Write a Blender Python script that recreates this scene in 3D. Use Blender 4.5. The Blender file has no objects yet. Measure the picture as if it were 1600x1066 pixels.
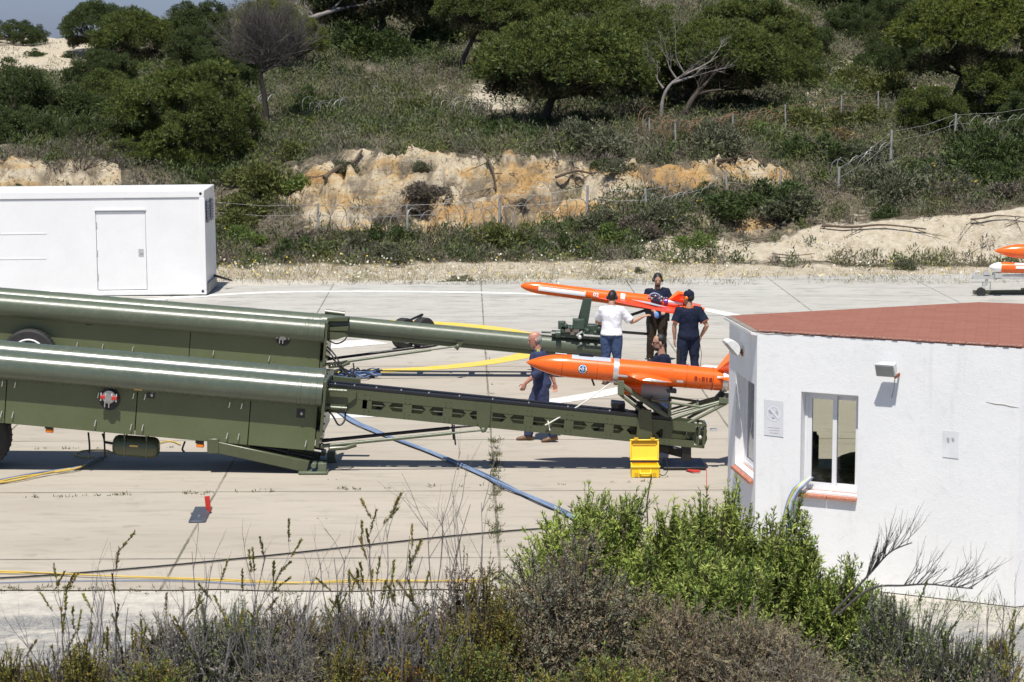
import bpy, bmesh, math, random
import numpy as np
from mathutils import Vector, Matrix, Quaternion
R = math.radians
scene = bpy.context.scene
COL = scene.collection

# ---------------------------------------------------------------- camera, sky, sun, exposure
FPX = 3600.0                       # focal length in pixels of the 1600 px wide photograph
CAMZ = 6.1
PITCH = math.atan(453 / FPX)
cam_d = bpy.data.cameras.new("camera"); cam = bpy.data.objects.new("camera", cam_d); COL.objects.link(cam)
cam_d.sensor_width = 36; cam_d.lens = 36 * FPX / 1600; cam_d.clip_end = 2000; cam_d.clip_start = .5
cam.location = (0, 0, CAMZ); cam.rotation_euler = (R(90) - PITCH, 0, 0)
scene.camera = cam
cam_d.dof.use_dof = True; cam_d.dof.focus_distance = 38; cam_d.dof.aperture_fstop = 5.6

SUN_EL, SUN_AZ = R(66), R(9.5)     # azimuth: left of straight behind the camera
sdir = Vector((-math.sin(SUN_AZ) * math.cos(SUN_EL), -math.cos(SUN_AZ) * math.cos(SUN_EL), math.sin(SUN_EL)))
w = bpy.data.worlds.new("World"); scene.world = w; w.use_nodes = True
nt = w.node_tree; bg = nt.nodes['Background']
sky = nt.nodes.new('ShaderNodeTexSky'); sky.sky_type = 'NISHITA'; sky.sun_disc = False
sky.sun_elevation = SUN_EL
sky.sun_rotation = math.atan2(sdir.x, sdir.y)
sky.air_density = 1.0; sky.dust_density = 0.6; sky.ozone_density = 1.2
# a hazy slate-blue band low over the horizon
_g = nt.nodes.new('ShaderNodeTexCoord'); _x = nt.nodes.new('ShaderNodeSeparateXYZ'); nt.links.new(_g.outputs['Generated'], _x.inputs[0])
_r = nt.nodes.new('ShaderNodeValToRGB'); _r.color_ramp.elements[0].position = .0; _r.color_ramp.elements[0].color = (.52, .63, 1.08, 1); _r.color_ramp.elements[1].position = .45; _r.color_ramp.elements[1].color = (1, 1, 1, 1)
nt.links.new(_x.outputs[2], _r.inputs[0])
_m = nt.nodes.new('ShaderNodeMix'); _m.data_type = 'RGBA'; _m.blend_type = 'MULTIPLY'; _m.inputs[0].default_value = 1
nt.links.new(sky.outputs[0], _m.inputs[6]); nt.links.new(_r.outputs[0], _m.inputs[7])
nt.links.new(_m.outputs[2], bg.inputs[0]); bg.inputs[1].default_value = 0.062
sl = bpy.data.lights.new("sun", 'SUN'); sun = bpy.data.objects.new("sun", sl); COL.objects.link(sun)
sl.energy = 4.1; sl.angle = R(.53); sl.color = (1, .955, .88)
sun.rotation_euler = sdir.to_track_quat('Z', 'Y').to_euler(); sun.location = (0, 0, 60)
scene.view_settings.view_transform = 'Standard'; scene.view_settings.look = 'None'
scene.view_settings.exposure = 0.55; scene.view_settings.gamma = 1
scene.cycles.max_bounces = 6; scene.cycles.transparent_max_bounces = 12

# ---------------------------------------------------------------- pixel of the photograph -> point of the place
_cp, _sp = math.cos(PITCH), math.sin(PITCH)
def ray(px, py):
    dx, dy = px - 800, py - 533
    fw = FPX * _cp - dy * _sp
    return dx / fw, (-FPX * _sp - dy * _cp) / fw
def atY(px, py, Y):
    a, b = ray(px, py); return Vector((a * Y, Y, CAMZ + b * Y))
def atZ(px, py, z=0.0):
    a, b = ray(px, py); Y = (z - CAMZ) / b
    return Vector((a * Y, Y, z))

# ---------------------------------------------------------------- object helpers
def tag(o, label=None, cat=None, group=None, kind=None):
    if label: o['label'] = label
    if cat: o['category'] = cat
    if group: o['group'] = group
    if kind: o['kind'] = kind
    return o
def thing(name, loc, label, cat, group=None):
    o = bpy.data.objects.new(name, None); COL.objects.link(o); o.location = loc
    o.empty_display_size = .2; o['org'] = list(loc)
    return tag(o, label, cat, group)
def org_of(o):
    while o.parent: o = o.parent
    return Vector(o.get('org', (0, 0, 0)))
def copy_tree(o, parent=None):
    c = o.copy(); COL.objects.link(c)
    if parent is not None: c.parent = parent
    for ch in list(o.children): copy_tree(ch, c)
    return c

class MB:
    """collects shapes in place coordinates; build() links them as ONE mesh object"""
    def __init__(s): s.v = []; s.f = []; s.m = []; s.cm = 0
    def add(s, vs, fs):
        b = len(s.v); s.v += [tuple(v) for v in vs]; s.f += [tuple(b + i for i in f) for f in fs]; s.m += [s.cm] * len(fs)
        return s
    def mat(s, i): s.cm = i; return s
    def box(s, c, size, ux=(1, 0, 0), uy=None, uz=None):
        ux = Vector(ux).normalized()
        if uz is None: uz = Vector((0, 0, 1)) if abs(ux.z) < .99 else Vector((0, 1, 0))
        uz = Vector(uz); uz = (uz - ux * uz.dot(ux)).normalized()
        uy = uz.cross(ux) if uy is None else Vector(uy).normalized()
        a, b, d = [x / 2 for x in size]; c = Vector(c)
        vs = [c + ux * a * i + uy * b * j + uz * d * k for k in (-1, 1) for j in (-1, 1) for i in (-1, 1)]
        return s.add(vs, [(0, 2, 3, 1), (4, 5, 7, 6), (0, 1, 5, 4), (2, 6, 7, 3), (0, 4, 6, 2), (1, 3, 7, 5)])
    def bar(s, p, q, wd, ht, up=(0, 0, 1)):
        p, q = Vector(p), Vector(q)
        return s.box((p + q) / 2, ((q - p).length, wd, ht), q - p, uz=up)
    def tube(s, path, r, n=10, cap=True):
        P = [Vector(p) for p in path]; k = len(P)
        rr = r if isinstance(r, (list, tuple)) else [r] * k
        t0 = (P[1] - P[0]).normalized()
        up = Vector((0, 0, 1)) if abs(t0.z) < .9 else Vector((1, 0, 0))
        nrm = (up - t0 * up.dot(t0)).normalized()
        vs = []; fs = []
        for i in range(k):
            t = (P[min(i + 1, k - 1)] - P[max(i - 1, 0)])
            t = t.normalized() if t.length > 1e-9 else t0
            nrm = nrm - t * nrm.dot(t); nrm = nrm.normalized() if nrm.length > 1e-6 else t.orthogonal().normalized()
            bn = t.cross(nrm)
            for j in range(n):
                a = 2 * math.pi * j / n
                vs.append(P[i] + (nrm * math.cos(a) + bn * math.sin(a)) * rr[i])
        for i in range(k - 1):
            for j in range(n):
                j2 = (j + 1) % n
                fs.append((i * n + j, i * n + j2, (i + 1) * n + j2, (i + 1) * n + j))
        if cap:
            fs.append(tuple(reversed(range(n)))); fs.append(tuple((k - 1) * n + j for j in range(n)))
        return s.add(vs, fs)
    def loft(s, rings, cap=True):
        """rings: (centre, half-axis vector a, half-axis vector b)"""
        n = 16; vs = []; fs = []
        for c, a, b in rings:
            c, a, b = Vector(c), Vector(a), Vector(b)
            for j in range(n):
                t = 2 * math.pi * j / n
                vs.append(c + a * math.cos(t) + b * math.sin(t))
        k = len(rings)
        for i in range(k - 1):
            for j in range(n):
                j2 = (j + 1) % n
                fs.append((i * n + j, i * n + j2, (i + 1) * n + j2, (i + 1) * n + j))
        if cap:
            fs.append(tuple(reversed(range(n)))); fs.append(tuple((k - 1) * n + j for j in range(n)))
        return s.add(vs, fs)
    def lathe(s, prof, o, ax, n=32, up=(0, 0, 1)):
        """prof: (distance along axis, radius)"""
        o, ax = Vector(o), Vector(ax).normalized()
        up = Vector(up); e1 = up - ax * up.dot(ax)
        if e1.length < 1e-4: e1 = ax.orthogonal()
        e1.normalize(); e2 = ax.cross(e1)
        vs = []; fs = []; k = len(prof)
        for d, r in prof:
            for j in range(n):
                a = 2 * math.pi * j / n
                vs.append(o + ax * d + (e1 * math.cos(a) + e2 * math.sin(a)) * max(r, 1e-4))
        for i in range(k - 1):
            for j in range(n):
                j2 = (j + 1) % n
                fs.append((i * n + j, i * n + j2, (i + 1) * n + j2, (i + 1) * n + j))
        fs.append(tuple(reversed(range(n)))); fs.append(tuple((k - 1) * n + j for j in range(n)))
        return s.add(vs, fs)
    def prism(s, pts, ext):
        pts = [Vector(p) for p in pts]; e = Vector(ext); n = len(pts)
        vs = pts + [p + e for p in pts]
        return s.add(vs, [tuple(reversed(range(n))), tuple(range(n, 2 * n))] + [(i, (i + 1) % n, n + (i + 1) % n, n + i) for i in range(n)])
    def ball(s, c, r, n=12, m=8, rot=None):
        rx, ry, rz = r if isinstance(r, (list, tuple)) else (r, r, r)
        c = Vector(c); vs = []; fs = []
        for i in range(1, m):
            ph = math.pi * i / m
            for j in range(n):
                a = 2 * math.pi * j / n
                v = Vector((rx * math.sin(ph) * math.cos(a), ry * math.sin(ph) * math.sin(a), -rz * math.cos(ph)))
                if rot is not None: v = rot @ v
                vs.append(c + v)
        bt = Vector((0, 0, -rz)); tp = Vector((0, 0, rz))
        if rot is not None: bt = rot @ bt; tp = rot @ tp
        vs += [c + bt, c + tp]; B = len(vs) - 2
        for i in range(m - 2):
            for j in range(n):
                j2 = (j + 1) % n
                fs.append((i * n + j, i * n + j2, (i + 1) * n + j2, (i + 1) * n + j))
        for j in range(n):
            j2 = (j + 1) % n
            fs.append((B, j2, j)); fs.append((B + 1, (m - 2) * n + j, (m - 2) * n + j2))
        return s.add(vs, fs)
    def torus(s, c, ax, Rr, r, a0=0, a1=360, n=24, up=(0, 0, 1), k=8):
        ax = Vector(ax).normalized(); up = Vector(up); e1 = up - ax * up.dot(ax)
        if e1.length < 1e-4: e1 = ax.orthogonal()
        e1.normalize(); e2 = ax.cross(e1); c = Vector(c)
        pts = [c + (e1 * math.cos(R(a0 + (a1 - a0) * i / n)) + e2 * math.sin(R(a0 + (a1 - a0) * i / n))) * Rr for i in range(n + 1)]
        return s.tube(pts, r, k)
    def build(s, name, mat, parent=None, smooth=True, bevel=0, ang=35, loc=None, remesh=0):
        me = bpy.data.meshes.new(name)
        o = bpy.data.objects.new(name, me); COL.objects.link(o)
        if parent is not None:
            o.parent = parent; og = org_of(parent)
        else:
            og = Vector(loc) if loc is not None else Vector((0, 0, 0)); o.location = og
            o['org'] = list(og)
        me.from_pydata([tuple(Vector(v) - og) for v in s.v], [], s.f)
        bm = bmesh.new(); bm.from_mesh(me); bmesh.ops.recalc_face_normals(bm, faces=bm.faces); bm.to_mesh(me); bm.free()
        for m in (mat if isinstance(mat, (list, tuple)) else [mat]): me.materials.append(m)
        me.polygons.foreach_set('material_index', s.m)
        if remesh:
            md = o.modifiers.new('remesh', 'REMESH'); md.mode = 'VOXEL'; md.voxel_size = remesh; md.use_smooth_shade = True
            sm = o.modifiers.new('smooth', 'SMOOTH'); sm.factor = .5; sm.iterations = 3
            dg = bpy.context.evaluated_depsgraph_get()
            m2 = bpy.data.meshes.new_from_object(o.evaluated_get(dg)); o.modifiers.clear()
            o.data = m2; bpy.data.meshes.remove(me); me = m2; me.name = name
            if not me.materials: me.materials.append(mat)
            me.polygons.foreach_set('use_smooth', [True] * len(me.polygons))
        elif smooth:
            me.polygons.foreach_set('use_smooth', [True] * len(me.polygons))
            me.set_sharp_from_angle(angle=R(ang))
        if bevel:
            b = o.modifiers.new('bevel', 'BEVEL'); b.width = bevel; b.segments = 2; b.limit_method = 'ANGLE'; b.angle_limit = R(40)
        me.update()
        return o

# ---------------------------------------------------------------- materials
MATS = {}
def newmat(name):
    m = bpy.data.materials.new(name); m.use_nodes = True
    return m, m.node_tree, m.node_tree.nodes['Principled BSDF']
def N(t, kind, **kw):
    n = t.nodes.new(kind)
    for k, v in kw.items():
        if k in n.inputs: n.inputs[k].default_value = v
        else: setattr(n, k, v)
    return n
def ramp(t, fac, stops, interp='LINEAR'):
    r = t.nodes.new('ShaderNodeValToRGB'); r.color_ramp.interpolation = interp
    e = r.color_ramp.elements
    while len(e) < len(stops): e.new(.5)
    for i, (p, c) in enumerate(stops):
        e[i].position = p; e[i].color = (*c, 1) if len(c) == 3 else c
    t.links.new(fac, r.inputs[0]); return r.outputs[0]
def noise(t, vec, scale, detail=4, rough=.6, dist=0):
    n = N(t, 'ShaderNodeTexNoise'); n.inputs['Scale'].default_value = scale; n.inputs['Detail'].default_value = detail
    n.inputs['Roughness'].default_value = rough; n.inputs['Distortion'].default_value = dist
    t.links.new(vec, n.inputs['Vector']); return n.outputs['Fac']
def mixc(t, fac, a, b, mode='MIX'):
    n = t.nodes.new('ShaderNodeMix'); n.data_type = 'RGBA'; n.blend_type = mode
    for sock, v in ((n.inputs[0], fac), (n.inputs[6], a), (n.inputs[7], b)):
        if hasattr(v, 'default_value') or hasattr(v, 'links'): t.links.new(v, sock)
        elif isinstance(v, (int, float)): sock.default_value = v
        else: sock.default_value = (*v, 1)
    return n.outputs[2]
def math_(t, op, a, b=None, c=None):
    n = t.nodes.new('ShaderNodeMath'); n.operation = op
    for i, v in enumerate((a, b, c)):
        if v is None: continue
        if isinstance(v, (int, float)): n.inputs[i].default_value = v
        else: t.links.new(v, n.inputs[i])
    return n.outputs[0]
def bump(t, p, h, strength=.3, dist=.02):
    b = t.nodes.new('ShaderNodeBump'); b.inputs['Strength'].default_value = strength; b.inputs['Distance'].default_value = dist
    t.links.new(h, b.inputs['Height']); t.links.new(b.outputs[0], p.inputs['Normal'])
def pm(name, c, rough=.5, metal=0, var=.12, scale=3, bmp=0, bscale=60, coat=0, dirt=None, dirt_amt=.35, spec=.5):
    """plain paint / cloth / metal with uneven colour, uneven gloss and, where given, dirt of its own"""
    if name in MATS: return MATS[name]
    m, t, p = newmat(name)
    tc = N(t, 'ShaderNodeTexCoord').outputs['Object']
    n1 = noise(t, tc, scale, 5, .65); n2 = noise(t, tc, scale * 9, 4, .6)
    lo = [max(0, x * (1 - var)) for x in c]; hi = [min(1, x * (1 + var)) for x in c]
    colr = ramp(t, n1, [(.3, lo), (.7, hi)])
    if dirt:
        k = ramp(t, n2, [(.5, (0, 0, 0)), (.72, (dirt_amt,) * 3)])
        colr = mixc(t, k, colr, dirt)
    t.links.new(colr, p.inputs['Base Color'])
    rr = ramp(t, n2, [(.3, (max(.02, rough * .8),) * 3), (.7, (min(1, rough * 1.2),) * 3)])
    t.links.new(rr, p.inputs['Roughness'])
    p.inputs['Metallic'].default_value = metal; p.inputs['Specular IOR Level'].default_value = spec
    p.inputs['Coat Weight'].default_value = coat; p.inputs['Coat Roughness'].default_value = .08
    if bmp: bump(t, p, noise(t, tc, bscale, 3, .6), bmp, .01)
    MATS[name] = m; return m

# ---------------------------------------------------------------- numpy value noise
def _hash(ix, iy, sd):
    h = (ix.astype(np.int64) * 374761393 + iy.astype(np.int64) * 668265263 + sd * 1442695041) & 0x7fffffff
    h = ((h ^ (h >> 13)) * 1274126177) & 0x7fffffff
    return ((h ^ (h >> 16)) & 0xffff) / 65535.0
def vnoise(x, y, sd=0):
    x = np.asarray(x, float); y = np.asarray(y, float)
    ix = np.floor(x); iy = np.floor(y); fx = x - ix; fy = y - iy
    fx = fx * fx * (3 - 2 * fx); fy = fy * fy * (3 - 2 * fy)
    a = _hash(ix, iy, sd); b = _hash(ix + 1, iy, sd); c = _hash(ix, iy + 1, sd); d = _hash(ix + 1, iy + 1, sd)
    return (a * (1 - fx) + b * fx) * (1 - fy) + (c * (1 - fx) + d * fx) * fy
def fbm(x, y, sd=0, oct=4):
    s = 0; a = .5
    for i in range(oct):
        s = s + a * vnoise(np.asarray(x) * 2 ** i, np.asarray(y) * 2 ** i, sd + i * 17); a *= .5
    return s
# ---------------------------------------------------------------- terrain heights (shared by the mesh and by everything that stands on it)
PROF = {
 -500: [(59.5,450),(64,430),(70.5,345),(72.3,310),(74,250),(84,195),(100,145),(115,112),(128,62)],
 0:    [(59.8,450),(64,425),(70.5,335),(72.3,306),(74,250),(84,190),(100,148),(110,128),(128,62)],
 150:  [(59.9,449),(64,424),(70.5,332),(72.3,300),(74,252),(84,190),(100,145),(110,126),(128,62)],
 330:  [(60,448),(64.5,420),(69,370),(73,320),(77,262),(84,200),(100,130),(115,84),(130,44)],
 450:  [(60.5,446),(64.5,418),(68,380),(71,330),(74,262),(84,195),(100,110),(115,60),(132,0)],
 540:  [(60.7,445),(64.5,415),(68,372),(69.8,325),(72.6,238),(76,226),(84,185),(100,105),(115,50),(134,-25)],
 640:  [(61,443),(64.6,413),(68.2,368),(70,300),(71.6,240),(75,231),(84,180),(100,100),(115,45),(134,-40)],
 850:  [(61.8,440),(64.8,410),(68.5,352),(70.5,290),(71.7,242),(75,228),(82,204),(100,100),(115,40),(134,-50)],
 1000: [(62.2,437),(64.8,407),(68.4,335),(70.5,300),(71.6,258),(75,225),(82,190),(100,90),(134,-60)],
 1180: [(62.6,434),(65.2,410),(66.6,380),(69.5,315),(71.5,292),(72.5,255),(76,215),(84,180),(100,90),(134,-60)],
 1280: [(62.8,432),(65.4,409),(66.9,356),(70,310),(73,270),(76,225),(84,180),(100,95),(134,-50)],
 1450: [(63,431),(65.6,412),(66.8,342),(68,330),(72,285),(76,240),(84,190),(100,110),(134,-40)],
 1600: [(63.2,430),(65.8,411),(66.8,325),(68,316),(72,278),(76,240),(84,195),(100,120),(134,-30)],
 2100: [(63.2,430),(65.8,411),(66.8,322),(68,314),(72,276),(76,238),(84,195),(100,120),(134,-30)],
}
_UK = np.array(sorted(PROF)); _YG = np.arange(56, 176, .25)
_ZT = []
for u in _UK:
    ys, zs = [], []
    for Y, py in PROF[u]:
        ys.append(Y); zs.append(CAMZ + ray(800, py)[1] * Y)
    zs[0] = -.05
    ys = [56] + ys + [ys[-1] + 6, 176]; zs = [-.3] + zs + [zs[-1] + .1, zs[-1] - 3]
    _ZT.append(np.interp(_YG, ys, zs))
_ZT = np.array(_ZT)
_UG = np.arange(-500, 2101, 10)
_j = np.clip(np.searchsorted(_UK, _UG, 'right') - 1, 0, len(_UK) - 2)
_t = (_UG - _UK[_j]) / (_UK[_j + 1] - _UK[_j]); _t = np.clip(_t, 0, 1)
_ZU = _ZT[_j] * (1 - _t[:, None]) + _ZT[_j + 1] * _t[:, None]
_SL = np.gradient(_ZU, .25, axis=1)
def _lut(A, u, Y):
    fu = np.clip((np.asarray(u, float) + 500) / 10, 0, len(_UG) - 1.001); fy = np.clip((np.asarray(Y, float) - 56) / .25, 0, len(_YG) - 1.001)
    i = fu.astype(int); j = fy.astype(int); a = fu - i; b = fy - j
    return (A[i, j] * (1 - a) + A[i + 1, j] * a) * (1 - b) + (A[i, j + 1] * (1 - a) + A[i + 1, j + 1] * a) * b
def terrain(X, Y):
    """height, rock share, pale-sand share"""
    X = np.asarray(X, float); Y = np.asarray(Y, float)
    u = X / Y * 3575 + 800
    wob = (fbm(X * .55, Y * .3, 3, 4) - .47) * 2.6           # gullies shift the cliff edge back and forth
    near = np.clip((Y - 66) / 3, 0, 1) * np.clip((80 - Y) / 4, 0, 1)
    bank = np.clip((u - 1150) / 120, 0, 1)
    Yw = Y + wob * near * (1 - .75 * bank)
    z = _lut(_ZU, u, Yw); sl = _lut(_SL, u, Yw)
    rock = np.clip((sl - .24) / .22, 0, 1) * np.clip((Y - 66.5) / 1, 0, 1) * np.clip((79 - Y) / 3, 0, 1)
    rock *= np.where((u > 1240), 0, 1) * np.where((u > 190) & (u < 430), .25, 1)
    sandb = np.clip((sl - .13) / .15, 0, 1) * np.clip((67.1 + np.clip((u - 1230) / 120, 0, 1) * 2.2 - Y) / 1, 0, 1) * np.clip((u - 930) / 130, 0, 1)
    strip = np.clip((65.4 - Y) / 1.2, 0, 1)
    dune = np.clip((190 - np.abs(u - 30)) / 60, 0, 1) * np.clip((Y - 108.5) / 2, 0, 1)
    patch = np.clip((fbm(X * .35, Y * .12, 9, 4) - .55) / .2, 0, 1) * np.clip((Y - 80) / 5, 0, 1) * .75
    patch = patch * np.clip((u - 380) / 80, 0, 1)
    sand = np.clip(np.maximum(np.maximum(sandb, strip), np.maximum(dune, patch)), 0, 1)
    h = (fbm(X * .9, Y * .9, 21, 4) - .47) * .35 * np.clip((Y - 63) / 3, 0, 1)
    h += rock * (np.abs(fbm(X * 1.1, z * 1.0 + Y * .5, 31, 4) - .47)) * -2.6 + rock * .26
    h += rock * (fbm(X * 3.2, z * 4 + Y * 2, 41, 3) - .44) * .42 - rock * np.clip(.05 - np.abs(fbm(X * 1.1, z * .9, 45, 3) - .47), 0, .05) * 9
    h += np.clip((Y - 90) / 20, 0, 1) * (fbm(X * .12, Y * .12, 51, 3) - .44) * 2.0 * (1 - np.clip((330 - u) / 120, 0, 1) * .85)
    h += rock * .10 * np.sin(z * 8.5 + fbm(X * .5, Y, 47, 2) * 9)
    return z + h, rock, sand
def ground_at(px, py, y0=60.0, y1=150.0):
    """where the sight line through a photograph pixel first meets the terrain"""
    a, b = ray(px, py); Y = np.arange(y0, y1, .1)
    z, _, _ = terrain(a * Y, Y)
    hit = np.nonzero(z >= CAMZ + b * Y)[0]
    Yh = Y[hit[0]] if len(hit) else y1
    X = a * Yh
    return Vector((X, Yh, float(terrain(X, Yh)[0])))
def tz(X, Y): return float(terrain(X, Y)[0])

# terrain mesh
_us = np.arange(-480, 2081, 5.0)
_ys = np.concatenate([np.arange(58, 66, .3), np.arange(66, 78, .11), np.arange(78, 100, .45), np.arange(100, 176, 1.0)])
U, Yg = np.meshgrid(_us, _ys); Xg = (U - 800) / 3575 * Yg
Zg, Rk, Sd = terrain(Xg, Yg)
nr, nc = Xg.shape
me = bpy.data.meshes.new('hillside')
V = np.stack([Xg, Yg, Zg], -1).reshape(-1, 3)
idx = np.arange(nr * nc).reshape(nr, nc)
F = np.stack([idx[:-1, :-1], idx[:-1, 1:], idx[1:, 1:], idx[1:, :-1]], -1).reshape(-1, 4)
def fill_mesh(me, V, F):
    me.vertices.add(len(V)); me.vertices.foreach_set('co', np.ascontiguousarray(V, np.float32).ravel())
    me.loops.add(F.size); me.loops.foreach_set('vertex_index', np.ascontiguousarray(F, np.int32).ravel())
    me.polygons.add(len(F)); me.polygons.foreach_set('loop_start', np.arange(0, F.size, F.shape[1], dtype=np.int32))
    me.update(calc_edges=True); me.validate()
fill_mesh(me, V, F)
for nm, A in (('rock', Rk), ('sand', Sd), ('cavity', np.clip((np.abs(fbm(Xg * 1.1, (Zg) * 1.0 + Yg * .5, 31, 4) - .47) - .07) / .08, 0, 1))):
    at = me.attributes.new(nm, 'FLOAT', 'POINT'); at.data.foreach_set('value', A.reshape(-1).astype(np.float32))
me.polygons.foreach_set('use_smooth', [True] * len(me.polygons))
hill = bpy.data.objects.new('hillside', me); COL.objects.link(hill); tag(hill, kind='structure')
m, t, p = newmat('dune_soil')
tc = N(t, 'ShaderNodeTexCoord').outputs['Object']
ar = N(t, 'ShaderNodeAttribute', attribute_name='rock').outputs['Fac']; asd = N(t, 'ShaderNodeAttribute', attribute_name='sand').outputs['Fac']
nA = noise(t, tc, .5, 6, .65); nB = noise(t, tc, 4, 6, .7); nC = noise(t, tc, 22, 5, .7)
mp = N(t, 'ShaderNodeMapping'); mp.inputs['Scale'].default_value = (.35, .35, 1.5); t.links.new(tc, mp.inputs[0])
nS = noise(t, mp.outputs[0], .8, 6, .65, .6)
soil = ramp(t, nB, [(.32, (.085, .072, .048)), (.52, (.155, .132, .095)), (.70, (.30, .265, .21))])
sand = ramp(t, nB, [(.3, (.40, .335, .24)), (.5, (.52, .455, .35)), (.7, (.62, .565, .465))])
rock = ramp(t, nS, [(.36, (.52, .45, .34)), (.45, (.56, .475, .34)), (.52, (.50, .36, .19)), (.58, (.44, .26, .10)), (.68, (.50, .40, .26))])
rk2 = mixc(t, ramp(t, noise(t, tc, 7, 6, .75, .8), [(.385, (1, 1, 1)), (.455, (0, 0, 0))]), rock, (.15, .095, .05))
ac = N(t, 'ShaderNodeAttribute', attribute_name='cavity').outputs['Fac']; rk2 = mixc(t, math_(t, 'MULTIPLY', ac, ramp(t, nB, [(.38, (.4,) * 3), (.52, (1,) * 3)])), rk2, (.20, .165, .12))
f = math_(t, 'ADD', asd, math_(t, 'MULTIPLY', math_(t, 'SUBTRACT', nB, .5), .9))
c1 = mixc(t, ramp(t, f, [(.35, (0, 0, 0)), (.6, (1, 1, 1))]), soil, sand)
fr = math_(t, 'ADD', ar, math_(t, 'MULTIPLY', math_(t, 'SUBTRACT', nB, .5), .8))
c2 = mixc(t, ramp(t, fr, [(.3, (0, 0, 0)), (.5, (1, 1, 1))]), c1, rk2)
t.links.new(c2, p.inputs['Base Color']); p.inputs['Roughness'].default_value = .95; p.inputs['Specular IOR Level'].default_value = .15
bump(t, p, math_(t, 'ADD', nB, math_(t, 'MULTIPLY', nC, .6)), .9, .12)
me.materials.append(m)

# ---------------------------------------------------------------- concrete pad
A0, A1 = atZ(752, 450), atZ(775, 800)
B0, B1 = atZ(512, 464), atZ(362, 720)
jd = (A0 - A1).normalized(); jn = Vector((jd.y, -jd.x, 0))
offA = A0.dot(jn); spacing = abs(B0.dot(jn) - offA) * .5 + abs(B1.dot(jn) - offA) * .5
T0 = atZ(640, 688); T1 = atZ(640, 768)
offT = T1.dot(jd); spT = abs(T0.dot(jd) - offT)
m, t, p = newmat('concrete_slabs')
tc = N(t, 'ShaderNodeTexCoord').outputs['Object']
sx = N(t, 'ShaderNodeSeparateXYZ'); t.links.new(tc, sx.inputs[0])
X_, Y_ = sx.outputs[0], sx.outputs[1]
nw = noise(t, tc, 3, 3); wv = math_(t, 'MULTIPLY', math_(t, 'SUBTRACT', nw, .5), .035)
sA = math_(t, 'ADD', math_(t, 'ADD', math_(t, 'MULTIPLY', X_, jn.x), math_(t, 'MULTIPLY', Y_, jn.y)), wv)
sT = math_(t, 'ADD', math_(t, 'ADD', math_(t, 'MULTIPLY', X_, jd.x), math_(t, 'MULTIPLY', Y_, jd.y)), wv)
def joint(s, off, sp, wd):
    q = math_(t, 'PINGPONG', math_(t, 'SUBTRACT', s, off), sp / 2)     # 0 at a joint
    return ramp(t, q, [(0, (1, 1, 1)), (wd, (.9, .9, .9)), (wd * 1.8, (0, 0, 0))])
def cell(s, off, sp): return math_(t, 'FLOOR', math_(t, 'DIVIDE', math_(t, 'SUBTRACT', s, off), sp))
jm = math_(t, 'MAXIMUM', joint(sA, offA, spacing, .012), joint(sT, offT, spT, .022))
cx = N(t, 'ShaderNodeCombineXYZ'); t.links.new(cell(sA, offA, spacing), cx.inputs[0]); t.links.new(cell(sT, offT, spT), cx.inputs[1])
wn = N(t, 'ShaderNodeTexWhiteNoise'); t.links.new(cx.outputs[0], wn.inputs[0])
mp = N(t, 'ShaderNodeMapping'); mp.inputs['Scale'].default_value = (.32, 1.25, 1); t.links.new(tc, mp.inputs[0])
n1 = noise(t, mp.outputs[0], .55, 7, .68, .5); n2 = noise(t, mp.outputs[0], 3.5, 6, .7, .3); n3 = noise(t, tc, 40, 3, .6)
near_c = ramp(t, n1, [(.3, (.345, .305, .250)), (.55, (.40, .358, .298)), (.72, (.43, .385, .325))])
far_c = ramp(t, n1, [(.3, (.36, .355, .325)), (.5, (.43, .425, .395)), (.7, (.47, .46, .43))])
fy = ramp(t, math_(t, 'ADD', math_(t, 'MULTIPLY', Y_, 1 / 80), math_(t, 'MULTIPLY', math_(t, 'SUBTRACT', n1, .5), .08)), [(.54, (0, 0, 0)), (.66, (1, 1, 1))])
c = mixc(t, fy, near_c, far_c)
c = mixc(t, ramp(t, n2, [(.52, (0, 0, 0)), (.70, (.6,) * 3)]), c, (.235, .215, .18))
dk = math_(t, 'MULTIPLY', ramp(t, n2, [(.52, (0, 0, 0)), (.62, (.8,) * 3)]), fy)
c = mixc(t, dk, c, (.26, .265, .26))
c = mixc(t, math_(t, 'MULTIPLY', wn.outputs[0], .16), c, (.30, .28, .24))
n5 = noise(t, tc, 1.1, 7, .7, 1.2); c = mixc(t, ramp(t, n5, [(.58, (0, 0, 0)), (.66, (.35,) * 3)]), c, (.27, .245, .205)); c = mixc(t, ramp(t, noise(t, tc, 2.3, 2, .5), [(.70, (0, 0, 0)), (.74, (.4,) * 3)]), c, (.20, .18, .155))
c = mixc(t, math_(t, 'MULTIPLY', n3, .25), c, (.33, .30, .26))
c = mixc(t, math_(t, 'MULTIPLY', jm, ramp(t, noise(t, tc, 1.3, 3), [(.3, (.35,) * 3), (.6, (.85,) * 3)])), c, (.085, .08, .06))
t.links.new(c, p.inputs['Base Color']); p.inputs['Roughness'].default_value = .85; p.inputs['Specular IOR Level'].default_value = .3
bump(t, p, n3, .15, .005)
M_CONC = m
g = MB()
far_edge = [(-480, 449), (0, 449), (330, 447), (500, 445), (740, 440), (1000, 436), (1300, 431), (1600, 428), (2080, 428)]
pts = [atZ(x, y) for x, y in far_edge]
def roughen(pts, amp, n, sd):
    rng = random.Random(sd); out = []
    for a, b in zip(pts[:-1], pts[1:]):
        for k in range(n): out.append(a.lerp(b, k / n) + Vector((0, rng.uniform(-amp, amp), 0)))
    return out + [pts[-1]]
pts = roughen(pts, .16, 12, 2)
near = roughen([Vector((14, 25.6, 0)), Vector((2, 25.7, 0)), Vector((-14, 25.75, 0))], .05, 30, 3)
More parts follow.
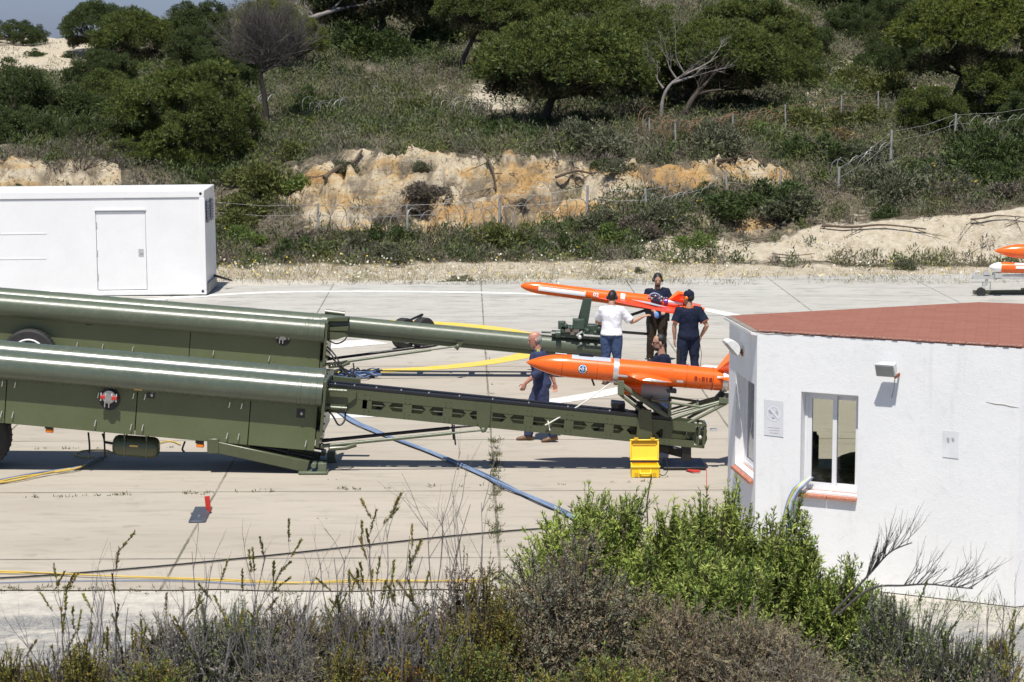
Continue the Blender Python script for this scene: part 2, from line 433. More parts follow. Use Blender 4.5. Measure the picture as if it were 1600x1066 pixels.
pad = MB().add([(pp.x, pp.y, .004) for pp in pts] + [(pp.x, pp.y, .004) for pp in [Vector((46, 30, 0))] + near + [Vector((-46, 30, 0))]], [tuple(reversed(range(len(pts) + len(near) + 2)))])
tag(pad.build('concrete_pad', M_CONC, smooth=False), kind='structure')
# sandy ground under and around everything, out past the frame
m, t, p = newmat('sandy_ground')
tc = N(t, 'ShaderNodeTexCoord').outputs['Object']
n1 = noise(t, tc, .7, 6, .65, .4); n2 = noise(t, tc, 9, 6, .75); n3 = noise(t, tc, 55, 3, .7)
mp = N(t, 'ShaderNodeMapping'); mp.inputs['Scale'].default_value = (.25, 1.3, 1); t.links.new(tc, mp.inputs[0])
nb = noise(t, mp.outputs[0], .8, 5, .6, .3)
c = ramp(t, n2, [(.3, (.42, .385, .33)), (.6, (.55, .515, .455)), (.75, (.62, .59, .53))])
gv = ramp(t, n3, [(.35, (.09, .09, .09)), (.5, (.21, .21, .208)), (.65, (.38, .375, .365))])
sx = N(t, 'ShaderNodeSeparateXYZ'); t.links.new(tc, sx.inputs[0])
yy = math_(t, 'ADD', sx.outputs[1], math_(t, 'MULTIPLY', math_(t, 'SUBTRACT', nb, .5), 2.2))
band = ramp(t, math_(t, 'MULTIPLY', yy, 1 / 40), [(.555, (.75,) * 3), (.590, (.95,) * 3), (.608, (.9,) * 3), (.616, (.12,) * 3), (.626, (.5,) * 3), (.634, (0, 0, 0))])
band = math_(t, 'MULTIPLY', band, ramp(t, noise(t, tc, 2.2, 6, .7, .5), [(.38, (.12,) * 3), (.56, (1, 1, 1))])); c = mixc(t, band, c, gv)
t.links.new(c, p.inputs['Base Color']); p.inputs['Roughness'].default_value = .95; p.inputs['Specular IOR Level'].default_value = .2
bump(t, p, math_(t, 'ADD', n2, n3), .6, .03)
gs = MB().add([(-90, -40, -.012), (90, -40, -.012), (90, 62, -.012), (-90, 62, -.012)], [(0, 1, 2, 3)])
tag(gs.build('sandy_ground', m, smooth=False), kind='structure')

# painted markings: worn paint sheets 4 mm above the pad
def paintmat(name, c, under):
    m, t, p = newmat(name); tc = N(t, 'ShaderNodeTexCoord').outputs['Object']
    n = noise(t, tc, 5, 6, .75); k = ramp(t, n, [(.42, (0, 0, 0)), (.58, (.75,) * 3)])
    t.links.new(mixc(t, k, c, under), p.inputs['Base Color']); p.inputs['Roughness'].default_value = .7
    return m
M_WHITEP = paintmat('worn_white_paint', (.72, .72, .70), (.48, .46, .42)); M_YELP = paintmat('worn_yellow_paint', (.74, .50, .03), (.58, .46, .20))
def stripe(name, pts, wd, mat, z=.009, cat=None):
    vs, fs = [], []
    for i, q in enumerate(pts):
        d = (pts[min(i + 1, len(pts) - 1)] - pts[max(0, i - 1)]).normalized(); n = Vector((-d.y, d.x, 0)) * wd / 2
        vs += [(q.x + n.x, q.y + n.y, z), (q.x - n.x, q.y - n.y, z)]
        if i: fs.append((2 * i - 2, 2 * i, 2 * i + 1, 2 * i - 1))
    o = MB().add(vs, fs).build(name, mat, smooth=False); tag(o, kind='structure'); return o
def smooth_path(P, n=8):
    P = [Vector(q) for q in P]; out = []
    for i in range(len(P) - 1):
        p0, p1, p2, p3 = P[max(i - 1, 0)], P[i], P[i + 1], P[min(i + 2, len(P) - 1)]
        for k in range(n):
            s = k / n
            out.append(.5 * ((2 * p1) + (p2 - p0) * s + (2 * p0 - 5 * p1 + 4 * p2 - p3) * s * s + (3 * p1 - p0 - 3 * p2 + p3) * s ** 3))
    return out + [P[-1]]
stripe('road_marking', smooth_path([atZ(*q) for q in [(150, 476), (300, 464), (420, 457.5), (540, 456), (660, 456.5), (760, 458), (860, 461), (960, 467), (1060, 478), (1140, 492), (1250, 520)]]), .42, M_WHITEP)
cc = Vector((-3.55, 47.9, 0))
stripe('road_marking', [cc + Vector((4.2 * math.cos(R(a)), 4.2 * math.sin(R(a)), 0)) for a in range(0, 364, 4)], .48, M_YELP)
stripe('road_marking', smooth_path([atZ(*q) for q in [(380, 655), (500, 651.5), (620, 647), (740, 639), (870, 627), (970, 610), (1060, 590), (1120, 572)]]), .5, M_WHITEP)
stripe('road_marking', [atZ(500, 542), atZ(590, 534)], .9, M_WHITEP)
# weeds in the joints
# ---------------------------------------------------------------- paints
GREEN = pm('olive_green_paint', (.072, .084, .044), .30, var=.10, scale=2, dirt=(.11, .10, .07), dirt_amt=.25)
GREEN_G = pm('glossy_green_tube_paint', (.075, .095, .066), .27, var=.10, scale=1.2, coat=.3, spec=.6, dirt=(.14, .14, .11), dirt_amt=.3)
GREEN_D = pm('dusty_green_tube_paint', (.085, .105, .072), .36, var=.10, scale=1.2, dirt=(.15, .15, .12), dirt_amt=.35)
GREEN_L = pm('pale_green_paint', (.115, .135, .085), .4, var=.12, scale=4)
BLUEGREEN = pm('dark_bottle_green_paint', (.035, .062, .045), .4, var=.15, scale=6, dirt=(.12, .09, .06), dirt_amt=.4)
BLACK = pm('black_paint', (.012, .012, .013), .45, var=.2)
RUBBER = pm('black_rubber', (.018, .018, .019), .75, var=.3, scale=8, dirt=(.08, .07, .06), dirt_amt=.4)
STEEL = pm('dull_steel', (.42, .42, .42), .35, metal=.85, var=.15)
ALU = pm('silver_band_metal', (.72, .72, .72), .3, metal=.6, var=.08)
ORANGE = pm('fluorescent_orange_paint', (.84, .130, .008), .26, var=.07, scale=5, coat=.35, dirt=(.55, .08, .01), dirt_amt=.3)
REDP = pm('red_paint', (.48, .03, .02), .45)
AMBER = pm('amber_plastic', (.75, .20, .01), .25)
WHITE = pm('white_paint', (.78, .78, .77), .4, var=.04, scale=2)
GREYP = pm('grey_paint', (.36, .36, .36), .4, var=.1)
YELLOW = pm('yellow_plastic', (.82, .56, .012), .4, var=.06, scale=10)
CABLEB = pm('black_cable', (.015, .015, .016), .5)
def checker_plate():
    m, t, p = newmat('green_tread_plate'); tc = N(t, 'ShaderNodeTexCoord').outputs['Object']
    n1 = noise(t, tc, 1.3, 5, .6); n2 = noise(t, tc, 14, 5, .7)
    c = ramp(t, n1, [(.3, (.080, .098, .042)), (.7, (.104, .124, .058))])
    c = mixc(t, ramp(t, n2, [(.52, (0, 0, 0)), (.7, (.35,) * 3)]), c, (.12, .115, .075))
    def bars(ang):
        mp = N(t, 'ShaderNodeMapping'); mp.inputs['Rotation'].default_value = (0, R(ang), 0); t.links.new(tc, mp.inputs[0])
        wv = N(t, 'ShaderNodeTexWave', bands_direction='X'); wv.inputs['Scale'].default_value = 9.5; t.links.new(mp.outputs[0], wv.inputs[0])
        return wv.outputs['Fac']
    h = math_(t, 'MAXIMUM', math_(t, 'POWER', bars(40), 4), math_(t, 'POWER', bars(-50), 4))
    c = mixc(t, math_(t, 'MULTIPLY', h, .12), c, (.12, .135, .075))
    t.links.new(c, p.inputs['Base Color']); p.inputs['Roughness'].default_value = .42
    bump(t, p, h, .22, .008)
    return m
TREAD = checker_plate()

class Frame:
    """a tilted working frame: s along, w across (away from the camera), h up"""
    def __init__(f, o, ang, yaw=0):
        f.o = Vector(o); a = R(ang); y = R(yaw)
        f.ux = Vector((math.cos(a) * math.cos(y), math.cos(a) * math.sin(y), -math.sin(a)))
        f.uy = Vector((-math.sin(y), math.cos(y), 0)); f.uz = f.ux.cross(f.uy)
    def __call__(f, s, w=0, h=0): return f.o + f.ux * s + f.uy * w + f.uz * h
    def box(f, mb, s0, s1, w0, w1, h0, h1):
        return mb.box(f((s0 + s1) / 2, (w0 + w1) / 2, (h0 + h1) / 2), (abs(s1 - s0), abs(w1 - w0), abs(h1 - h0)), f.ux, f.uy, f.uz)

def px_s(F, px, w):               # along-coordinate of a photograph column on the plane w
    Y = (F.o + F.uy * w).y
    return (atY(px, 560, Y).x - F.o.x) / F.ux.x
def px_sh(F, px, py, w):
    q = atY(px, py, (F.o + F.uy * w).y) - F(0, w, 0)
    return q.dot(F.ux), q.dot(F.uz)

def wheel(root, c, r, wd, ring=None):
    ax = Vector((0, 1, 0)); c = Vector(c)
    wr = MB().lathe([(-wd / 2, r * .6), (-wd / 2, r * .92), (-wd * .36, r), (wd * .36, r), (wd / 2, r * .92), (wd / 2, r * .6)], c, ax, 40)
    for k in range(40):
        a = 2 * math.pi * k / 40; d = Vector((math.cos(a), 0, math.sin(a)))
        wr.box(c + d * r, (.02, wd * .7, .016), Vector((-d.z, 0, d.x)), uy=(0, 1, 0), uz=d)
    wo = wr.build('wheel', RUBBER, root, ang=40)
    rm = MB().lathe([(-wd * .46, r * .18), (-wd * .5, r * .2), (-wd * .4, r * .45), (-wd * .52, r * .6), (wd * .5, r * .6), (wd * .4, r * .2)], c, ax, 32)
    rm.build('rim', BLACK if ring else GREEN, wo)
    if ring:
        MB().torus(c - ax * wd * .51, ax, r * ring, .017, n=40).build('rim_ring', WHITE, wo)
    return wo

def launcher(label, Yc, tube_px, panel_len, boom_px, front, marks):
    wt = .5; rt = .21
    E_ = atY(tube_px[2], tube_px[3], Yc - wt); L_ = atY(tube_px[0], tube_px[1], Yc - wt)
    ang = math.degrees(math.atan2(E_.z - L_.z, L_.x - E_.x)); ang = math.degrees(math.atan2(-(E_.z - L_.z), E_.x - L_.x))
    o = Vector((E_.x, Yc, E_.z)); F = Frame(o, ang)
    root = thing('launch_trailer', (o.x - 3, Yc, 0), label, 'launch trailer', 'green launch trailers on the concrete')
    SL = -9.4
    # body core, plated sides, deck, end plate
    b = MB(); F.box(b, SL + .05, -.12, -.44, .44, -.80, -.03); body = b.build('body', GREEN, root, bevel=.01)
    hb0, hb1 = marks['panel_h']
    cuts = [SL] + [px_s(F, x, -wt) for x in marks['seams']] + [-.06]
    for sgn in (-1, 1):
        for a, c in zip(cuts[:-1], cuts[1:]):
            mb = MB()
            w0, w1 = (-.5, -.46) if sgn < 0 else (.46, .5)
            ha = hb0 + (hb1 - hb0) * (a - SL) / -SL; hc = hb0 + (hb1 - hb0) * (c - SL) / -SL
            mb.prism([F(a + .006, w0, -.12), F(c - .006, w0, -.12), F(c - .006, w0, hc), F(a + .006, w0, ha)], F.uy * (w1 - w0))
            mb.build('side_panel', TREAD, root, bevel=.006)
    for sgn, ee in ((-1, 0), (1, -.06)):
        mb = MB().lathe([(SL, .2), (SL, rt), (-.36, rt), (-.355, rt + .005), (-.31, rt + .005), (-.305, rt), (-.18, rt), (-.175, rt + .006), (-.09, rt + .006), (-.085, rt), (ee - .004, rt), (ee, rt - .006), (ee, .01)], F(0, sgn * wt, 0), F.ux, 56)
        mb.build('tube', GREEN_G if front else GREEN_D, root, ang=24)
    mb = MB(); F.box(mb, SL, -.2, -.42, .42, .0, .05); mb.build('deck', GREEN, root)
    mb = MB(); F.box(mb, .005, .05, -.66, .66, -.60, .2); F.box(mb, -.055, .0, -.48, .48, hb1 + .05, -.55)
    for k in range(7):
        mb.lathe([(0, .016), (.02, .016), (.02, .001)], F(.05, -.6, .12 - k * .11), F.ux, 8)
    mb.build('end_plate', GREEN, root, bevel=.008)
    # valve set into the side under the tube
    s, h = px_sh(F, *marks['valve'], -wt)
    rec = MB(); pts = []
    for k in range(20):
        a = 2 * math.pi * k / 20; pts.append(F(s + .15 * math.cos(a), -.507, h + .17 * math.sin(a) - .03))
    rec.prism(pts, F.uy * .02); v = rec.build('valve_recess', BLACK, root)
    q = MB(); q.lathe([(0, .06), (.09, .06), (.09, .095), (.115, .095), (.115, .05), (.16, .05), (.16, .001)], F(s, -.5, h + .01), -F.uy, 20); q.build('valve_flange', STEEL, v)
    q = MB(); F.box(q, s - .12, s + .12, -.645, -.60, h - .02, h + .03); q.build('valve_bar', REDP if marks['red'] else STEEL, v, bevel=.006)
    q = MB()
    for ds in (-.11, -.045, .045, .11):
        q.tube([F(s + ds, -.625, h - .05), F(s + ds, -.625, h + .065)], .011, 8)
    for ds in (-.06, 0): q.tube([F(s + ds, -.56, h - .04), F(s + ds, -.56, h - .15)], .009, 8)
    q.build('valve_bolts', ALU, v)
    for (x, y, a, c) in marks['ports']:
        s, h = px_sh(F, x, y, -wt); mb = MB(); F.box(mb, s - a, s + a, -.506, -.47, h - c, h + c); po = mb.build('port', BLACK, root)
        mb = MB(); mb.ball(F(s + a * .2, -.508, h), (.022, .012, .03)); mb.build('port_plug', STEEL, po)
    for (x, y) in marks['labels']:
        s, h = px_sh(F, x, y, -wt - .12); mb = MB(); F.box(mb, s - .06, s + .06, -.64, -.62, h - .008, h + .012); mb.build('name_tab', pm('brass_tab', (.55, .38, .08), .4), root)
    for (x, y) in marks['latches']:
        s, h = px_sh(F, x, y, -wt - .02)
        mb = MB().tube([F(s + .012, -.5, h + .035), F(s + .012, -.53, h + .035), F(s + .004, -.532, h - .03), F(s - .004, -.525, h - .045)], .0075, 6); mb.build('latch', ALU, root)
    for (x, y) in marks['lamps']:
        s, h = px_sh(F, x, y, -.42); mb = MB(); F.box(mb, s - .055, s + .055, -.47, -.40, h - .035, h + .02); lp = mb.build('marker_lamp', AMBER, root, bevel=.012)
        mb = MB(); F.box(mb, s - .07, s + .05, -.46, -.41, h + .022, h + .06); mb.build('lamp_bracket', BLACK, lp)
    for (x, y, rr, wofs, ring) in marks['wheels']:
        q = atY(x, y, Yc + wofs); q.z = rr - .005; wheel(root, q, rr, .24, ring)
    # two hydraulic rods between body and boom
    for i, (x0, y0, x1, y1) in enumerate(marks['rods']):
        wv = .34 if i == 0 else -.36
        a, c = atY(x0, y0, Yc + wv), atY(x1, y1, Yc + wv)
        d = (c - a).normalized(); Lr = (c - a).length
        mb = MB().tube([a, a + d * .12, a + d * .14, a + d * (Lr * .8), a + d * (Lr * .8 + .01), c], [.03, .03, .026, .026, .016, .016], 12)
        mb.ball(a, .045); mb.ball(c, .04)
        rd = mb.build('hydraulic_rod', BLACK if i == 0 else GREEN_L, root)
        if i: MB().tube([a + d * .1 + Vector((0, 0, -.05)), a + d * .35 + Vector((0, 0, -.06)), a + d * .5 + Vector((0, 0, -.03))], .035, 10).build('rod_motor', GREEN, rd)
        p_ = a + d * Lr * .82
        if front: MB().tube([p_ + Vector((0, 0, .12)), p_, p_ + Vector((0.02, 0, -.18))], .012, 6).build('locking_pin', BLACK, rd)
    for path in marks['hoses']:
        pts = smooth_path([atY(x, y, Yc + wv) for x, y, wv in path], 8)
        MB().tube(pts, .014, 8).build('hose', CABLEB, root)
    return root, F

# ---------------------------------------------------------------- launcher nearer to the camera
YF = 33.5
fl, FF = launcher('green launch trailer with an open lattice boom, nearest the camera', YF, (0, 570, 505, 614.5), 9, None, True, dict(
    panel_h=(-.84, -.86), seams=[12, 216, 393], valve=(172, 620), red=True, ports=[(236, 617, .055, .05), (470, 646, .06, .065)], labels=[(216, 609), (357, 618)],
    latches=[(3, 599), (23, 601), (1, 647), (19, 648), (148, 661), (153, 617), (204, 667), (222, 668), (208, 618), (226, 620), (354, 681), (372, 682), (358, 632), (377, 634), (477, 693)],
    lamps=[(78, 672), (313, 695)], wheels=[(-36, 672, .5, -.08, None), (-36, 672, .5, .42, None), (-130, 672, .5, -.08, None), (-130, 672, .5, .42, None)],
    rods=[(500, 689, 752, 664), (503, 697, 755, 672)],
    hoses=[[(503, 653, -.3), (511, 642, -.4), (520, 650, -.45), (529, 664, -.45), (538, 658, -.42), (540, 640, -.35)], [(138, 676, -.2), (140, 700, -.3), (138, 716, -.35)], [(160, 678, -.2), (163, 690, -.25), (164, 718, -.3)], [(289, 690, -.3), (285, 702, -.3), (288, 706, -.35)]]))
# air tank slung under the body
c0, c1 = atY(176, 695, YF - .2), atY(250, 700, YF - .2); d = (c1 - c0).normalized(); Lk = (c1 - c0).length
tk = MB().lathe([(0, .02), (.01, .09), (.04, .135), (.09, .155), (Lk - .09, .155), (Lk - .04, .135), (Lk - .01, .09), (Lk, .02)], c0, d, 32).build('air_tank', GREEN, fl)
for k in (.28, .74):
    MB().torus(c0 + d * Lk * k, d, .158, .011, n=32).tube([c0 + d * Lk * k + Vector((0, -.12, .1)), c0 + d * Lk * k + Vector((0, -.12, .26))], .01, 6).build('tank_strap', GREEN_L, tk)
MB().box(c0 + d * Lk * .48 + Vector((0, -.156, .03)), (.12, .008, .025), d).build('tank_plate', pm('brass_tab', (.55, .38, .08), .4), tk)
MB().tube([c0 - d * .12 + Vector((0, 0, .03)), c0 + Vector((0, 0, .02))], .02, 8).tube([c0 - d * .12 + Vector((0, 0, .2)), c0 - d * .12], .012, 8).build('tank_pipe', BLACK, tk)
# outriggers
def outrigger(root, px0, px1, pad, Y):
    a, c = atY(*px0, Y), atY(*px1, Y)
    ot = MB().bar(a, c, .13, .17).bar(a + Vector((-.05, 0, .0)), a + Vector((.12, 0, 0)), .16, .22).build('outrigger', GREEN, root, bevel=.012)
    q0 = a.lerp(c, .4) + Vector((0, .1, .13)); q1 = c + Vector((.05, .1, .12))
    MB().tube([q0, q0.lerp(q1, .6), q0.lerp(q1, .61), q1], [.045, .045, .025, .025], 14).build('outrigger_ram', BLACK, ot)
    z0 = .012
    f0 = atZ(*pad, 0); f0.y = Y
    fp = MB().prism([f0 + Vector((-.22, -.16, z0)), f0 + Vector((.2, -.16, z0)), f0 + Vector((.2, .16, z0)), f0 + Vector((-.22, .16, z0))], (0, 0, .035)).box(f0 + Vector((.12, 0, .1)), (.12, .16, .12)).tube([f0 + Vector((0.0, -.12, .13)), f0 + Vector((0.0, .12, .13))], .04, 12)
    fp.build('foot_pad', GREEN_L, ot, bevel=.006)
outrigger(fl, (330, 696), (482, 729), (492, 738), YF - .46)
outrigger(fl, (350, 690), (500, 716), (505, 722), YF + .55)
# lattice boom
q0, q1 = atY(512, 605, YF - .32), atY(1088, 662, YF - .32)
angB = math.degrees(math.atan2(-(q1.z - q0.z), q1.x - q0.x))
FB = Frame(Vector((q0.x, YF, q0.z)), angB)
Lb = (q1 - q0).length
def hgt(s): return .365 - .005 * s / Lb       # side height
cells = [575, 638, 701, 764, 828, 891, 954, 1005, 1046]
wn_, wf_ = -.32, .10
def lattice(sgn):
    mb = MB(); w0, w1 = (wn_, wn_ + .02) if sgn < 0 else (wf_ - .02, wf_)
    iw0, iw1 = (w0 + .004, w1 - .004)
    def quad(pts, a, b): mb.prism([FB(s, a, h) for s, h in pts], FB.uy * (b - a))
    quad([(-.1, .0), (Lb, .0), (Lb, -.13), (-.1, -.135)], w0, w1)
    quad([(-.1, -hgt(0) + .10), (Lb, -hgt(Lb) + .10), (Lb, -hgt(Lb)), (-.1, -hgt(0))], w0, w1)
    ss = [px_s(FB, x, wn_) for x in cells]
    quad([(-.1, -.135), (ss[0], -.135), (ss[0], -hgt(0) + .10), (-.1, -hgt(0) + .10)], iw0, iw1)
    for i, s in enumerate(ss):
        hh = -hgt(s) + .098
        pw = .068
        quad([(s - pw, -.13), (s + pw, -.13), (s + pw, hh), (s - pw, hh)], iw0, iw1)
        if i < len(ss) - 1:
            s0, s1 = s + pw, ss[i + 1] - pw; t0, t1 = -.13, hh; m_ = (s0 + s1) / 2; hm = (t0 + t1) / 2; a = .055
            # X-shaped web: the plate left between four punched triangles
            quad([(m_ - .085, t0), (m_ + .085, t0), (m_ + .018, hm), (m_ + .09, t1), (m_ - .09, t1), (m_ - .018, hm)], iw0 + .002, iw1 - .002)
    for s in ss:
        for h in (-.05, -.11, -hgt(s) + .08, -hgt(s) + .03):
            for ds in (-.035, .035):
                mb.lathe([(0, .009), (.008, .008), (.008, .001)], FB(s + ds, w0 if sgn < 0 else w1, h), FB.uy * sgn, 6)
    mb.build('lattice_side', GREEN, fl, smooth=False)
lattice(-1); lattice(1)
mb = MB()
for w0 in (-.30, -.03):
    FB.box(mb, -.1, Lb * .93, w0, w0 + .12, .005, .045)
mb.build('top_rail', BLACK, fl)
mb = MB(); FB.box(mb, -.1, Lb * .93, -.17, -.04, -.02, -.006); mb.build('added_shade_cover', BLACK, fl)  # added cover between the rails, keeps the sun out of the boom
mb = MB(); FB.box(mb, -.1, Lb * .98, -.07, -.045, -.235, -.03); mb.build('added_shade_web', GREEN, fl)  # added inner sheet, blocks light so cut-outs and ground shadow turn darker
for k in range(12):
    for h0, h1 in ((-.12, -.02), (-.35, -.30)):
        mb = MB(); FB.box(mb, .25 + k * .46, .33 + k * .46, -.295, .075 if h1 < -.25 else -.075, h0, h1); mb.build('cross_member', GREEN, fl)
for k in range(10):
    MB().lathe([(0, .012), (.016, .01), (.016, .001)], FB(.1 + k * .26 * (1 + .08 * k), -.24, .046), FB.uz, 8).build('rail_bolt', ALU, fl)
# gusset at the root of the boom
mb = MB().prism([atY(507, 607, YF - .36), atY(557, 612, YF - .36), atY(556, 622, YF - .36), atY(532, 640, YF - .36), atY(507, 640, YF - .36)], (0, .03, 0)); gu = mb.build('gusset', GREEN, fl)
for yy in (611, 638):
    MB().tube([atY(508, yy - 2, YF - .43), atY(542, yy, YF - .43)], .022, 10).build('gusset_pin', GREEN_L, gu)
mb = MB().prism([atY(508, 587, YF + .4), atY(563, 593, YF + .4), atY(563, 601, YF + .4), atY(508, 596, YF + .4)], (0, .12, 0)); mb.build('far_gusset', GREEN, fl)
# strut bracket and end frame
mb = MB().prism([atY(745, 628, YF - .35), atY(767, 630, YF - .35), atY(765, 664, YF - .35), atY(759, 675, YF - .35), atY(752, 674, YF - .35), atY(745, 660, YF - .35)], (0, .025, 0)); mb.build('strut_bracket', GREEN, fl)
mb = MB()
e0, e1 = Lb - .02, px_s(FB, 1104, -.32)
for w_ in (-.3, .08):
    for h in (-.02, -hgt(Lb) + .02): mb.bar(FB(e0, w_, h), FB(e1, w_, h), .035, .035)
    mb.bar(FB(e1, w_, -.02), FB(e1, w_, -hgt(Lb) + .02), .035, .035); mb.bar(FB((e0 + e1) / 2, w_, -.02), FB((e0 + e1) / 2, w_, -hgt(Lb) + .02), .025, .025)
for h in (-.02, -hgt(Lb) + .02): mb.bar(FB(e1, -.3, h), FB(e1, .08, h), .035, .035)
ef = mb.build('end_frame', GREEN, fl)
mb = MB(); mb.lathe([(0, .11), (.05, .11), (.05, .03), (.09, .03), (.09, .001)], FB(e0 + .1, -.2, -.22), -FB.uy, 20); FB.box(mb, e0 - .08, e0 + .2, -.19, .04, -.31, -.1); mb.build('winch', GREEN, ef)
MB().ball(FB(e0 + .1, -.3, -.2), .03).build('winch_knob', ALU, ef); MB().box(FB(e0 + .3, -.15, -.09), (.1, .1, .03)).build('winch_fitting', ALU, ef)
# stand under the boom
mb = MB().prism([atY(998, 640, YF - .36), atY(1018, 641, YF - .36), atY(1020, 688, YF - .36), atY(994, 686, YF - .36)], (0, .06, 0))
sd = mb.build('stand', GREEN, fl, bevel=.006)
mb = MB().bar(atY(1000, 690, YF), atY(1045, 702, YF), .3, .1).bar(atY(1035, 700, YF), atY(1078, 711, YF - .1), .12, .12).box(atY(1072, 708, YF - .2), (.14, .14, .22)).bar(atY(1012, 684, YF + .25), atY(1030, 708, YF + .25), .08, .08)
f0 = atZ(1064, 722); mb.box((f0.x, YF + .15, .03), (.62, .8, .04)); mb.build('stand_base', BLACK, sd, bevel=.008)
# cradle that carries the drone
mb = MB(); TU = .02
def P2(x, y, w): return atY(x, y, YF + w)
for w_ in (-.26, .26):
    dy = -6 if w_ > 0 else 2
    for (x0, y0, x1, y1, r) in [(972, 600, 1046, 652, .038), (966, 612, 1014, 650, .024), (1046, 654, 1132, 626, .026), (1018, 623, 1094, 634, .020), (1094, 634, 1132, 624, .022), (1074, 660, 1136, 628, .022), (1047, 628, 1045, 654, .026), (1024, 652, 1090, 634, .018)]:
        mb.tube([P2(x0, y0 + dy, w_), P2(x1, y1 + dy, w_)], r, 10)
    mb.box(P2(1132, 624 + dy, w_), (.16, .07, .07), FB.ux); mb.box(P2(970, 604 + dy, w_), (.09, .09, .2))
for (x, y) in [(972, 600), (1014, 650), (1046, 652), (1132, 624), (1090, 634), (1020, 624)]:
    mb.tube([P2(x, y, -.26), P2(x, y - 8, .26)], .02, 8)
cr = mb.build('cradle', GREEN_L, fl)
mb = MB().bar(P2(994, 660, -.05), P2(1000, 628, -.05), .12, .09).bar(P2(955, 631, .1), P2(976, 633, .1), .3, .08).bar(P2(965, 640, .1), P2(1000, 650, .1), .3, .05); mb.build('cradle_upright', BLACK, cr)
mb = MB(); mb.bar(P2(1118, 625, 0), P2(1130, 612, 0), .14, .07); mb.build('rear_saddle', BLACK, cr)
mb = MB().bar(P2(972, 602, 0), P2(1030, 640, 0), .2, .06); mb.build('cradle_plate', GREEN, cr)

# ---------------------------------------------------------------- launcher behind it
YR = 43.0
rl, FR = launcher('green launch trailer with a round pipe boom, behind the nearer trailer', YR, (0, 477, 508, 518.5), 9, None, False, dict(
    panel_h=(-.95, -.93), seams=[300], valve=(443, 524), red=False, ports=[(139, 504, .055, .05), (293, 513, .06, .06)], labels=[(311, 506), (405, 520)],
    latches=[(120, 538), (160, 541), (207, 545), (333, 551), (420, 560)], lamps=[], wheels=[(47, 566, .5, -.62, .62), (47, 566, .5, .3, None)],
    rods=[(507, 562, 700, 537), (505, 570, 715, 541)],
    hoses=[[(510, 530, -.5), (525, 537, -.55), (538, 532, -.55), (543, 522, -.5)], [(508, 539, -.3), (522, 553, -.5), (534, 572, -.8), (548, 588, -1.2)], [(508, 545, -.3), (519, 556, -.5), (530, 574, -.8), (545, 586, -1.1)], [(508, 556, -.3), (521, 562, -.4), (540, 582, -.9), (552, 588, -1.2)], [(552, 568, -.5), (553, 578, -.7), (551, 586, -1.0)]]))
b0, b1 = atY(512, 505, YR - .1), atY(943, 545.5, YR - .1)
ang2 = math.degrees(math.atan2(-(b1.z - b0.z), b1.x - b0.x)); FP = Frame(Vector((b0.x, YR, b0.z)), ang2); Lp = (b1 - b0).length
MB().lathe([(-.1, .14), (-.1, .165), (Lp - .01, .165), (Lp, .155), (Lp, .13), (Lp - .3, .13)], FP(0, -.1, 0), FP.ux, 40).build('boom_pipe', GREEN_D, rl, ang=24)
mb = MB(); FP.box(mb, -.1, Lp - .1, -.19, -.01, -.215, -.145); mb.build('boom_keel', GREEN, rl)
MB().lathe([(-.1, .1), (Lp - .5, .1), (Lp - .5, .001)], FP(0, .42, -.05), FP.ux, 20).build('boom_pipe', GREEN, rl)
for k in range(5):
    mb = MB(); FP.box(mb, .6 + k * 1.0, .7 + k * 1.0, .05, .40, -.1, .0); mb.build('boom_bracket', GREEN, rl)
for y0, y1, wv in ((498, 502, -.35), (512, 517, -.35)):
    MB().prism([P_ for P_ in (atY(511, y0, YR + wv), atY(545, y0 - 2, YR + wv), atY(543, y1, YR + wv), atY(511, y1, YR + wv))], (0, .2, 0)).build('boom_gusset', GREEN, rl)
mb = MB(); mb.prism([atY(511, 519, YR - .42), atY(540, 521, YR - .42), atY(541, 526, YR - .42), atY(525, 531, YR - .42), atY(511, 531, YR - .42)], (0, .06, 0))
mb.build('boom_gusset', GREEN, rl); MB().tube([atY(508, 487, YR + .35), atY(539, 491, YR + .35)], .05, 10).build('locating_tube', GREEN, rl)
MB().prism([atY(716, 535, YR - .3), atY(724, 535, YR - .3), atY(715, 548, YR - .3), atY(709, 543, YR - .3)], (0, .03, 0)).build('strut_bracket', GREEN, rl)
# launching carriage at the end of the pipe
mb = MB()
def PR(x, y, w): return atY(x, y, YR + w)
mb.bar(PR(876, 513, -.1), PR(942, 519, -.1), .4, .12).bar(PR(862, 521, -.1), PR(940, 526, -.1), .34, .09)
mb.box(PR(878, 508, -.2), (.14, .2, .14)).box(PR(904, 506, -.2), (.22, .24, .18)).box(PR(925, 512, -.15), (.2, .3, .12)).tube([PR(868, 522, -.32), PR(876, 522, -.32)], .07, 12).tube([PR(846, 519, -.2), PR(872, 520, -.2)], .02, 8)
for x, y in ((884, 509), (893, 513), (900, 520), (912, 523), (930, 520), (936, 514), (918, 517)): mb.ball(PR(x, y, -.32), .045, 8, 6)
ca = mb.build('carriage', BLUEGREEN, rl, bevel=.01)
MB().box(PR(898, 519, -.31), (.16, .05, .1)).box(PR(888, 516, -.31), (.12, .05, .06)).build('carriage_block', pm('dull_brown_casting', (.16, .12, .10), .6), ca)
MB().tube([PR(901, 525, -.38), PR(910, 518, -.38)], .02, 6).tube([PR(912, 524, -.36), PR(938, 526, -.36)], .018, 6).ball(PR(906, 527, -.38), .04).box(PR(865, 520, -.3), (.1, .02, .03)).build('carriage_fittings', ALU, ca)
MB().prism([PR(911, 466, -.1), PR(925, 467, -.1), PR(918, 512, -.1), PR(904, 510, -.1)], (0, .06, 0)).build('carriage_mast', BLUEGREEN, ca)
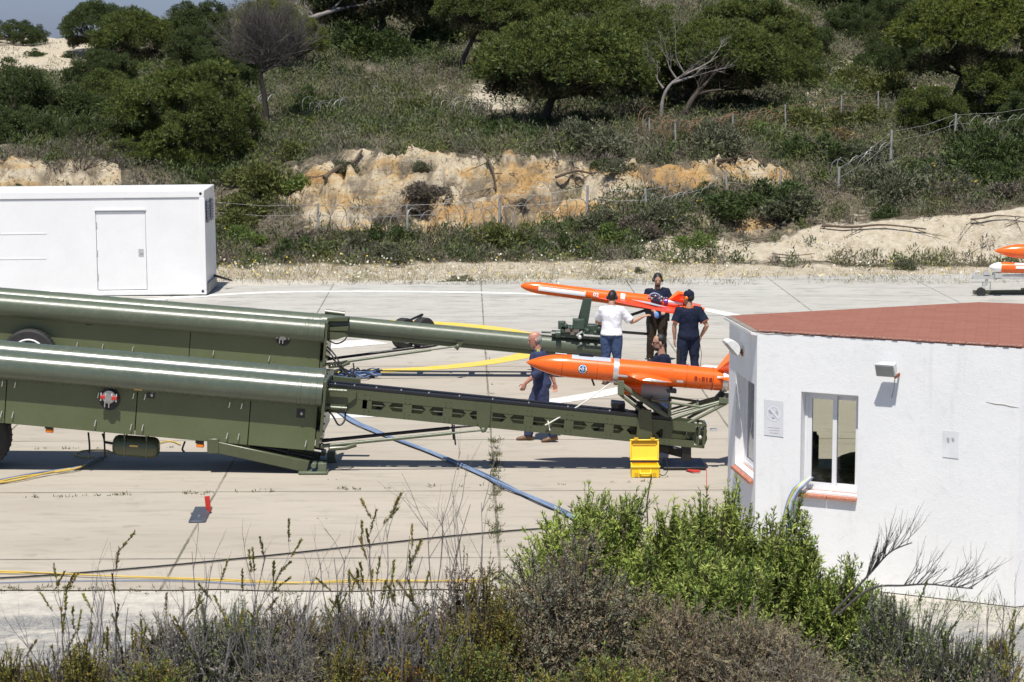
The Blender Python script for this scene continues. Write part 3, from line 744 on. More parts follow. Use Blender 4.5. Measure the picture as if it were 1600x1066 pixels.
MB().bar(PR(915, 468, .02), PR(904, 512, .02), .05, .1).build('mast_back', BLACK, ca)
mb = MB()
for w_ in (-.12, .18):
    mb.bar(PR(920, 515, w_), PR(1013, 522, w_), .035, .05).bar(PR(1013, 522, w_), PR(1013, 486, w_), .035, .05).bar(PR(1011, 484, w_), PR(930, 511, w_), .035, .05)
mb.bar(PR(1013, 522, -.12), PR(1013, 519, .18), .04, .04).bar(PR(1013, 485, -.12), PR(1013, 482, .18), .04, .04).box(PR(1012, 484, 0), (.1, .5, .12))
mb.build('carriage_frame', BLACK, ca)
MB().box(PR(935, 513, -.05), (.25, .08, .08)).build('carriage_cover', pm('faded_red_cover', (.30, .09, .06), .6), ca)

# ---------------------------------------------------------------- orange target drones
def wrap_text(txt, size, mat, parent, name, F, r, s0, h0, side=-1):
    """letters laid onto the flank of a round body"""
    cu = bpy.data.curves.new('letters', 'FONT'); cu.body = txt; cu.size = size; cu.space_character = 1.12; cu.align_x = 'CENTER'; cu.align_y = 'CENTER'; cu.offset = size * .03
    ob = bpy.data.objects.new('letters', cu); COL.objects.link(ob)
    dg = bpy.context.evaluated_depsgraph_get(); me = bpy.data.meshes.new_from_object(ob.evaluated_get(dg))
    bpy.data.objects.remove(ob); 
    bm = bmesh.new(); bm.from_mesh(me); bmesh.ops.triangulate(bm, faces=bm.faces); bmesh.ops.subdivide_edges(bm, edges=bm.edges, cuts=3, use_grid_fill=True); bmesh.ops.triangulate(bm, faces=bm.faces)
    mb = MB(); vs = []
    for v in bm.verts:
        a = (v.co.y + h0) / r
        vs.append(F(s0 + v.co.x, -math.cos(a) * (r + .004), math.sin(a) * (r + .004)))
    bm.verts.index_update(); mb.add(vs, [[v.index for v in f.verts] for f in bm.faces])
    bm.free(); bpy.data.meshes.remove(me)
    return mb.build(name, mat, parent, smooth=False)
def patch(F, r, s0, s1, a0, a1, off=.003, n=8):
    """a sheet lying on a round body between angles a0..a1 (0 = towards the camera, 90 = up)"""
    mb = MB(); vs = []; fs = []
    for i in range(n + 1):
        a = R(a0 + (a1 - a0) * i / n)
        for s in (s0, s1): vs.append(F(s, -math.cos(a) * (r + off), math.sin(a) * (r + off)))
        if i: fs.append((2 * i - 2, 2 * i - 1, 2 * i + 1, 2 * i))
    return mb.add(vs, fs)
def wing(mb, F, root_le, root_te, tip_le, tip_te, w0, w1, h0, h1, th):
    """tapered aerofoil from w0 to w1"""
    prof = [(0, 0), (.08, .55), (.3, 1), (.6, .75), (1, .05), (.6, -.5), (.3, -.6), (.08, -.4)]
    def ring(le, te, w_, h, th): return [F(le + (te - le) * x, w_, h + y * th * .5) for x, y in prof]
    a, b = ring(root_le, root_te, w0, h0, th), ring(tip_le, tip_te, w1, h1, th * .55)
    n = len(prof)
    mb.add(a + b, [tuple(reversed(range(n))), tuple(range(n, 2 * n))] + [(i, (i + 1) % n, n + (i + 1) % n, n + i) for i in range(n)])
DARKTXT = pm('dark_red_lettering', (.14, .015, .01), .5); WHITEB = pm('white_tape', (.80, .80, .80), .5, var=.05)
SILVT = pm('grey_silver_tape', (.42, .45, .52), .4, var=.1)

# front drone
nz, tl = atY(822, 566, YF), atY(1100, 591, YF)
a = math.degrees(math.atan2(-(tl.z - nz.z), tl.x - nz.x)); FD = Frame(nz, a)
S_ = lambda px: px_s(FD, px, 0)
RD = .17
fd = thing('target_drone', FD(1.5), 'orange jet target drone with a black and blue round emblem, on the lattice launcher', 'drone', 'orange target drones')
LD = S_(1168)
prof = [(0, .004)] + [(x * S_(888), RD * math.sin(math.pi / 2 * x) ** .78) for x in [.02, .05, .1, .2, .3, .42, .55, .7, .85, 1]] + [(LD * .55, RD + .003), (S_(1120), RD * .96), (LD - .15, RD * .86), (LD, RD * .66), (LD, .01)]
MB().lathe(prof, FD(0, 0, 0), FD.ux, 48).build('fuselage', ORANGE, fd, ang=60)
for x, wd in ((962, .075), (1133, .075)):
    s = S_(x); MB().lathe([(s - wd / 2, RD * .9), (s - wd / 2, RD + .006), (s + wd / 2, RD + .006), (s + wd / 2, RD * .9)], FD(0), FD.ux, 48).build('band', ALU, fd)
patch(FD, RD, S_(892), S_(953), 48, 88, .005).build('dorsal_strip', SILVT, fd, smooth=False)
patch(FD, RD, S_(866), S_(884), 80, 100, .005).build('dorsal_label', WHITEB, fd, smooth=False)
mb = MB(); FD.box(mb, S_(903), S_(925), -.05, .06, RD - .005, RD + .035); mb.build('antenna', BLACK, fd)
mb = MB().tube([FD(S_(926), -.05, -RD + .02), FD(S_(931), -.06, -RD - .08)], .014, 6); mb.build('probe', BLACK, fd)
# panel joints, screws and a hatch
SEAM = pm('orange_panel_joint', (.22, .03, .004), .5)
for x in (878, 933, 1010, 1072, 1113):
    s = S_(x); r_ = RD + .0025 if x > 905 else RD * math.sin(math.pi / 2 * min(1, s / S_(888))) ** .78 + .002
    MB().lathe([(s - .003, r_ - .02), (s - .003, r_), (s + .003, r_), (s + .003, r_ - .02)], FD(0), FD.ux, 40).build('panel_joint', SEAM, fd)
for a0, a1 in ((36, 37.5), (62, 63.5)): patch(FD, RD, S_(1015), S_(1050), a0, a1, .004, 2).build('hatch_line', SEAM, fd, smooth=False)
# emblem: dark ring, white ring, dark disc with a pale blue upright bar and white letters
se = S_(910); he = -.005
def disc(r0, mat, nm, off, inner=0):
    vs = []; fs = []; n = 28; mb = MB()
    for rr in (inner, r0):
        for k in range(n):
            t_ = 2 * math.pi * k / n; x, y = rr * math.cos(t_), rr * math.sin(t_); al = (y + he) / RD
            vs.append(FD(se + x, -math.cos(al) * (RD + off), math.sin(al) * (RD + off)))
    for k in range(n): fs.append((k, (k + 1) % n, n + (k + 1) % n, n + k))
    return mb.add(vs, fs)
em = disc(.070, None, None, .004, .001).build('emblem', pm('emblem_black', (.01, .012, .02), .35), fd, smooth=False)
disc(.062, None, None, .0055, .051).build('emblem_ring', WHITEB, em, smooth=False)
disc(.051, None, None, .0055, .001).build('emblem_field', pm('emblem_navy', (.008, .015, .07), .35), em, smooth=False)
vs = []; fs = []
for i in range(9):
    y = -.057 + .114 * i / 8; al = (y + he) / RD
    for x in (-.015, .015): vs.append(FD(se + x, -math.cos(al) * (RD + .007), math.sin(al) * (RD + .007)))
    if i: fs.append((2 * i - 2, 2 * i - 1, 2 * i + 1, 2 * i))
MB().add(vs, fs).build('emblem_bar', pm('emblem_blue', (.18, .36, .75), .35), em, smooth=False)
wrap_text('INTA', .052, WHITEB, em, 'emblem_letters', FD, RD + .0075, se, he)
mb = MB(); gw, gh, st = .040, .066, .0135; rt_ = RD + .006; cur = S_(1084)
def stroke(s0, s1, h0, h1):
    q = patch(FD, rt_, s0, s1, math.degrees(h0 / rt_), math.degrees(h1 / rt_), .001, 4); mb.add(q.v, q.f)
for ch in 'D-019':
    x0, x1, y0, y1 = cur, cur + gw, -gh / 2 + .006, gh / 2 + .006; ym = (y0 + y1) / 2
    if ch in 'D09': stroke(x0, x1 - (.008 if ch == 'D' else 0), y1 - st, y1); stroke(x1 - st, x1, ym, y1 - (.008 if ch == 'D' else 0)); stroke(x1 - st, x1, y0 + (.008 if ch == 'D' else 0), ym); stroke(x0, x1 - (.008 if ch == 'D' else 0), y0, y0 + st); stroke(x0, x0 + st, ym, y1)
    if ch in 'D0': stroke(x0, x0 + st, y0, ym)
    if ch in '-9': stroke(x0 + (.006 if ch == '-' else 0), x1 - .006, ym - st / 2, ym + st / 2)
    if ch == '1': stroke((x0 + x1) / 2 - st * .6, (x0 + x1) / 2 + st * .6, y0, y1); stroke(x0 + .004, (x0 + x1) / 2, y1 - st * 1.3, y1 - st * .3)
    cur += gw + .014
mb.build('serial_number', DARKTXT, fd, smooth=False)
patch(FD, RD, S_(1057), S_(1067), -26, -14, .006).build('data_label', WHITEB, fd, smooth=False)
patch(FD, RD, S_(965), S_(981), -24, -12, .006).build('data_label', WHITEB, fd, smooth=False)
for sg in (-1, 1):
    mb = MB(); wing(mb, FD, S_(978), S_(1040), S_(992), S_(1046), sg * .10, sg * .70, -.03, -.01, .11); wg = mb.build('wing', ORANGE, fd, ang=25)
    mb = MB(); wing(mb, FD, S_(1000), S_(1043), S_(1002), S_(1044), sg * .702, sg * .71, -.012, -.012, .05); mb.build('wing_tip', ALU, wg)
for sg in (-1, 1):
    mb = MB()
    p0, p1, p2, p3 = FD(S_(1118), sg * .08, RD * .80), FD(S_(1166), sg * .09, RD * .7), FD(S_(1172), sg * .30, .36), FD(S_(1138), sg * .28, .37)
    mb.prism([p0, p1, p2, p3], FD.uy * .014 * sg); fn = mb.build('tail_fin', ORANGE, fd)
mb = MB(); wing(mb, FD, S_(1119), S_(1166), S_(1152), S_(1172), -.14, -.52, .05, .02, .05); hs = mb.build('tailplane', ORANGE, fd, ang=25)
mb = MB().bar(FD(S_(1119), -.155, .055), FD(S_(1138), -.18, .05), .03, .03); mb.build('tailplane_edge', WHITEB, hs)
mb = MB(); wing(mb, FD, S_(1119), S_(1166), S_(1152), S_(1172), .14, .52, .05, .02, .05); mb.build('tailplane', ORANGE, fd, ang=25)
# engine pod below the body
eh = -.285; s0 = S_(972)
en = MB().lathe([(0, .07), (.03, .10), (.22, .115), (.30, .12)], FD(s0 + .02, .0, eh + .04), FD.ux, 24).build('engine', ORANGE, fd)
MB().lathe([(.30, .115), (.30, .125), (.55, .125), (.66, .11), (.72, .085), (.72, .07), (.5, .06)], FD(s0, .0, eh + .035), FD.ux, 24).build('engine_casing', GREYP, en)
mb = MB(); FD.box(mb, s0 + .05, s0 + .75, -.04, .04, -.22, -.14); FD.box(mb, s0 + .55, s0 + .82, -.10, .10, -.25, -.20); mb.build('pylon', BLACK, en)
# white rope from the drone's belly to the boom
r0, r1 = FD(S_(957), -.1, -RD - .0), atY(857, 662, YF - .36)
pts = smooth_path([r0, r0.lerp(r1, .5) + Vector((0, 0, -.03)), r1], 10)
rp = MB().tube(pts, .010, 6).torus(r1, (1, 0, .2), .035, .009).tube([r1, r1 + Vector((-.05, -.01, -.02))], .009, 6).tube([r1, r1 + Vector((.02, -.012, -.1))], .009, 6).build('rope', pm('white_rope', (.7, .68, .62), .8), None, loc=r1)
tag(rp, 'thin white rope tied round the lattice boom and led up to the orange drone', 'rope')

# rear drone with the long white stripe
nz, tl = atY(813.5, 446.5, YR + .3), atY(1050, 477, YR + .3)
a = math.degrees(math.atan2(-(tl.z - nz.z), tl.x - nz.x)); FQ = Frame(nz, a); Q_ = lambda px: px_s(FQ, px, 0)
RQ = .114
rd_ = thing('target_drone', FQ(1.5), 'orange target drone with a long white stripe on its nose, being handled by three men', 'drone', 'orange target drones')
LQ = Q_(1100)
prof = [(0, .004)] + [(x * .40, RQ * math.sin(math.pi / 2 * x) ** .5) for x in [.015, .05, .1, .18, .3, .5, .75, 1]] + [(Q_(900), RQ + .004), (Q_(935), RQ + .012), (Q_(1010), RQ + .03), (Q_(1050), RQ * .85), (Q_(1080), RQ * .5), (LQ, .03), (LQ, .002)]
MB().lathe(prof, FQ(0), FQ.ux, 40).build('fuselage', ORANGE, rd_, ang=60)
patch(FQ, RQ, Q_(841), Q_(916), -18, 22, .007).build('stripe', WHITEB, rd_, smooth=False)
patch(FQ, RQ, Q_(912), Q_(916), 24, 34, .007).build('tape', YELLOW, rd_, smooth=False)
wrap_text('02', .10, WHITEB, rd_, 'number', FQ, RQ + .012, Q_(930), .02)
patch(FQ, RQ + .022, Q_(968), Q_(975), 5, 50, .006).build('tape', WHITEB, rd_, smooth=False)
mb = MB(); FQ.box(mb, Q_(924), Q_(950), -.04, .04, RQ, RQ + .02); mb.build('dorsal_strip', SILVT, rd_)
WRED = pm('red_orange_wing_paint', (.80, .06, .015), .35, var=.1, scale=3, coat=.2)
for sg in (-1, 1):
    mb = MB(); wing(mb, FQ, Q_(926), Q_(1062), Q_(1035), Q_(1080), sg * .09, sg * .92, -.03, -.05, .085); wq = mb.build('wing', ORANGE if sg > 0 else WRED, rd_, ang=25)
    mb = MB().prism([FQ(Q_(985), sg * .3, .035), FQ(Q_(1010), sg * .3, .03), FQ(Q_(1038), sg * .6, .008), FQ(Q_(1020), sg * .6, .012)], FQ.uz * .006); mb.build('wing_panel', SILVT, wq)
for sg in (-1, 1):
    mb = MB(); mb.prism([FQ(Q_(1040), sg * .07, .06), FQ(Q_(1074), sg * .06, .04), FQ(Q_(1078), sg * .26, .25), FQ(Q_(1056), sg * .25, .26)], FQ.uy * .012); mb.build('tail_fin', ORANGE, rd_)
mb = MB(); wing(mb, FQ, Q_(1052), Q_(1092), Q_(1072), Q_(1098), .0, .45, .02, .04, .04); mb.build('tailplane', ORANGE, rd_, ang=25)
mb = MB(); wing(mb, FQ, Q_(1052), Q_(1092), Q_(1072), Q_(1098), .0, -.4, .02, .0, .04); mb.build('tailplane', ORANGE, rd_, ang=25)
# open engine bay: fan hood, violet-anodised collar, pipe
fo = MB().lathe([(0, .10), (.03, .13), (.2, .13), (.22, .11)], FQ(Q_(1014), -.02, RQ - .06), FQ.ux, 24).build('engine', pm('dark_engine_casing', (.03, .04, .08), .35, metal=.4), rd_)
MB().torus(FQ(Q_(1020), -.12, RQ - .03), (0, 1, .3), .12, .012, 200, 520).build('engine_hood', pm('blue_grey_rim', (.3, .36, .5), .4), fo)
MB().lathe([(0, .04), (0, .07), (.06, .075), (.08, .05)], FQ(Q_(1035), -.08, RQ - .06), FQ.ux, 20).build('engine_collar', pm('violet_anodised', (.16, .07, .26), .3, metal=.5), fo)
MB().lathe([(0, .05), (.12, .055), (.28, .03), (.28, .01)], FQ(Q_(1042), -.08, RQ - .06), FQ.ux, 20).build('exhaust', ALU, fo)
mb = MB()
rng = random.Random(5)
for k in range(9): mb.ball(FQ(Q_(1016) + rng.uniform(0, .3), -.12 + rng.uniform(-.03, .05), RQ - .03 + rng.uniform(-.02, .06)), rng.uniform(.015, .035), 8, 6)
mb.build('engine_fittings', pm('mixed_engine_metal', (.25, .25, .27), .35, metal=.6), fo)

# two drones stored on the trailer at the right edge
def stored_drone(label, px, py, Y, r, white_nose):
    F = Frame(atY(px, py, Y), 1.2)
    d = thing('target_drone', F(1.5), label, 'drone', 'orange target drones')
    if white_nose:
        MB().lathe([(0, .004)] + [(x * .28, r * .96 * math.sin(math.pi / 2 * x) ** .6) for x in [.05, .12, .25, .45, .7, 1]], F(0), F.ux, 32).build('nose_cone', WHITE, d, ang=60)
        MB().lathe([(.28, r * .97), (.3, r), (2.4, r * 1.02), (3.0, r * .6), (3.0, .01)], F(0), F.ux, 32).build('fuselage', ORANGE, d)
        patch(F, r, .62, 1.2, 32, 62, .006).build('tape', WHITEB, d, smooth=False); patch(F, r, .64, 2.2, -6, 20, .006).build('tape', WHITEB, d, smooth=False)
    else:
        MB().lathe([(0, .004)] + [(x * .75, r * math.sin(math.pi / 2 * x) ** .75) for x in [.03, .08, .15, .3, .5, .75, 1]] + [(2.6, r), (3.2, r * .7), (3.2, .01)], F(0), F.ux, 32).build('fuselage', ORANGE, d, ang=60)
    for sg in (-1, 1):
        mb = MB(); wing(mb, F, 1.5, 2.2, 1.9, 2.3, sg * r * .7, sg * .8, 0, 0, .07); mb.build('wing', ORANGE, d, ang=25)
        mb = MB().prism([F(2.5, sg * .1, r * .6), F(2.95, sg * .1, r * .5), F(3.0, sg * .25, r + .25), F(2.75, sg * .25, r + .25)], F.uy * .014); mb.build('tail_fin', ORANGE, d)
    return d
YS = 57.5
stored_drone('orange drone with a plain pointed nose, upper of the pair on the small trailer', 1554, 392, YS, .185, False)
stored_drone('orange drone with a white round nose, lower of the pair on the small trailer', 1545.5, 417.5, YS, .135, True)
tr = thing('drone_trailer', atZ(1560, 456), 'small grey trailer with a jockey wheel carrying drones, by the sandy bank', 'trailer')
pt = lambda x, y, w_=0: atY(x, y, YS + w_)
mb = MB().bar(pt(1520, 433.5), pt(1760, 428), .1, .1).bar(pt(1540, 433), pt(1760, 431, .7), .08, .08)
mb.tube([pt(1521, 432), pt(1523, 426), pt(1530, 425)], .03, 8).box(pt(1558, 430), (.18, .4, .1)); mb.build('frame', pm('galvanised_grey', (.5, .5, .49), .4, metal=.3), tr)
mb = MB().tube([pt(1541.5, 422), pt(1541.5, 444)], .035, 10).bar(pt(1541.5, 444), pt(1535, 450), .05, .05).box(pt(1541, 428), (.16, .1, .1)); mb.build('jockey_stand', pm('galvanised_grey', (.5, .5, .49), .4, metal=.3), tr)
q = pt(1533, 449.5); q.z = .105; wheel(tr, q, .11, .06)
mb = MB()
for x in (1640, 1720): mb.bar(pt(x, 430), pt(x, 412), .08, .08).bar(pt(x, 412, -.2), pt(x, 412, .5), .08, .06).bar(pt(x, 412), pt(x, 388, .25), .05, .05)
mb.build('rack', GREYP, tr)
for x in (1690, 1690):
    pass
q = pt(1690, 445, -.5); q.z = .3; wheel(tr, q, .3, .18); q = pt(1690, 445, .9); q.z = .3; wheel(tr, q, .3, .18)
gb = thing('ground_rail', atZ(1560, 459), 'long low green steel rail lying on the pad below the small trailer', 'rail')
a_, b_ = atZ(1521, 460), atZ(1790, 458)
MB().bar(a_ + Vector((0, 0, .05)), b_ + Vector((0, 0, .05)), .18, .1).bar(a_.lerp(b_, .28) + Vector((0, 0, .08)), b_ + Vector((0, 0, .08)), .22, .13).build('rail', GREEN, gb)
mb = MB()
for x in (1535, 1547): u_ = atZ(x, 459); mb.tube([u_ + Vector((0, 0, .1)), u_ + Vector((0, 0, .3))], .015, 6)
mb.tube([atZ(1517, 459) + Vector((0, 0, .3)), atZ(1547, 459) + Vector((0, 0, .3))], .015, 6).build('handrail', GREYP, gb)

# two-wheeled dolly behind the pipe boom
dl = thing('wheeled_dolly', atZ(650, 545), 'black two-wheeled dolly standing behind the pipe boom', 'dolly')
qa, qb = atZ(631, 545), atZ(661, 544)
for q in (qa, qb):
    q = Vector(q); c = q + Vector((0, 0, .32)); ax = Vector((.75, -.66, 0))
    wo = MB().lathe([(-.10, .2), (-.10, .295), (-.07, .32), (.07, .32), (.10, .295), (.10, .2)], c, ax, 32).build('wheel', RUBBER, dl)
    MB().lathe([(.04, .04), (.10, .06), (.05, .15), (.105, .2), (-.09, .2)], c, ax, 24).build('rim', GREYP, wo)
mb = MB().bar(qa + Vector((.1, .1, .32)), qb + Vector((.1, .1, .32)), .08, .08).bar(qa + Vector((-.1, 0.1, .48)), qb + Vector((.0, .05, .70)), .06, .04).bar(qb + Vector((.0, .05, .70)), qb + Vector((-.2, .05, .50)), .08, .04)
mb.build('axle_frame', BLACK, dl)
# ---------------------------------------------------------------- white building with the red tiled roof
def plaster():
    m, t, p = newmat('whitewashed_plaster'); tc = N(t, 'ShaderNodeTexCoord').outputs['Object']
    n1 = noise(t, tc, 1.1, 6, .65); n2 = noise(t, tc, 7, 6, .72); n3 = noise(t, tc, 70, 3, .6)
    c = ramp(t, n1, [(.3, (.74, .745, .75)), (.7, (.80, .80, .795))])
    c = mixc(t, ramp(t, n2, [(.56, (0, 0, 0)), (.76, (.38,) * 3)]), c, (.56, .545, .51))
    mp = N(t, 'ShaderNodeMapping'); mp.inputs['Scale'].default_value = (5, 5, .5); t.links.new(tc, mp.inputs[0])
    ns = noise(t, mp.outputs[0], 1.0, 5, .7)
    c = mixc(t, ramp(t, ns, [(.58, (0, 0, 0)), (.78, (.34,) * 3)]), c, (.46, .42, .36))
    t.links.new(c, p.inputs['Base Color']); p.inputs['Roughness'].default_value = .85; p.inputs['Specular IOR Level'].default_value = .25
    bump(t, p, math_(t, 'ADD', n2, math_(t, 'MULTIPLY', n3, .5)), .35, .012)
    return m
PLASTER = plaster()
TERRA = pm('terracotta_sill', (.40, .135, .075), .8, var=.15, scale=6, dirt=(.55, .50, .45), dirt_amt=.6, bmp=.2)
def roof_tiles():
    m, t, p = newmat('red_roof_tiles'); tc = N(t, 'ShaderNodeTexCoord').outputs['Object']
    mp = N(t, 'ShaderNodeMapping'); mp.inputs['Rotation'].default_value = (0, 0, R(12)); t.links.new(tc, mp.inputs[0])
    br = N(t, 'ShaderNodeTexBrick'); br.inputs['Scale'].default_value = 1.0; br.inputs['Brick Width'].default_value = .26; br.inputs['Row Height'].default_value = .13; br.inputs['Mortar Size'].default_value = .006
    br.inputs['Color1'].default_value = (.24, .098, .072, 1); br.inputs['Color2'].default_value = (.27, .12, .088, 1); br.inputs['Mortar'].default_value = (.21, .09, .065, 1); br.inputs['Bias'].default_value = .1
    t.links.new(mp.outputs[0], br.inputs[0])
    mp2 = N(t, 'ShaderNodeMapping'); mp2.inputs['Scale'].default_value = (.5, 3, 1); t.links.new(tc, mp2.inputs[0])
    n1 = noise(t, mp2.outputs[0], 1.4, 6, .7); n2 = noise(t, tc, 26, 4, .7); n4 = noise(t, mp2.outputs[0], 1.1, 5, .75)
    c = mixc(t, ramp(t, n1, [(.4, (0, 0, 0)), (.7, (.55,) * 3)]), br.outputs[0], (.26, .12, .09))
    c = mixc(t, ramp(t, n2, [(.5, (0, 0, 0)), (.75, (.4,) * 3)]), c, (.30, .145, .108))
    c = mixc(t, ramp(t, n4, [(.70, (0, 0, 0)), (.73, (.8,) * 3)]), c, (.62, .55, .50))
    t.links.new(c, p.inputs['Base Color']); p.inputs['Roughness'].default_value = .9; p.inputs['Specular IOR Level'].default_value = .12
    bump(t, p, br.outputs['Fac'], .4, .01)
    return m
ZR = 2.9
cA, cB, cD, cF = [atZ(*q, ZR) for q in ((1183.5, 517), (1597, 542), (1140, 493), (1530, 472))]
cA.z = cB.z = cD.z = cF.z = 0
cC = cB + Vector((2.2, .9, 0)); cE = Vector((cC.x + .6, cC.y + 2.8, 0)); cF.y = max(cF.y, cE.y - .2)
plan = [cA, cB, cC, cE, cF, cD]
bd = thing('small_building', cA, 'small white plastered building with a flat red tiled roof', 'building')
def hit(px, py, P, Q):
    """distance along wall P->Q and height where the sight line meets it"""
    a, b = ray(px, py); d = (Q - P).normalized(); n = Vector((d.y, -d.x, 0))
    tt = P.dot(n) / Vector((a, 1, 0)).dot(n)
    q = Vector((a * tt, tt, CAMZ + b * tt)); return (q - P).dot(d), q.z
def wall(P, Q, z0, z1, th, holes, name='wall', mat=None, ext0=0, ext1=0):
    d = (Q - P).normalized(); inn = Vector((-d.y, d.x, 0)); L = (Q - P).length
    us = sorted({0, L} | {h[0] for h in holes} | {h[1] for h in holes}); zs = sorted({z0, z1} | {h[2] for h in holes} | {h[3] for h in holes})
    solid = lambda i, j: not any(h[0] - 1e-6 <= us[i] and us[i + 1] <= h[1] + 1e-6 and h[2] - 1e-6 <= zs[j] and zs[j + 1] <= h[3] + 1e-6 for h in holes)
    mb = MB(); key = {}
    def vid(i, j, k):
        if (i, j, k) not in key:
            uu = us[i] + (th * ext0 if (i == 0 and k) else 0) - (th * ext1 if (i == len(us) - 1 and k) else 0)
            v = P + d * uu + inn * (th * k); key[(i, j, k)] = len(mb.v); mb.v.append((v.x, v.y, zs[j]))
        return key[(i, j, k)]
    def face(*q): mb.f.append(tuple(vid(*x) for x in q)); mb.m.append(0)
    ni, nj = len(us) - 1, len(zs) - 1
    for i in range(ni):
        for j in range(nj):
            if not solid(i, j): continue
            face((i, j, 0), (i + 1, j, 0), (i + 1, j + 1, 0), (i, j + 1, 0)); face((i, j, 1), (i, j + 1, 1), (i + 1, j + 1, 1), (i + 1, j, 1))
            if i == 0 or not solid(i - 1, j): face((i, j, 0), (i, j + 1, 0), (i, j + 1, 1), (i, j, 1))
            if i == ni - 1 or not solid(i + 1, j): face((i + 1, j, 0), (i + 1, j, 1), (i + 1, j + 1, 1), (i + 1, j + 1, 0))
            if j == 0 or not solid(i, j - 1): face((i, j, 0), (i, j, 1), (i + 1, j, 1), (i + 1, j, 0))
            if j == nj - 1 or not solid(i, j + 1): face((i, j + 1, 0), (i + 1, j + 1, 0), (i + 1, j + 1, 1), (i, j + 1, 1))
    return mb.build(name, mat or PLASTER, bd, smooth=False)
def glass(name, tint, gloss):
    m, t, p = newmat(name); t.nodes.remove(p)
    tr = N(t, 'ShaderNodeBsdfTransparent'); tr.inputs[0].default_value = (*tint, 1)
    gl = N(t, 'ShaderNodeBsdfGlossy'); gl.inputs['Roughness'].default_value = .01
    fr = N(t, 'ShaderNodeFresnel'); fr.inputs[0].default_value = 1.5
    mx = N(t, 'ShaderNodeMixShader'); t.links.new(math_(t, 'ADD', math_(t, 'MULTIPLY', fr.outputs[0], 1.6), gloss), mx.inputs[0]); t.links.new(tr.outputs[0], mx.inputs[1]); t.links.new(gl.outputs[0], mx.inputs[2])
    t.links.new(mx.outputs[0], t.nodes['Material Output'].inputs[0]); return m
GLASS = glass('window_glass', (.95, .96, .93), .0); FRAMEP = pm('white_window_frame', (.72, .72, .73), .35, var=.05)
def sliding_window(P, Q, h, depth, ratio=.52, sill=True):
    d = (Q - P).normalized(); inn = Vector((-d.y, d.x, 0)); u0, u1, z0, z1 = h
    pt = lambda u, k, z: P + d * u + inn * k + Vector((0, 0, z))
    um = u0 + (u1 - u0) * ratio; fw = .055
    root = None
    mb = MB()
    def rect(a, b, zz0, zz1, k, th, fw):
        for (ua, ub, za, zb) in ((a, a + fw, zz0, zz1), (b - fw, b, zz0, zz1), (a + fw, b - fw, zz0, zz0 + fw), (a + fw, b - fw, zz1 - fw, zz1)):
            mb.box(pt((ua + ub) / 2, k, (za + zb) / 2), (ub - ua, th, zb - za), d)
    rect(u0 + .003, u1 - .003, z0 + .003, z1 - .003, depth, .09, .035)
    rect(u0 + .036, um + .03, z0 + .04, z1 - .04, depth - .02, .03, .05)
    rect(um - .03, u1 - .036, z0 + .04, z1 - .04, depth + .02, .03, .05)
    wn = mb.build('window', FRAMEP, bd, smooth=False)
    for a, b, k in ((u0 + .08, um - .015, depth - .02), (um + .015, u1 - .08, depth + .02)):
        MB().box(pt((a + b) / 2, k, (z0 + z1) / 2), (b - a, .006, z1 - z0 - .17), d).build('pane', GLASS, wn)
    if sill:
        sm = MB()
        n = max(2, int((u1 - u0) / .27)); 
        for i in range(n):
            a = u0 - .01 + (u1 - u0 + .02) * i / n; b = u0 - .01 + (u1 - u0 + .02) * (i + 1) / n - .006
            sm.prism([pt(a, depth - .05, z0 + .004), pt(a, -.05, z0 - .03), pt(a, -.05, z0 - .065), pt(a, depth - .05, z0 - .04)], d * (b - a))
        sm.build('sill', TERRA, wn, bevel=.004)
    return wn
TH = .24
ua, za = hit(1252, 612, cA, cB); ub, zb = hit(1338.5, 775, cA, cB); hF = (ua, ub, zb, za)
wall(cA, cB, 0, ZR - .02, TH, [hF], ext0=.55, ext1=.3); sliding_window(cA, cB, hF, .17)
la, lza = hit(1150, 586, cD, cA); lb, lzb = hit(1181.5, 752, cD, cA); LW = (cA - cD).length
hL = (max(.2, la), min(LW - .12, lb), lzb, hit(1180, 601, cD, cA)[1]); wall(cD, cA, 0, ZR - .02, TH, [hL], ext0=.55, ext1=.55); sliding_window(cD, cA, hL, .16, .5)
wall(cB, cC, 0, ZR - .02, TH, [], ext0=.3, ext1=.4); wall(cC, cE, 0, ZR - .02, TH, [], ext0=.4, ext1=.4)
wall(cE, cF, 0, ZR - .02, TH, [], ext0=.4, ext1=.2)
# back wall with the window one can see through
b0 = hit(1452, 600, cF, cD)[0]; b1 = hit(1225, 600, cF, cD)[0]
hB = (b0, b1, .8, 2.3); wall(cF, cD, 0, ZR - .02, TH, [hB], ext0=.2, ext1=.55)
sliding_window(cF, cD, hB, .08, .5, sill=False)
mb = MB(); mb.add([(p.x, p.y, .03) for p in plan], [tuple(range(6))]); mb.build('floor', pm('interior_floor', (.25, .23, .2), .7), bd, smooth=False)
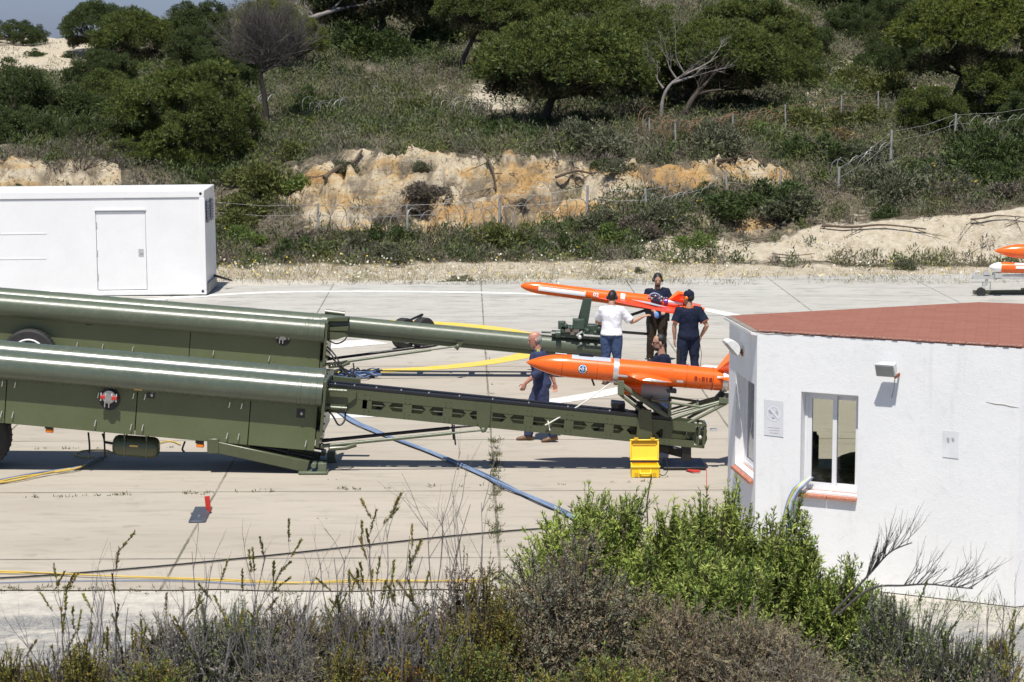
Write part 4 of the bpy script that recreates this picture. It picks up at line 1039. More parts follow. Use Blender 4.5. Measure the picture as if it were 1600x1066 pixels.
# roof slab with a thin pale edge
ctr = sum(plan, Vector()) / 6
def grow(p, k): return p + (p - ctr).normalized() * k
mb = MB().prism([grow(p, -.01) + Vector((0, 0, ZR - .018)) for p in plan], (0, 0, .018)); rf = mb.build('roof', roof_tiles(), bd, smooth=False)
d = (cA - cD).normalized(); n_ = Vector((d.y, -d.x, 0))
MB().prism([cD + n_ * .002 + Vector((0, 0, ZR - .06)), cA + n_ * .002 + Vector((0, 0, ZR - .06)), cA + n_ * .075 + Vector((0, 0, ZR - .045)), cD + n_ * .075 + Vector((0, 0, ZR - .045))], (0, 0, .035)).build('eave_strip', pm('eave_paint', (.74, .74, .73), .7), rf, bevel=.004)
rng = random.Random(4)
for k in range(11):
    q = cD.lerp(cA, (k + .5) / 11) + n_ * .02 + Vector((0, 0, ZR - .012)); MB().box(q, (.14, .09, .02), d).build('tile_end', pm('lichen_tile', (.22, .19, .16), .9, var=.3, scale=12), rf)
mr = MB()
for k in range(44):
    q = cA.lerp(cB, (k + .5) / 44) + Vector((0, 0, ZR + .002)); dd = (cB - cA).normalized(); nn = Vector((dd.y, -dd.x, 0))
    mr.box(q + nn * rng.uniform(-.042, -.030) + Vector((0, 0, rng.uniform(-.003, .003))), (3.05 / 44 - .004, .09, .012), dd)
mr.build('tile_edge', pm('edge_tiles', (.26, .10, .065), .85, var=.3, scale=9, dirt=(.55, .5, .46), dirt_amt=.8), rf, smooth=False)
# hairline cracks in the plaster
CRACK = pm('plaster_crack', (.44, .42, .39), .9)
for pts in ([(1541, 628), (1555, 631), (1568, 632), (1580, 635), (1592, 637)], [(1186, 520), (1200, 522), (1215, 521), (1232, 524), (1248, 523)]):
    P_ = []
    for x, y in pts:
        u, z = hit(x, y, cA, cB); P_.append(cA + (cB - cA).normalized() * u + Vector((0, 0, z)))
    MB().tube(P_, [.004] + [.007] * (len(P_) - 2) + [.003], 5).build('crack', CRACK, bd)
# things inside, seen through the glass
dsk = thing('desk', Vector((4.2, 27.4, 0)), 'dark desk standing inside the white building, seen through its front window', 'desk')
MB().box((4.3, 27.7, 1.08), (2.2, .7, .05)).build('top', pm('dark_desk', (.05, .05, .05), .5), dsk)
for x in (3.35, 5.2): MB().box((x, 27.7, .54), (.06, .6, 1.02)).build('leg', pm('dark_desk', (.05, .05, .05), .5), dsk)
hp = MB().ball((4.35, 27.7, 1.12), (.42, .25, .14), 20, 10).ball((4.7, 27.75, 1.12), (.34, .22, .11), 16, 8).build('equipment_cover', pm('dark_cloth', (.06, .055, .06), .9, bmp=.4, bscale=14), None, loc=(4.35, 27.7, 1.1)); tag(hp, 'dark cloth heaped over equipment on the desk behind the front window', 'cloth')
mn = thing('metal_canister', Vector((3.66, 27.6, 1.106)), 'tall dark canister upright on the desk behind the front window', 'canister')
MB().lathe([(0, .06), (.02, .065), (.36, .065), (.38, .05)], (3.66, 27.6, 1.106), (0, 0, 1), 20).build('body', pm('dark_canister', (.07, .06, .055), .5), mn); MB().lathe([(0, .04), (.03, .04), (.03, .01)], (3.66, 27.6, 1.487), (0, 0, 1), 16).build('cap', BLACK, mn)

# floodlights
dAB = (cB - cA).normalized(); nAB = Vector((dAB.y, -dAB.x, 0))
def onAB(px, py, off=0):
    u, z = hit(px, py, cA, cB); return cA + dAB * u + Vector((0, 0, z)) + nAB * off
GREYW = pm('weathered_white_lamp', (.66, .67, .66), .45, var=.1, dirt=(.4, .38, .34))
LENS = pm('grey_lamp_lens', (.30, .31, .30), .2)
RUST = pm('rusty_steel', (.24, .085, .035), .85, var=.3, scale=12)
o_ = onAB(1397, 580)
f1 = thing('floodlight', o_, 'square white floodlight with grey glass on the front wall of the white building', 'floodlight')
ax = (nAB * .85 + Vector((0, 0, -.42)) - dAB * .25).normalized(); sx_ = dAB
c = o_ + nAB * .17 + Vector((0, 0, .02)) - dAB * .05
up = ax.cross(sx_).normalized()
if up.z < 0: up = -up
def rectp(c, a, b, w_, h_): return [c + sx_ * i * w_ + up * j * h_ for i, j in ((-1, -1), (1, -1), (1, 1), (-1, 1))]
fr_ = rectp(c, 0, 0, .115, .085); bk = rectp(c - ax * .10 + up * .01, 0, 0, .085, .05)
hb = MB().add(fr_ + bk, [(0, 1, 2, 3), (7, 6, 5, 4), (0, 4, 5, 1), (1, 5, 6, 2), (2, 6, 7, 3), (3, 7, 4, 0)]).build('housing', GREYW, f1, bevel=.008)
q = rectp(c + ax * .004, 0, 0, .098, .068); MB().prism(q, ax * .005).build('lens', LENS, hb, smooth=False)
mb = MB().bar(o_ + Vector((0, 0, -.03)) + dAB * .06, o_ + nAB * .14 + Vector((0, 0, -.05)) + dAB * .06, .02, .03).bar(o_ + nAB * .004 + dAB * .06 + Vector((0, 0, -.01)), o_ + nAB * .004 + dAB * .06 + Vector((0, 0, -.07)), .06, .01); mb.build('bracket', RUST, f1)
MB().tube(smooth_path([o_ + nAB * .08 + Vector((0, 0, -.02)) + dAB * .04, o_ + nAB * .05 + Vector((0, 0, -.18)) + dAB * .02, o_ + nAB * .008 + Vector((0, 0, -.3)) + dAB * -.02], 6), .006, 6).build('lead', GREYP, f1)
dDA = (cA - cD).normalized(); nDA = Vector((dDA.y, -dDA.x, 0))
u, z = hit(1160, 549, cD, cA); o_ = cD + dDA * u + Vector((0, 0, z))
f2 = thing('floodlight', o_, 'rounded white floodlight hanging on the shaded side wall of the white building', 'floodlight')
ax = (nDA * .7 + Vector((0, 0, -.6)) + dDA * .1).normalized(); c = o_ + nDA * .15 + Vector((0, 0, .04))
sd_ = dDA; upv = ax.cross(sd_).normalized()
if upv.z < 0: upv = -upv
prof = []
for k in range(9):
    a = math.pi * k / 8; prof.append(c + upv * (-.11 * math.cos(a)) - ax * (.10 * math.sin(a)))
MB().prism([q - sd_ * .12 for q in prof], sd_ * .24).build('housing', GREYW, f2, bevel=.006)
MB().box(c + ax * .008, (.22, .012, .2), sd_, uz=upv).build('lens', LENS, f2)
MB().bar(o_, o_ + nDA * .1 + Vector((0, 0, .0)), .03, .05).box(o_ + nDA * .004 + Vector((0, 0, -.03)), (.1, .008, .05), sd_).build('bracket', RUST, f2)
# paper signs
PAPER = pm('sun_bleached_paper', (.60, .61, .63), .8, var=.06); PAPER2 = pm('sun_bleached_print', (.68, .70, .74), .8)
def sheet(pxs, off=.004):
    P_ = [onAB(x, y, off) for x, y in pxs]; return MB().prism(P_, nAB * .002)
s1 = thing('no_smoking_sign', onAB(1209, 655), 'faded no smoking sign on the wall beside the front window', 'sign')
sheet([(1194, 624), (1224, 627.5), (1224, 683), (1194, 679.5)]).build('paper', PAPER, s1, smooth=False)
c = onAB(1209.3, 646, .008); vup = Vector((0, 0, 1)); r_ = .088
MB().add([c + (dAB * math.cos(a) + vup * math.sin(a)) * rr for rr in (r_, r_ * .8) for a in [2 * math.pi * k / 36 for k in range(36)]], [(k, (k + 1) % 36, 36 + (k + 1) % 36, 36 + k) for k in range(36)]).build('ring', PAPER2, s1, smooth=False)
MB().bar(c + (dAB * -.7 + vup * .7) * r_ * .86 + nAB * .002, c + (dAB * .7 + vup * -.7) * r_ * .86 + nAB * .002, .002, .016, nAB.cross(dAB)).build('slash', PAPER2, s1)
PRT = pm('faded_grey_print', (.36, .37, .41), .8)
mb = MB()
for a, b, c2, d2 in ((-.055, .03, -.03, .0), (-.02, -.045, .01, -.055), (.03, .035, .05, .0), (-.045, .038, -.055, .026)):
    mb.bar(c + dAB * a + vup * b + nAB * .001, c + dAB * c2 + vup * d2 + nAB * .001, .003, .010, vup)
mb.build('picture', PRT, s1)
mb = MB()
for k in range(3):
    q = onAB(1198, 667 + k * 4, .0075); mb.box(q + dAB * .09, (.15 - .02 * k, .0015, .008), dAB)
mb.build('print_lines', pm('faded_rose_print', (.58, .53, .55), .8), s1)
s2 = thing('paper_notice', onAB(1485, 694), 'small bleached paper notice with a dark smudge, right of the floodlight', 'notice')
sheet([(1473, 672), (1498, 675), (1498, 717), (1473, 714)]).build('paper', pm('bleached_notice', (.66, .67, .68), .8), s2, smooth=False)
c = onAB(1485.5, 688, .008); MB().add([c + dAB * x + vup * y for x, y in ((-.045, .025), (-.02, .03), (-.012, .0), (-.02, -.035), (-.04, -.02))], [(0, 1, 2, 3, 4)]).add([c + dAB * x + vup * y for x, y in ((.01, .03), (.035, .028), (.045, .0), (.03, -.02), (.015, -.005))], [(0, 1, 2, 3, 4)]).build('smudge', PRT, s2, smooth=False)
# cables out of the window
P_ = [onAB(1262, 748, -.1), onAB(1254, 757, .05), onAB(1246, 768, .08), onAB(1238, 788, .08), onAB(1232, 820, .07), onAB(1230, 900, .1)]
for k, cl in enumerate(((.20, .30, .52), (.55, .50, .12), (.62, .62, .62), (.30, .40, .55), (.12, .12, .12))):
    pass
cbl = thing('cable_bundle', P_[2], 'bundle of blue, yellow and white cables hanging out of the front window', 'cables')
for k, cl in enumerate(((.20, .30, .52), (.55, .50, .12), (.62, .62, .62), (.30, .40, .55), (.16, .17, .2))):
    MB().tube(smooth_path([q + dAB * .022 * (k - 2) * (1 if i > 0 else .6) + nAB * (.012 * (k % 2)) for i, q in enumerate(P_)], 6), .011, 8).build('cable', pm('cable_colour_%s' % 'abcde'[k], cl, .5), cbl)

# ---------------------------------------------------------------- white cabin behind the launchers
k0 = atZ(322, 463.5); YC = k0.y
ct = thing('site_cabin', k0 + Vector((-4, 1.2, 0)), 'long white prefabricated site cabin behind the launch trailers', 'cabin')
CW = pm('white_cabin_paint', (.74, .74, .745), .38, var=.03, scale=1.5, dirt=(.6, .6, .58), dirt_amt=.12)
Lc, Dc, Hc = 9.2, 2.5, 2.62
FC = Frame(k0 + Vector((-Lc / 2, 0, 0)), -.5, 1.5)
h_ = Lc / 2
dl0, dl1 = px_s(FC, 155, 0), px_s(FC, 231, 0)
mb = MB(); FC.box(mb, -h_, dl0 - .010, .03, Dc - .03, .10, Hc - .2); mb.build('wall_panel', CW, ct, bevel=.004)
mb = MB(); FC.box(mb, dl1 + .010, h_ - .03, .03, Dc - .03, .10, Hc - .2); mb.build('wall_panel', CW, ct, bevel=.004)
mb = MB(); FC.box(mb, dl0 - .01, dl1 + .01, .12, Dc - .03, .10, Hc - .2); FC.box(mb, dl0 - .01, dl1 + .01, .03, .12, 2.11, Hc - .2); mb.build('wall_panel', CW, ct)
mb = MB(); FC.box(mb, dl0, dl1, .045, .09, .14, 2.1); dr = mb.build('door', CW, ct, bevel=.006)
s = px_s(FC, 223, 0); mb = MB(); FC.box(mb, s - .06, s + .07, .035, .046, .98, 1.16); FC.box(mb, s - .02, s + .05, .02, .036, 1.05, 1.08); mb.build('handle', pm('worn_lock_plate', (.5, .5, .5), .4, metal=.4), dr)
for z_ in (.4, 1.0, 1.7): mb = MB(); FC.box(mb, dl0 - .015, dl0 + .02, .03, .05, z_, z_ + .14); mb.build('hinge', GREYP, dr)
mb = MB(); FC.box(mb, dl0 - .03, dl1 + .03, .0, .05, 2.135, 2.16); mb.build('drip_rail', CW, dr)
mb = MB(); FC.box(mb, -h_, h_, 0, Dc, Hc - .19, Hc); mb.build('roof_frame', CW, ct, bevel=.02)
mb = MB(); FC.box(mb, -h_, h_, 0, Dc, .0, .12); mb.build('base_frame', CW, ct, bevel=.01)
for w0 in (0, Dc - .14):
    mb = MB(); FC.box(mb, h_ - .13, h_ + .004, w0 - .004, w0 + .144, .12, Hc - .19); mb.build('corner_post', CW, ct, bevel=.01)
for hh in (.04, Hc - .13):
    mb = MB(); mb.lathe([(0, .035), (.004, .035), (.004, .001)], FC(h_ - .09, 0, hh + .04), -FC.uy, 14); mb.build('lifting_hole', BLACK, ct)
for y in (366, 405):
    s0_, hh = px_sh(FC, -40, y + 1, 0); s1_, _ = px_sh(FC, 72, y, 0); mb = MB(); FC.box(mb, s0_, s1_, .022, .032, hh, hh + .025); mb.build('side_rail', CW, ct)
for w0 in (.5, 1.45):
    mb = MB(); FC.box(mb, h_ + .0, h_ + .012, w0, w0 + .55, 1.75, 2.3); v_ = mb.build('vent', pm('vent_grey', (.22, .23, .26), .5), ct)
    mb = MB()
    for k in range(7): FC.box(mb, h_ + .012, h_ + .03, w0 + .03, w0 + .52, 1.79 + k * .07, 1.82 + k * .07)
    mb.build('louvre', pm('louvre_grey', (.4, .41, .44), .5), v_)
mb = MB(); FC.box(mb, h_ - .03, h_ + .03, .2, 2.3, .0, .25); mb.build('end_step', pm('grey_step', (.25, .25, .25), .6), ct)
MB().tube([FC(h_, 1.9, .3), FC(h_ + .4, 1.7, .2)], .03, 8).tube([FC(h_ + .3, 1.5, .25), FC(h_ + .45, 1.9, .16)], .025, 8).build('tow_fitting', BLACK, ct)

# ---------------------------------------------------------------- small things on the pad
q = atZ(1008.5, 747); bx = thing('equipment_case', q, 'open bright yellow equipment case on the pad in front of the lattice boom', 'case')
x0, y0 = q.x, q.y + .16
YE = pm('yellow_case_inside', (.86, .60, .05), .45, var=.05)
mb = MB().box((x0, y0, .02), (.40, .32, .03)).box((x0, y0 - .15, .09), (.40, .025, .17)).box((x0, y0 + .15, .09), (.40, .025, .17)).box((x0 - .19, y0, .09), (.025, .28, .17)).box((x0 + .19, y0, .09), (.025, .28, .17)); bs = mb.build('base', YELLOW, bx, bevel=.008)
MB().box((x0, y0 - .162, .165), (.425, .03, .025)).build('rim', YE, bs, bevel=.004)
MB().tube(smooth_path([(x0 - .075, y0 - .165, .12), (x0 - .075, y0 - .19, .075), (x0 - .06, y0 - .195, .07), (x0 + .06, y0 - .195, .07), (x0 + .075, y0 - .19, .075), (x0 + .075, y0 - .165, .12)], 5), .014, 8).build('handle', YE, bs)
for dx in (-.13, .13): MB().box((x0 + dx, y0 - .168, .05), (.05, .02, .06)).build('latch', pm('amber_latch', (.62, .36, .02), .5), bs)
lt = Vector((0, .16, .98)).normalized()
lo_ = Vector((x0, y0 + .165, .19)); wv = Vector((1, 0, 0)); nv = Vector((0, -.98, .16)).normalized()
mb = MB().box(lo_ + lt * .16, (.42, .02, .31), wv, uy=nv, uz=lt)
for s_, (a, b) in ((1, (.42, .04)),):
    mb.box(lo_ + lt * .305 + nv * .03, (.42, .05, .022), wv, uy=nv, uz=lt).box(lo_ + lt * .02 + nv * .03, (.42, .05, .022), wv, uy=nv, uz=lt)
    mb.box(lo_ + lt * .16 - wv * .2 + nv * .03, (.022, .05, .26), wv, uy=nv, uz=lt).box(lo_ + lt * .16 + wv * .2 + nv * .03, (.022, .05, .26), wv, uy=nv, uz=lt)
ld = mb.build('lid', YE, bx, bevel=.008)
for dx in (-.12, .12): MB().box(lo_ + lt * .325 + wv * dx + nv * .03, (.06, .06, .035), wv, uy=nv, uz=lt).build('lid_latch', pm('amber_latch', (.62, .36, .02), .5), ld)
MB().box(lo_ + lt * .255 + nv * .016, (.34, .012, .05), wv, uy=nv, uz=lt).build('lid_strap', pm('amber_latch', (.62, .36, .02), .5), ld)
def ground_cable(name, label, cat, px_pts, r, mat, strands=1, spread=.03, seed=1, z=.012, group=None):
    rng = random.Random(seed); base = [atZ(*p) for p in px_pts]
    root = thing(name, base[0], label, cat, group) if strands > 1 else None
    for k in range(strands):
        pts = [b + Vector((rng.uniform(-spread, spread) * .4, rng.uniform(-spread, spread), z + r + rng.uniform(0, spread * .3))) if strands > 1 else b + Vector((0, 0, z + r)) for b in base]
        mb = MB().tube(smooth_path(pts, 8), r, 8)
        if strands > 1: mb.build('strand', mat[k % len(mat)] if isinstance(mat, list) else mat, root)
        else:
            o = mb.build(name, mat, None, loc=base[0]); tag(o, label, cat, group)
BLUE = pm('pale_blue_hose', (.20, .27, .40), .4); BLUE2 = pm('slate_blue_hose', (.11, .16, .27), .4); YC_ = pm('yellow_cable', (.56, .40, .09), .5); GRYB = pm('blue_grey_cable', (.15, .2, .32), .5)
ground_cable('hose_bundle', 'bundle of pale blue hoses crossing the pad from the nearer trailer to the green bush', 'hoses', [(522, 640), (545, 658), (585, 676), (640, 697), (700, 721), (750, 744), (790, 764), (850, 790), (900, 815)], .013, [BLUE, BLUE2, BLUE], 8, .09, 3)
ground_cable('cable', 'black cable lying straight across the near part of the pad', 'cable', [(-60, 909), (60, 903), (200, 892), (300, 883), (420, 871), (560, 856), (690, 842), (800, 832), (860, 828)], .011, CABLEB)
ground_cable('cable_pair', 'pair of yellow cables twisted together along the near edge of the pad', 'cables', [(-60, 896), (60, 901), (150, 904), (260, 909), (380, 912), (460, 912), (560, 913), (680, 912), (760, 911)], .0085, YC_, 2, .07, 5)
ground_cable('cable', 'thin blue grey cable beside the yellow pair near the bushes', 'cable', [(-60, 915), (80, 911), (200, 910), (300, 911), (400, 917)], .007, GRYB)
ground_cable('cable_pair', 'yellow and blue cables running out from under the nearer trailer at the left edge', 'cables', [(-40, 764), (20, 753), (70, 743), (120, 735), (150, 724), (166, 714)], .014, [YC_, GRYB], 3, .14, 8)
ground_cable('cable', 'loop of yellow cable under the air tank of the nearer trailer', 'cable', [(166, 714), (140, 718), (118, 713), (130, 707), (165, 706), (180, 710), (215, 704), (262, 692), (282, 697)], .012, YC_)
ground_cable('wire', 'thin red wire trailing from the boom end to the bushes', 'wire', [(1078, 716), (1086, 720), (1094, 728), (1103, 734), (1104, 748), (1104, 775)], .005, pm('red_wire', (.5, .05, .05), .5))
ground_cable('cable', 'dark cable running from the yellow case towards the bushes', 'cable', [(1018, 747), (1014, 765), (1011, 790), (1012, 820)], .009, CABLEB)
ground_cable('tangled_cables', 'tangle of blue cables on the pad behind the nearer trailer', 'cables', [(528, 588), (545, 591), (560, 587), (574, 585), (588, 588), (575, 592), (552, 590), (540, 587), (562, 589), (590, 589)], .015, [BLUE2, pm('navy_cable', (.03, .05, .14), .4), BLUE], 6, .3, 7)
MB_c = [Vector((x0 + .2, y0 - .1, .2)), Vector((x0 + .28, y0 - .12, .3)), Vector((x0 + .32, y0 - .14, .12)), Vector((x0 + .26, y0 - .18, .04)), Vector((x0 + .2, y0 - .17, .06))]
MB().tube(smooth_path(MB_c, 8), .007, 6).build('lead', CABLEB, bx)
pl = thing('pliers', atZ(1083, 741), 'red handled pliers lying on the pad beside the yellow case', 'pliers')
a_ = atZ(1075, 738) + Vector((0, 0, .03)); MB().tube([a_, a_ + Vector((.06, -.03, 0)), a_ + Vector((.18, -.05, 0))], [.018, .016, .012], 8).tube([a_, a_ + Vector((.07, -.12, 0)), a_ + Vector((.16, -.12, 0))], [.018, .016, .012], 8).build('handle', REDP, pl)
MB().tube([a_, a_ + Vector((-.03, .08, .0))], [.02, .008], 8).build('jaw', BLACK, pl)
# rings let into the concrete
for i, (x, y, lb) in enumerate([(519, 750, 'rusty ring in the concrete in front of the foot pad of the nearer trailer'), (503, 811, 'rusty ring set in the concrete midway between foot pad and black cable'), (585, 550, 'rusty ring in the concrete under the pipe boom'), (552, 651, 'rusty ring in the concrete behind the rods of the nearer trailer'), (495, 894, 'rusty ring in the concrete beside the yellow cables'), (668, 722, 'rusty ring in the concrete in the shadow of the lattice boom')]):
    q = atZ(x, y); o = MB().torus(q + Vector((0, 0, .015)), (0.1, -.9, .55), .060, .011, 100, 260).build('lifting_ring', pm('dark_rusty_ring', (.075, .045, .03), .8), None, loc=q)
    tag(o, lb, 'ring', 'lifting rings in the concrete')
q = [atZ(305, 795), atZ(332, 795), atZ(321, 817.5), atZ(294.5, 818)]
sp_ = thing('steel_plate', q[0], 'grey steel plate with a lifting bow and two red bars, on the pad', 'plate')
MB().prism([v + Vector((0, 0, .01)) for v in q], (0, 0, .02)).build('plate', pm('blued_steel_plate', (.10, .12, .16), .4, metal=.5, var=.2), sp_, bevel=.004)
c_ = (q[0] + q[2]) / 2 + Vector((-.02, .1, .03)); MB().torus(c_, (.3, -.95, .3), .11, .016, 90, 270).build('lifting_bow', STEEL, sp_); MB().ball(c_ + Vector((.03, -.28, 0)), (.025, .05, .025)).build('bolt', STEEL, sp_)
for k, (x, yb, yt) in enumerate(((322.5, 800, 775.5), (326.5, 803, 775))):
    q0 = atZ(x + 1.5, yb); q1 = atY(x - 1.0, yt, q0.y); MB().bar(q0 + Vector((0, 0, .03)), q1, .035, .022, (0, 1, 0)).build('red_bar', REDP, sp_, bevel=.004)
# ---------------------------------------------------------------- people
SKIN = pm('skin', (.42, .235, .16), .55, var=.08, scale=12); SKIN2 = pm('sunburnt_skin', (.46, .22, .16), .5, var=.12, scale=10)
def cloth(name, c, bs=13, b=.55): return pm(name, c, .85, var=.14, scale=5, bmp=b, bscale=bs, spec=.2)
NAVY = cloth('navy_cotton', (.010, .014, .034)); NAVY2 = cloth('navy_trousers', (.014, .019, .042)); JEANS = cloth('blue_denim', (.045, .070, .145)); WSHIRT = cloth('white_cotton', (.70, .70, .74), 10, .7)
UNIF = cloth('blue_uniform_cloth', (.04, .05, .105)); BROWNT = cloth('dark_brown_trousers', (.035, .026, .017)); LEATHER = pm('brown_leather', (.13, .075, .04), .6, var=.2)
BLSHOE = pm('black_leather', (.02, .02, .02), .5); HAIRB = pm('black_hair', (.010, .008, .007), .55, var=.3, scale=30, bmp=.6, bscale=70); HAIRG = pm('grey_hair', (.30, .29, .28), .7, var=.25, scale=30, bmp=.5, bscale=70)
BEARD = pm('dark_stubble', (.055, .035, .027), .8, var=.2, scale=30); EARO = pm('orange_ear_defender', (.80, .16, .01), .4); HEADB = pm('black_headset', (.014, .015, .018), .45)
EYE = pm('dark_eye', (.02, .015, .012), .3); LIP = pm('lips', (.28, .10, .08), .5)
def V(*a): return Vector(a)
class Person:
    def __init__(s, pos, yaw, label, lean=(0, 0), scale=1.0, head=(0, 0), skin=SKIN):
        s.root = thing('person', pos, label, 'person'); s.M = Matrix.Translation(Vector(pos)) @ Matrix.Rotation(R(yaw), 4, 'Z') @ Matrix.Scale(scale, 4)
        s.lean = lean; s.skin = skin; s.b = MB()
        hy, ht = head                       # turn to the person's left, nod down
        nk = s.sp(1.50); s.H = Matrix.Translation(V(nk[0], nk[1] - .012, 1.645)) @ Matrix.Rotation(R(hy), 4, 'Z') @ Matrix.Translation(V(0, .03, -.1)) @ Matrix.Rotation(R(ht), 4, 'X') @ Matrix.Translation(V(0, -.03, .1))
    def sp(s, z):
        k = max(0, z - .95); return (s.lean[0] * k, s.lean[1] * k)
    def P(s, x, y, z):
        a, b = s.sp(z); return V(x + a, y + b, z)
    def out(s, mb, name, mat, vox, parent=None):
        mb.v = [tuple(s.M @ Vector(v)) for v in mb.v]; 
        o = mb.build(name, mat, parent or s.root, remesh=vox) if vox else mb.build(name, mat, parent or s.root)
        if vox == .012:                       # creases in the cloth
            me = o.data; n = len(me.vertices); co = np.empty(n * 3, np.float32); no = np.empty(n * 3, np.float32); me.vertices.foreach_get('co', co); me.vertices.foreach_get('normal', no)
            co = co.reshape(-1, 3); no = no.reshape(-1, 3); k = abs(hash(name)) % 7 if False else len(s.root.children)
            a_ = co[:, 0] * 7 + co[:, 1] * 7; d = (1 - np.abs(2 * fbm(a_ + co[:, 2] * 3.5, co[:, 2] * 5.5 - a_ * .5 + k * 3.1, 7 + k, 3) - .94) * 2.2)
            d2 = fbm(a_ * 2.5, co[:, 2] * 14, 17 + k, 2) - .37
            co += no * (np.clip(d, -1, 1) * .011 + d2 * .012)[:, None]; me.vertices.foreach_set('co', co.ravel()); me.update()
        return o
    TORSO = [(.84, .10, .085, 0), (.88, .152, .105, .008), (.94, .170, .118, .012), (1.0, .164, .112, .008), (1.08, .150, .104, 0), (1.16, .152, .108, -.004), (1.26, .163, .118, -.006), (1.34, .172, .118, 0), (1.395, .160, .104, .006), (1.445, .108, .078, .012), (1.475, .075, .062, .014)]
    def torso(s, mb, z0, z1, g, scale=1):
        r = []
        for z, a, b, y in s.TORSO:
            if z0 - 1e-6 <= z <= z1 + 1e-6: r.append((s.P(0, y, z), V(a + g, 0, 0), V(0, b + g, 0)))
        mb.loft(r)
    def head(s, neck=True):
        b = s.b; H = s.H
        rows = [(-.128, .026, .03, -.052), (-.112, .046, .052, -.036), (-.08, .058, .074, -.02), (-.04, .066, .088, -.010), (0, .072, .096, -.002), (.045, .075, .099, .004), (.085, .066, .086, .008), (.112, .042, .056, .01), (.124, .012, .016, .01)]
        b.loft([(H @ V(0, y, z), H.to_3x3() @ V(a, 0, 0), H.to_3x3() @ V(0, d, 0)) for z, a, d, y in rows])
        b.tube([H @ V(0, -.090, .012), H @ V(0, -.112, -.028), H @ V(0, -.098, -.040)], [.009, .016, .012], 8)
        for sg in (-1, 1): b.ball(H @ V(sg * .077, .012, -.012), (.011, .020, .032), 10, 8, (s.M.to_3x3().normalized().inverted() @ s.M.to_3x3().normalized()) @ H.to_3x3())
        for sg in (-1, 1): b.ball(H @ V(sg * .03, -.088, .024), (.022, .012, .008), 8, 6)
        b.tube([s.P(0, .014, 1.42), s.P(0, .004, 1.50), H @ V(0, .012, -.08)], [.066, .058, .056], 14)
    def face(s):
        for sg in (-1, 1): s.out(MB().ball(s.H @ V(sg * .029, -.091, .010), (.013, .008, .006), 8, 6), 'eye', EYE, 0)
        s.out(MB().ball(s.H @ V(0, -.094, -.066), (.024, .010, .006), 10, 6), 'mouth', LIP, 0)
    def arm(s, sg, el, wr, hand_d, palm_n, curl=.5, bare=None):
        b = s.b; S = s.P(sg * .180, .008, 1.395); el, wr = V(*el), V(*wr)
        b.tube([s.P(sg * .10, .01, 1.41), S, S.lerp(el, .35), S.lerp(el, .8), el, el.lerp(wr, .3), el.lerp(wr, .75), wr], [.05, .056, .052, .044, .041, .043, .033, .027], 14)
        d = V(*hand_d).normalized(); n = V(*palm_n); n = (n - d * n.dot(d)).normalized(); wv = d.cross(n).normalized() * sg
        c = wr + d * .052
        b.loft([(wr - d * .008, wv * .024, n * .020), (wr + d * .018, wv * .033, n * .020), (wr + d * .05, wv * .041, n * .017), (wr + d * .085, wv * .040, n * .014), (wr + d * .094, wv * .034, n * .010)])
        for k, (off, ln) in enumerate(((-.031, .066), (-.0105, .077), (.0105, .072), (.031, .056))):
            p0 = wr + d * .082 + wv * off; cc = curl * (1 + .12 * k)
            d1 = (d + n * .5 * cc + wv * off * 2.5).normalized(); d2 = (d + n * 1.5 * cc + wv * off * 2).normalized(); d3 = (d * (1 - .6 * cc) + n * 2.4 * cc).normalized()
            p1 = p0 + d1 * ln * .48; p2 = p1 + d2 * ln * .32; p3 = p2 + d3 * ln * .28
            b.tube([p0, p1, p2, p3], [.0095, .009, .008, .0062], 8)
        t0 = wr + d * .022 - wv * .028; t1 = t0 + (d * .55 - wv * .75 + n * .35).normalized() * .038; t2 = t1 + (d * .85 - wv * .3 + n * .35).normalized() * .030; t3 = t2 + (d * .9 + n * .4).normalized() * .02
        b.tube([t0, t1, t2, t3], [.0125, .011, .0095, .0065], 8)
    def sleeve(s, mb, sg, el, wr=None, g=.018, upto=.62, loose=1.0):
        S = s.P(sg * .180, .008, 1.395); el = V(*el)
        p = [s.P(sg * .085, .01, 1.405), S]; r = [.07 + g * .4, .062 + g]
        if wr is None:
            e = S.lerp(el, upto); p += [S.lerp(el, upto * .5), e]; r += [.056 + g * loose, .054 + g * loose * 1.3]
        else:
            wr = V(*wr); p += [S.lerp(el, .5), el, el.lerp(wr, .35)]; r += [.052 + g, .045 + g, .044 + g]
        mb.tube(p, r, 14)
    def legs(s, hips, knees, ankles, toes, tmat, smat, flare=1.0, shoe=True):
        pants = MB(); 
        s.torso(pants, .88, 1.0, .018)
        for sg, kn, an, to in zip((-1, 1), knees, ankles, toes):
            hp = V(sg * hips, .005, .90); kn, an = V(*kn), V(*an)
            s.b.tube([hp, hp.lerp(kn, .5), kn, kn.lerp(an, .35), an], [.085, .070, .052, .05, .035], 12)
            pants.tube([hp + V(0, 0, .07), hp.lerp(kn, .25), hp.lerp(kn, .65), kn, kn.lerp(an, .4), kn.lerp(an, .85), an + V(0, 0, .0)], [.098, .110, .092, .079, .076, .070 * flare, .068 * flare], 16)
            t_ = V(*to).normalized(); side = V(-t_.y, t_.x, 0)
            sh = MB(); base = V(an.x, an.y, max(0, an.z - .085))
            pitch = V(t_.x, t_.y, t_.z)
            rows = [(-.075, .030, .03, .035), (-.05, .038, .045, .045), (0, .040, .055, .055), (.06, .042, .042, .042), (.12, .048, .032, .032), (.17, .042, .026, .026), (.20, .018, .015, .018)]
            upv = side.cross(t_) * -1
            if upv.z < 0: upv = -upv
            sh.loft([(base + t_ * x + upv * zc, side * a, upv * h) for x, a, h, zc in rows])
            sh.tube([base + upv * .05, an + V(0, 0, .05)], [.042, .045], 10)
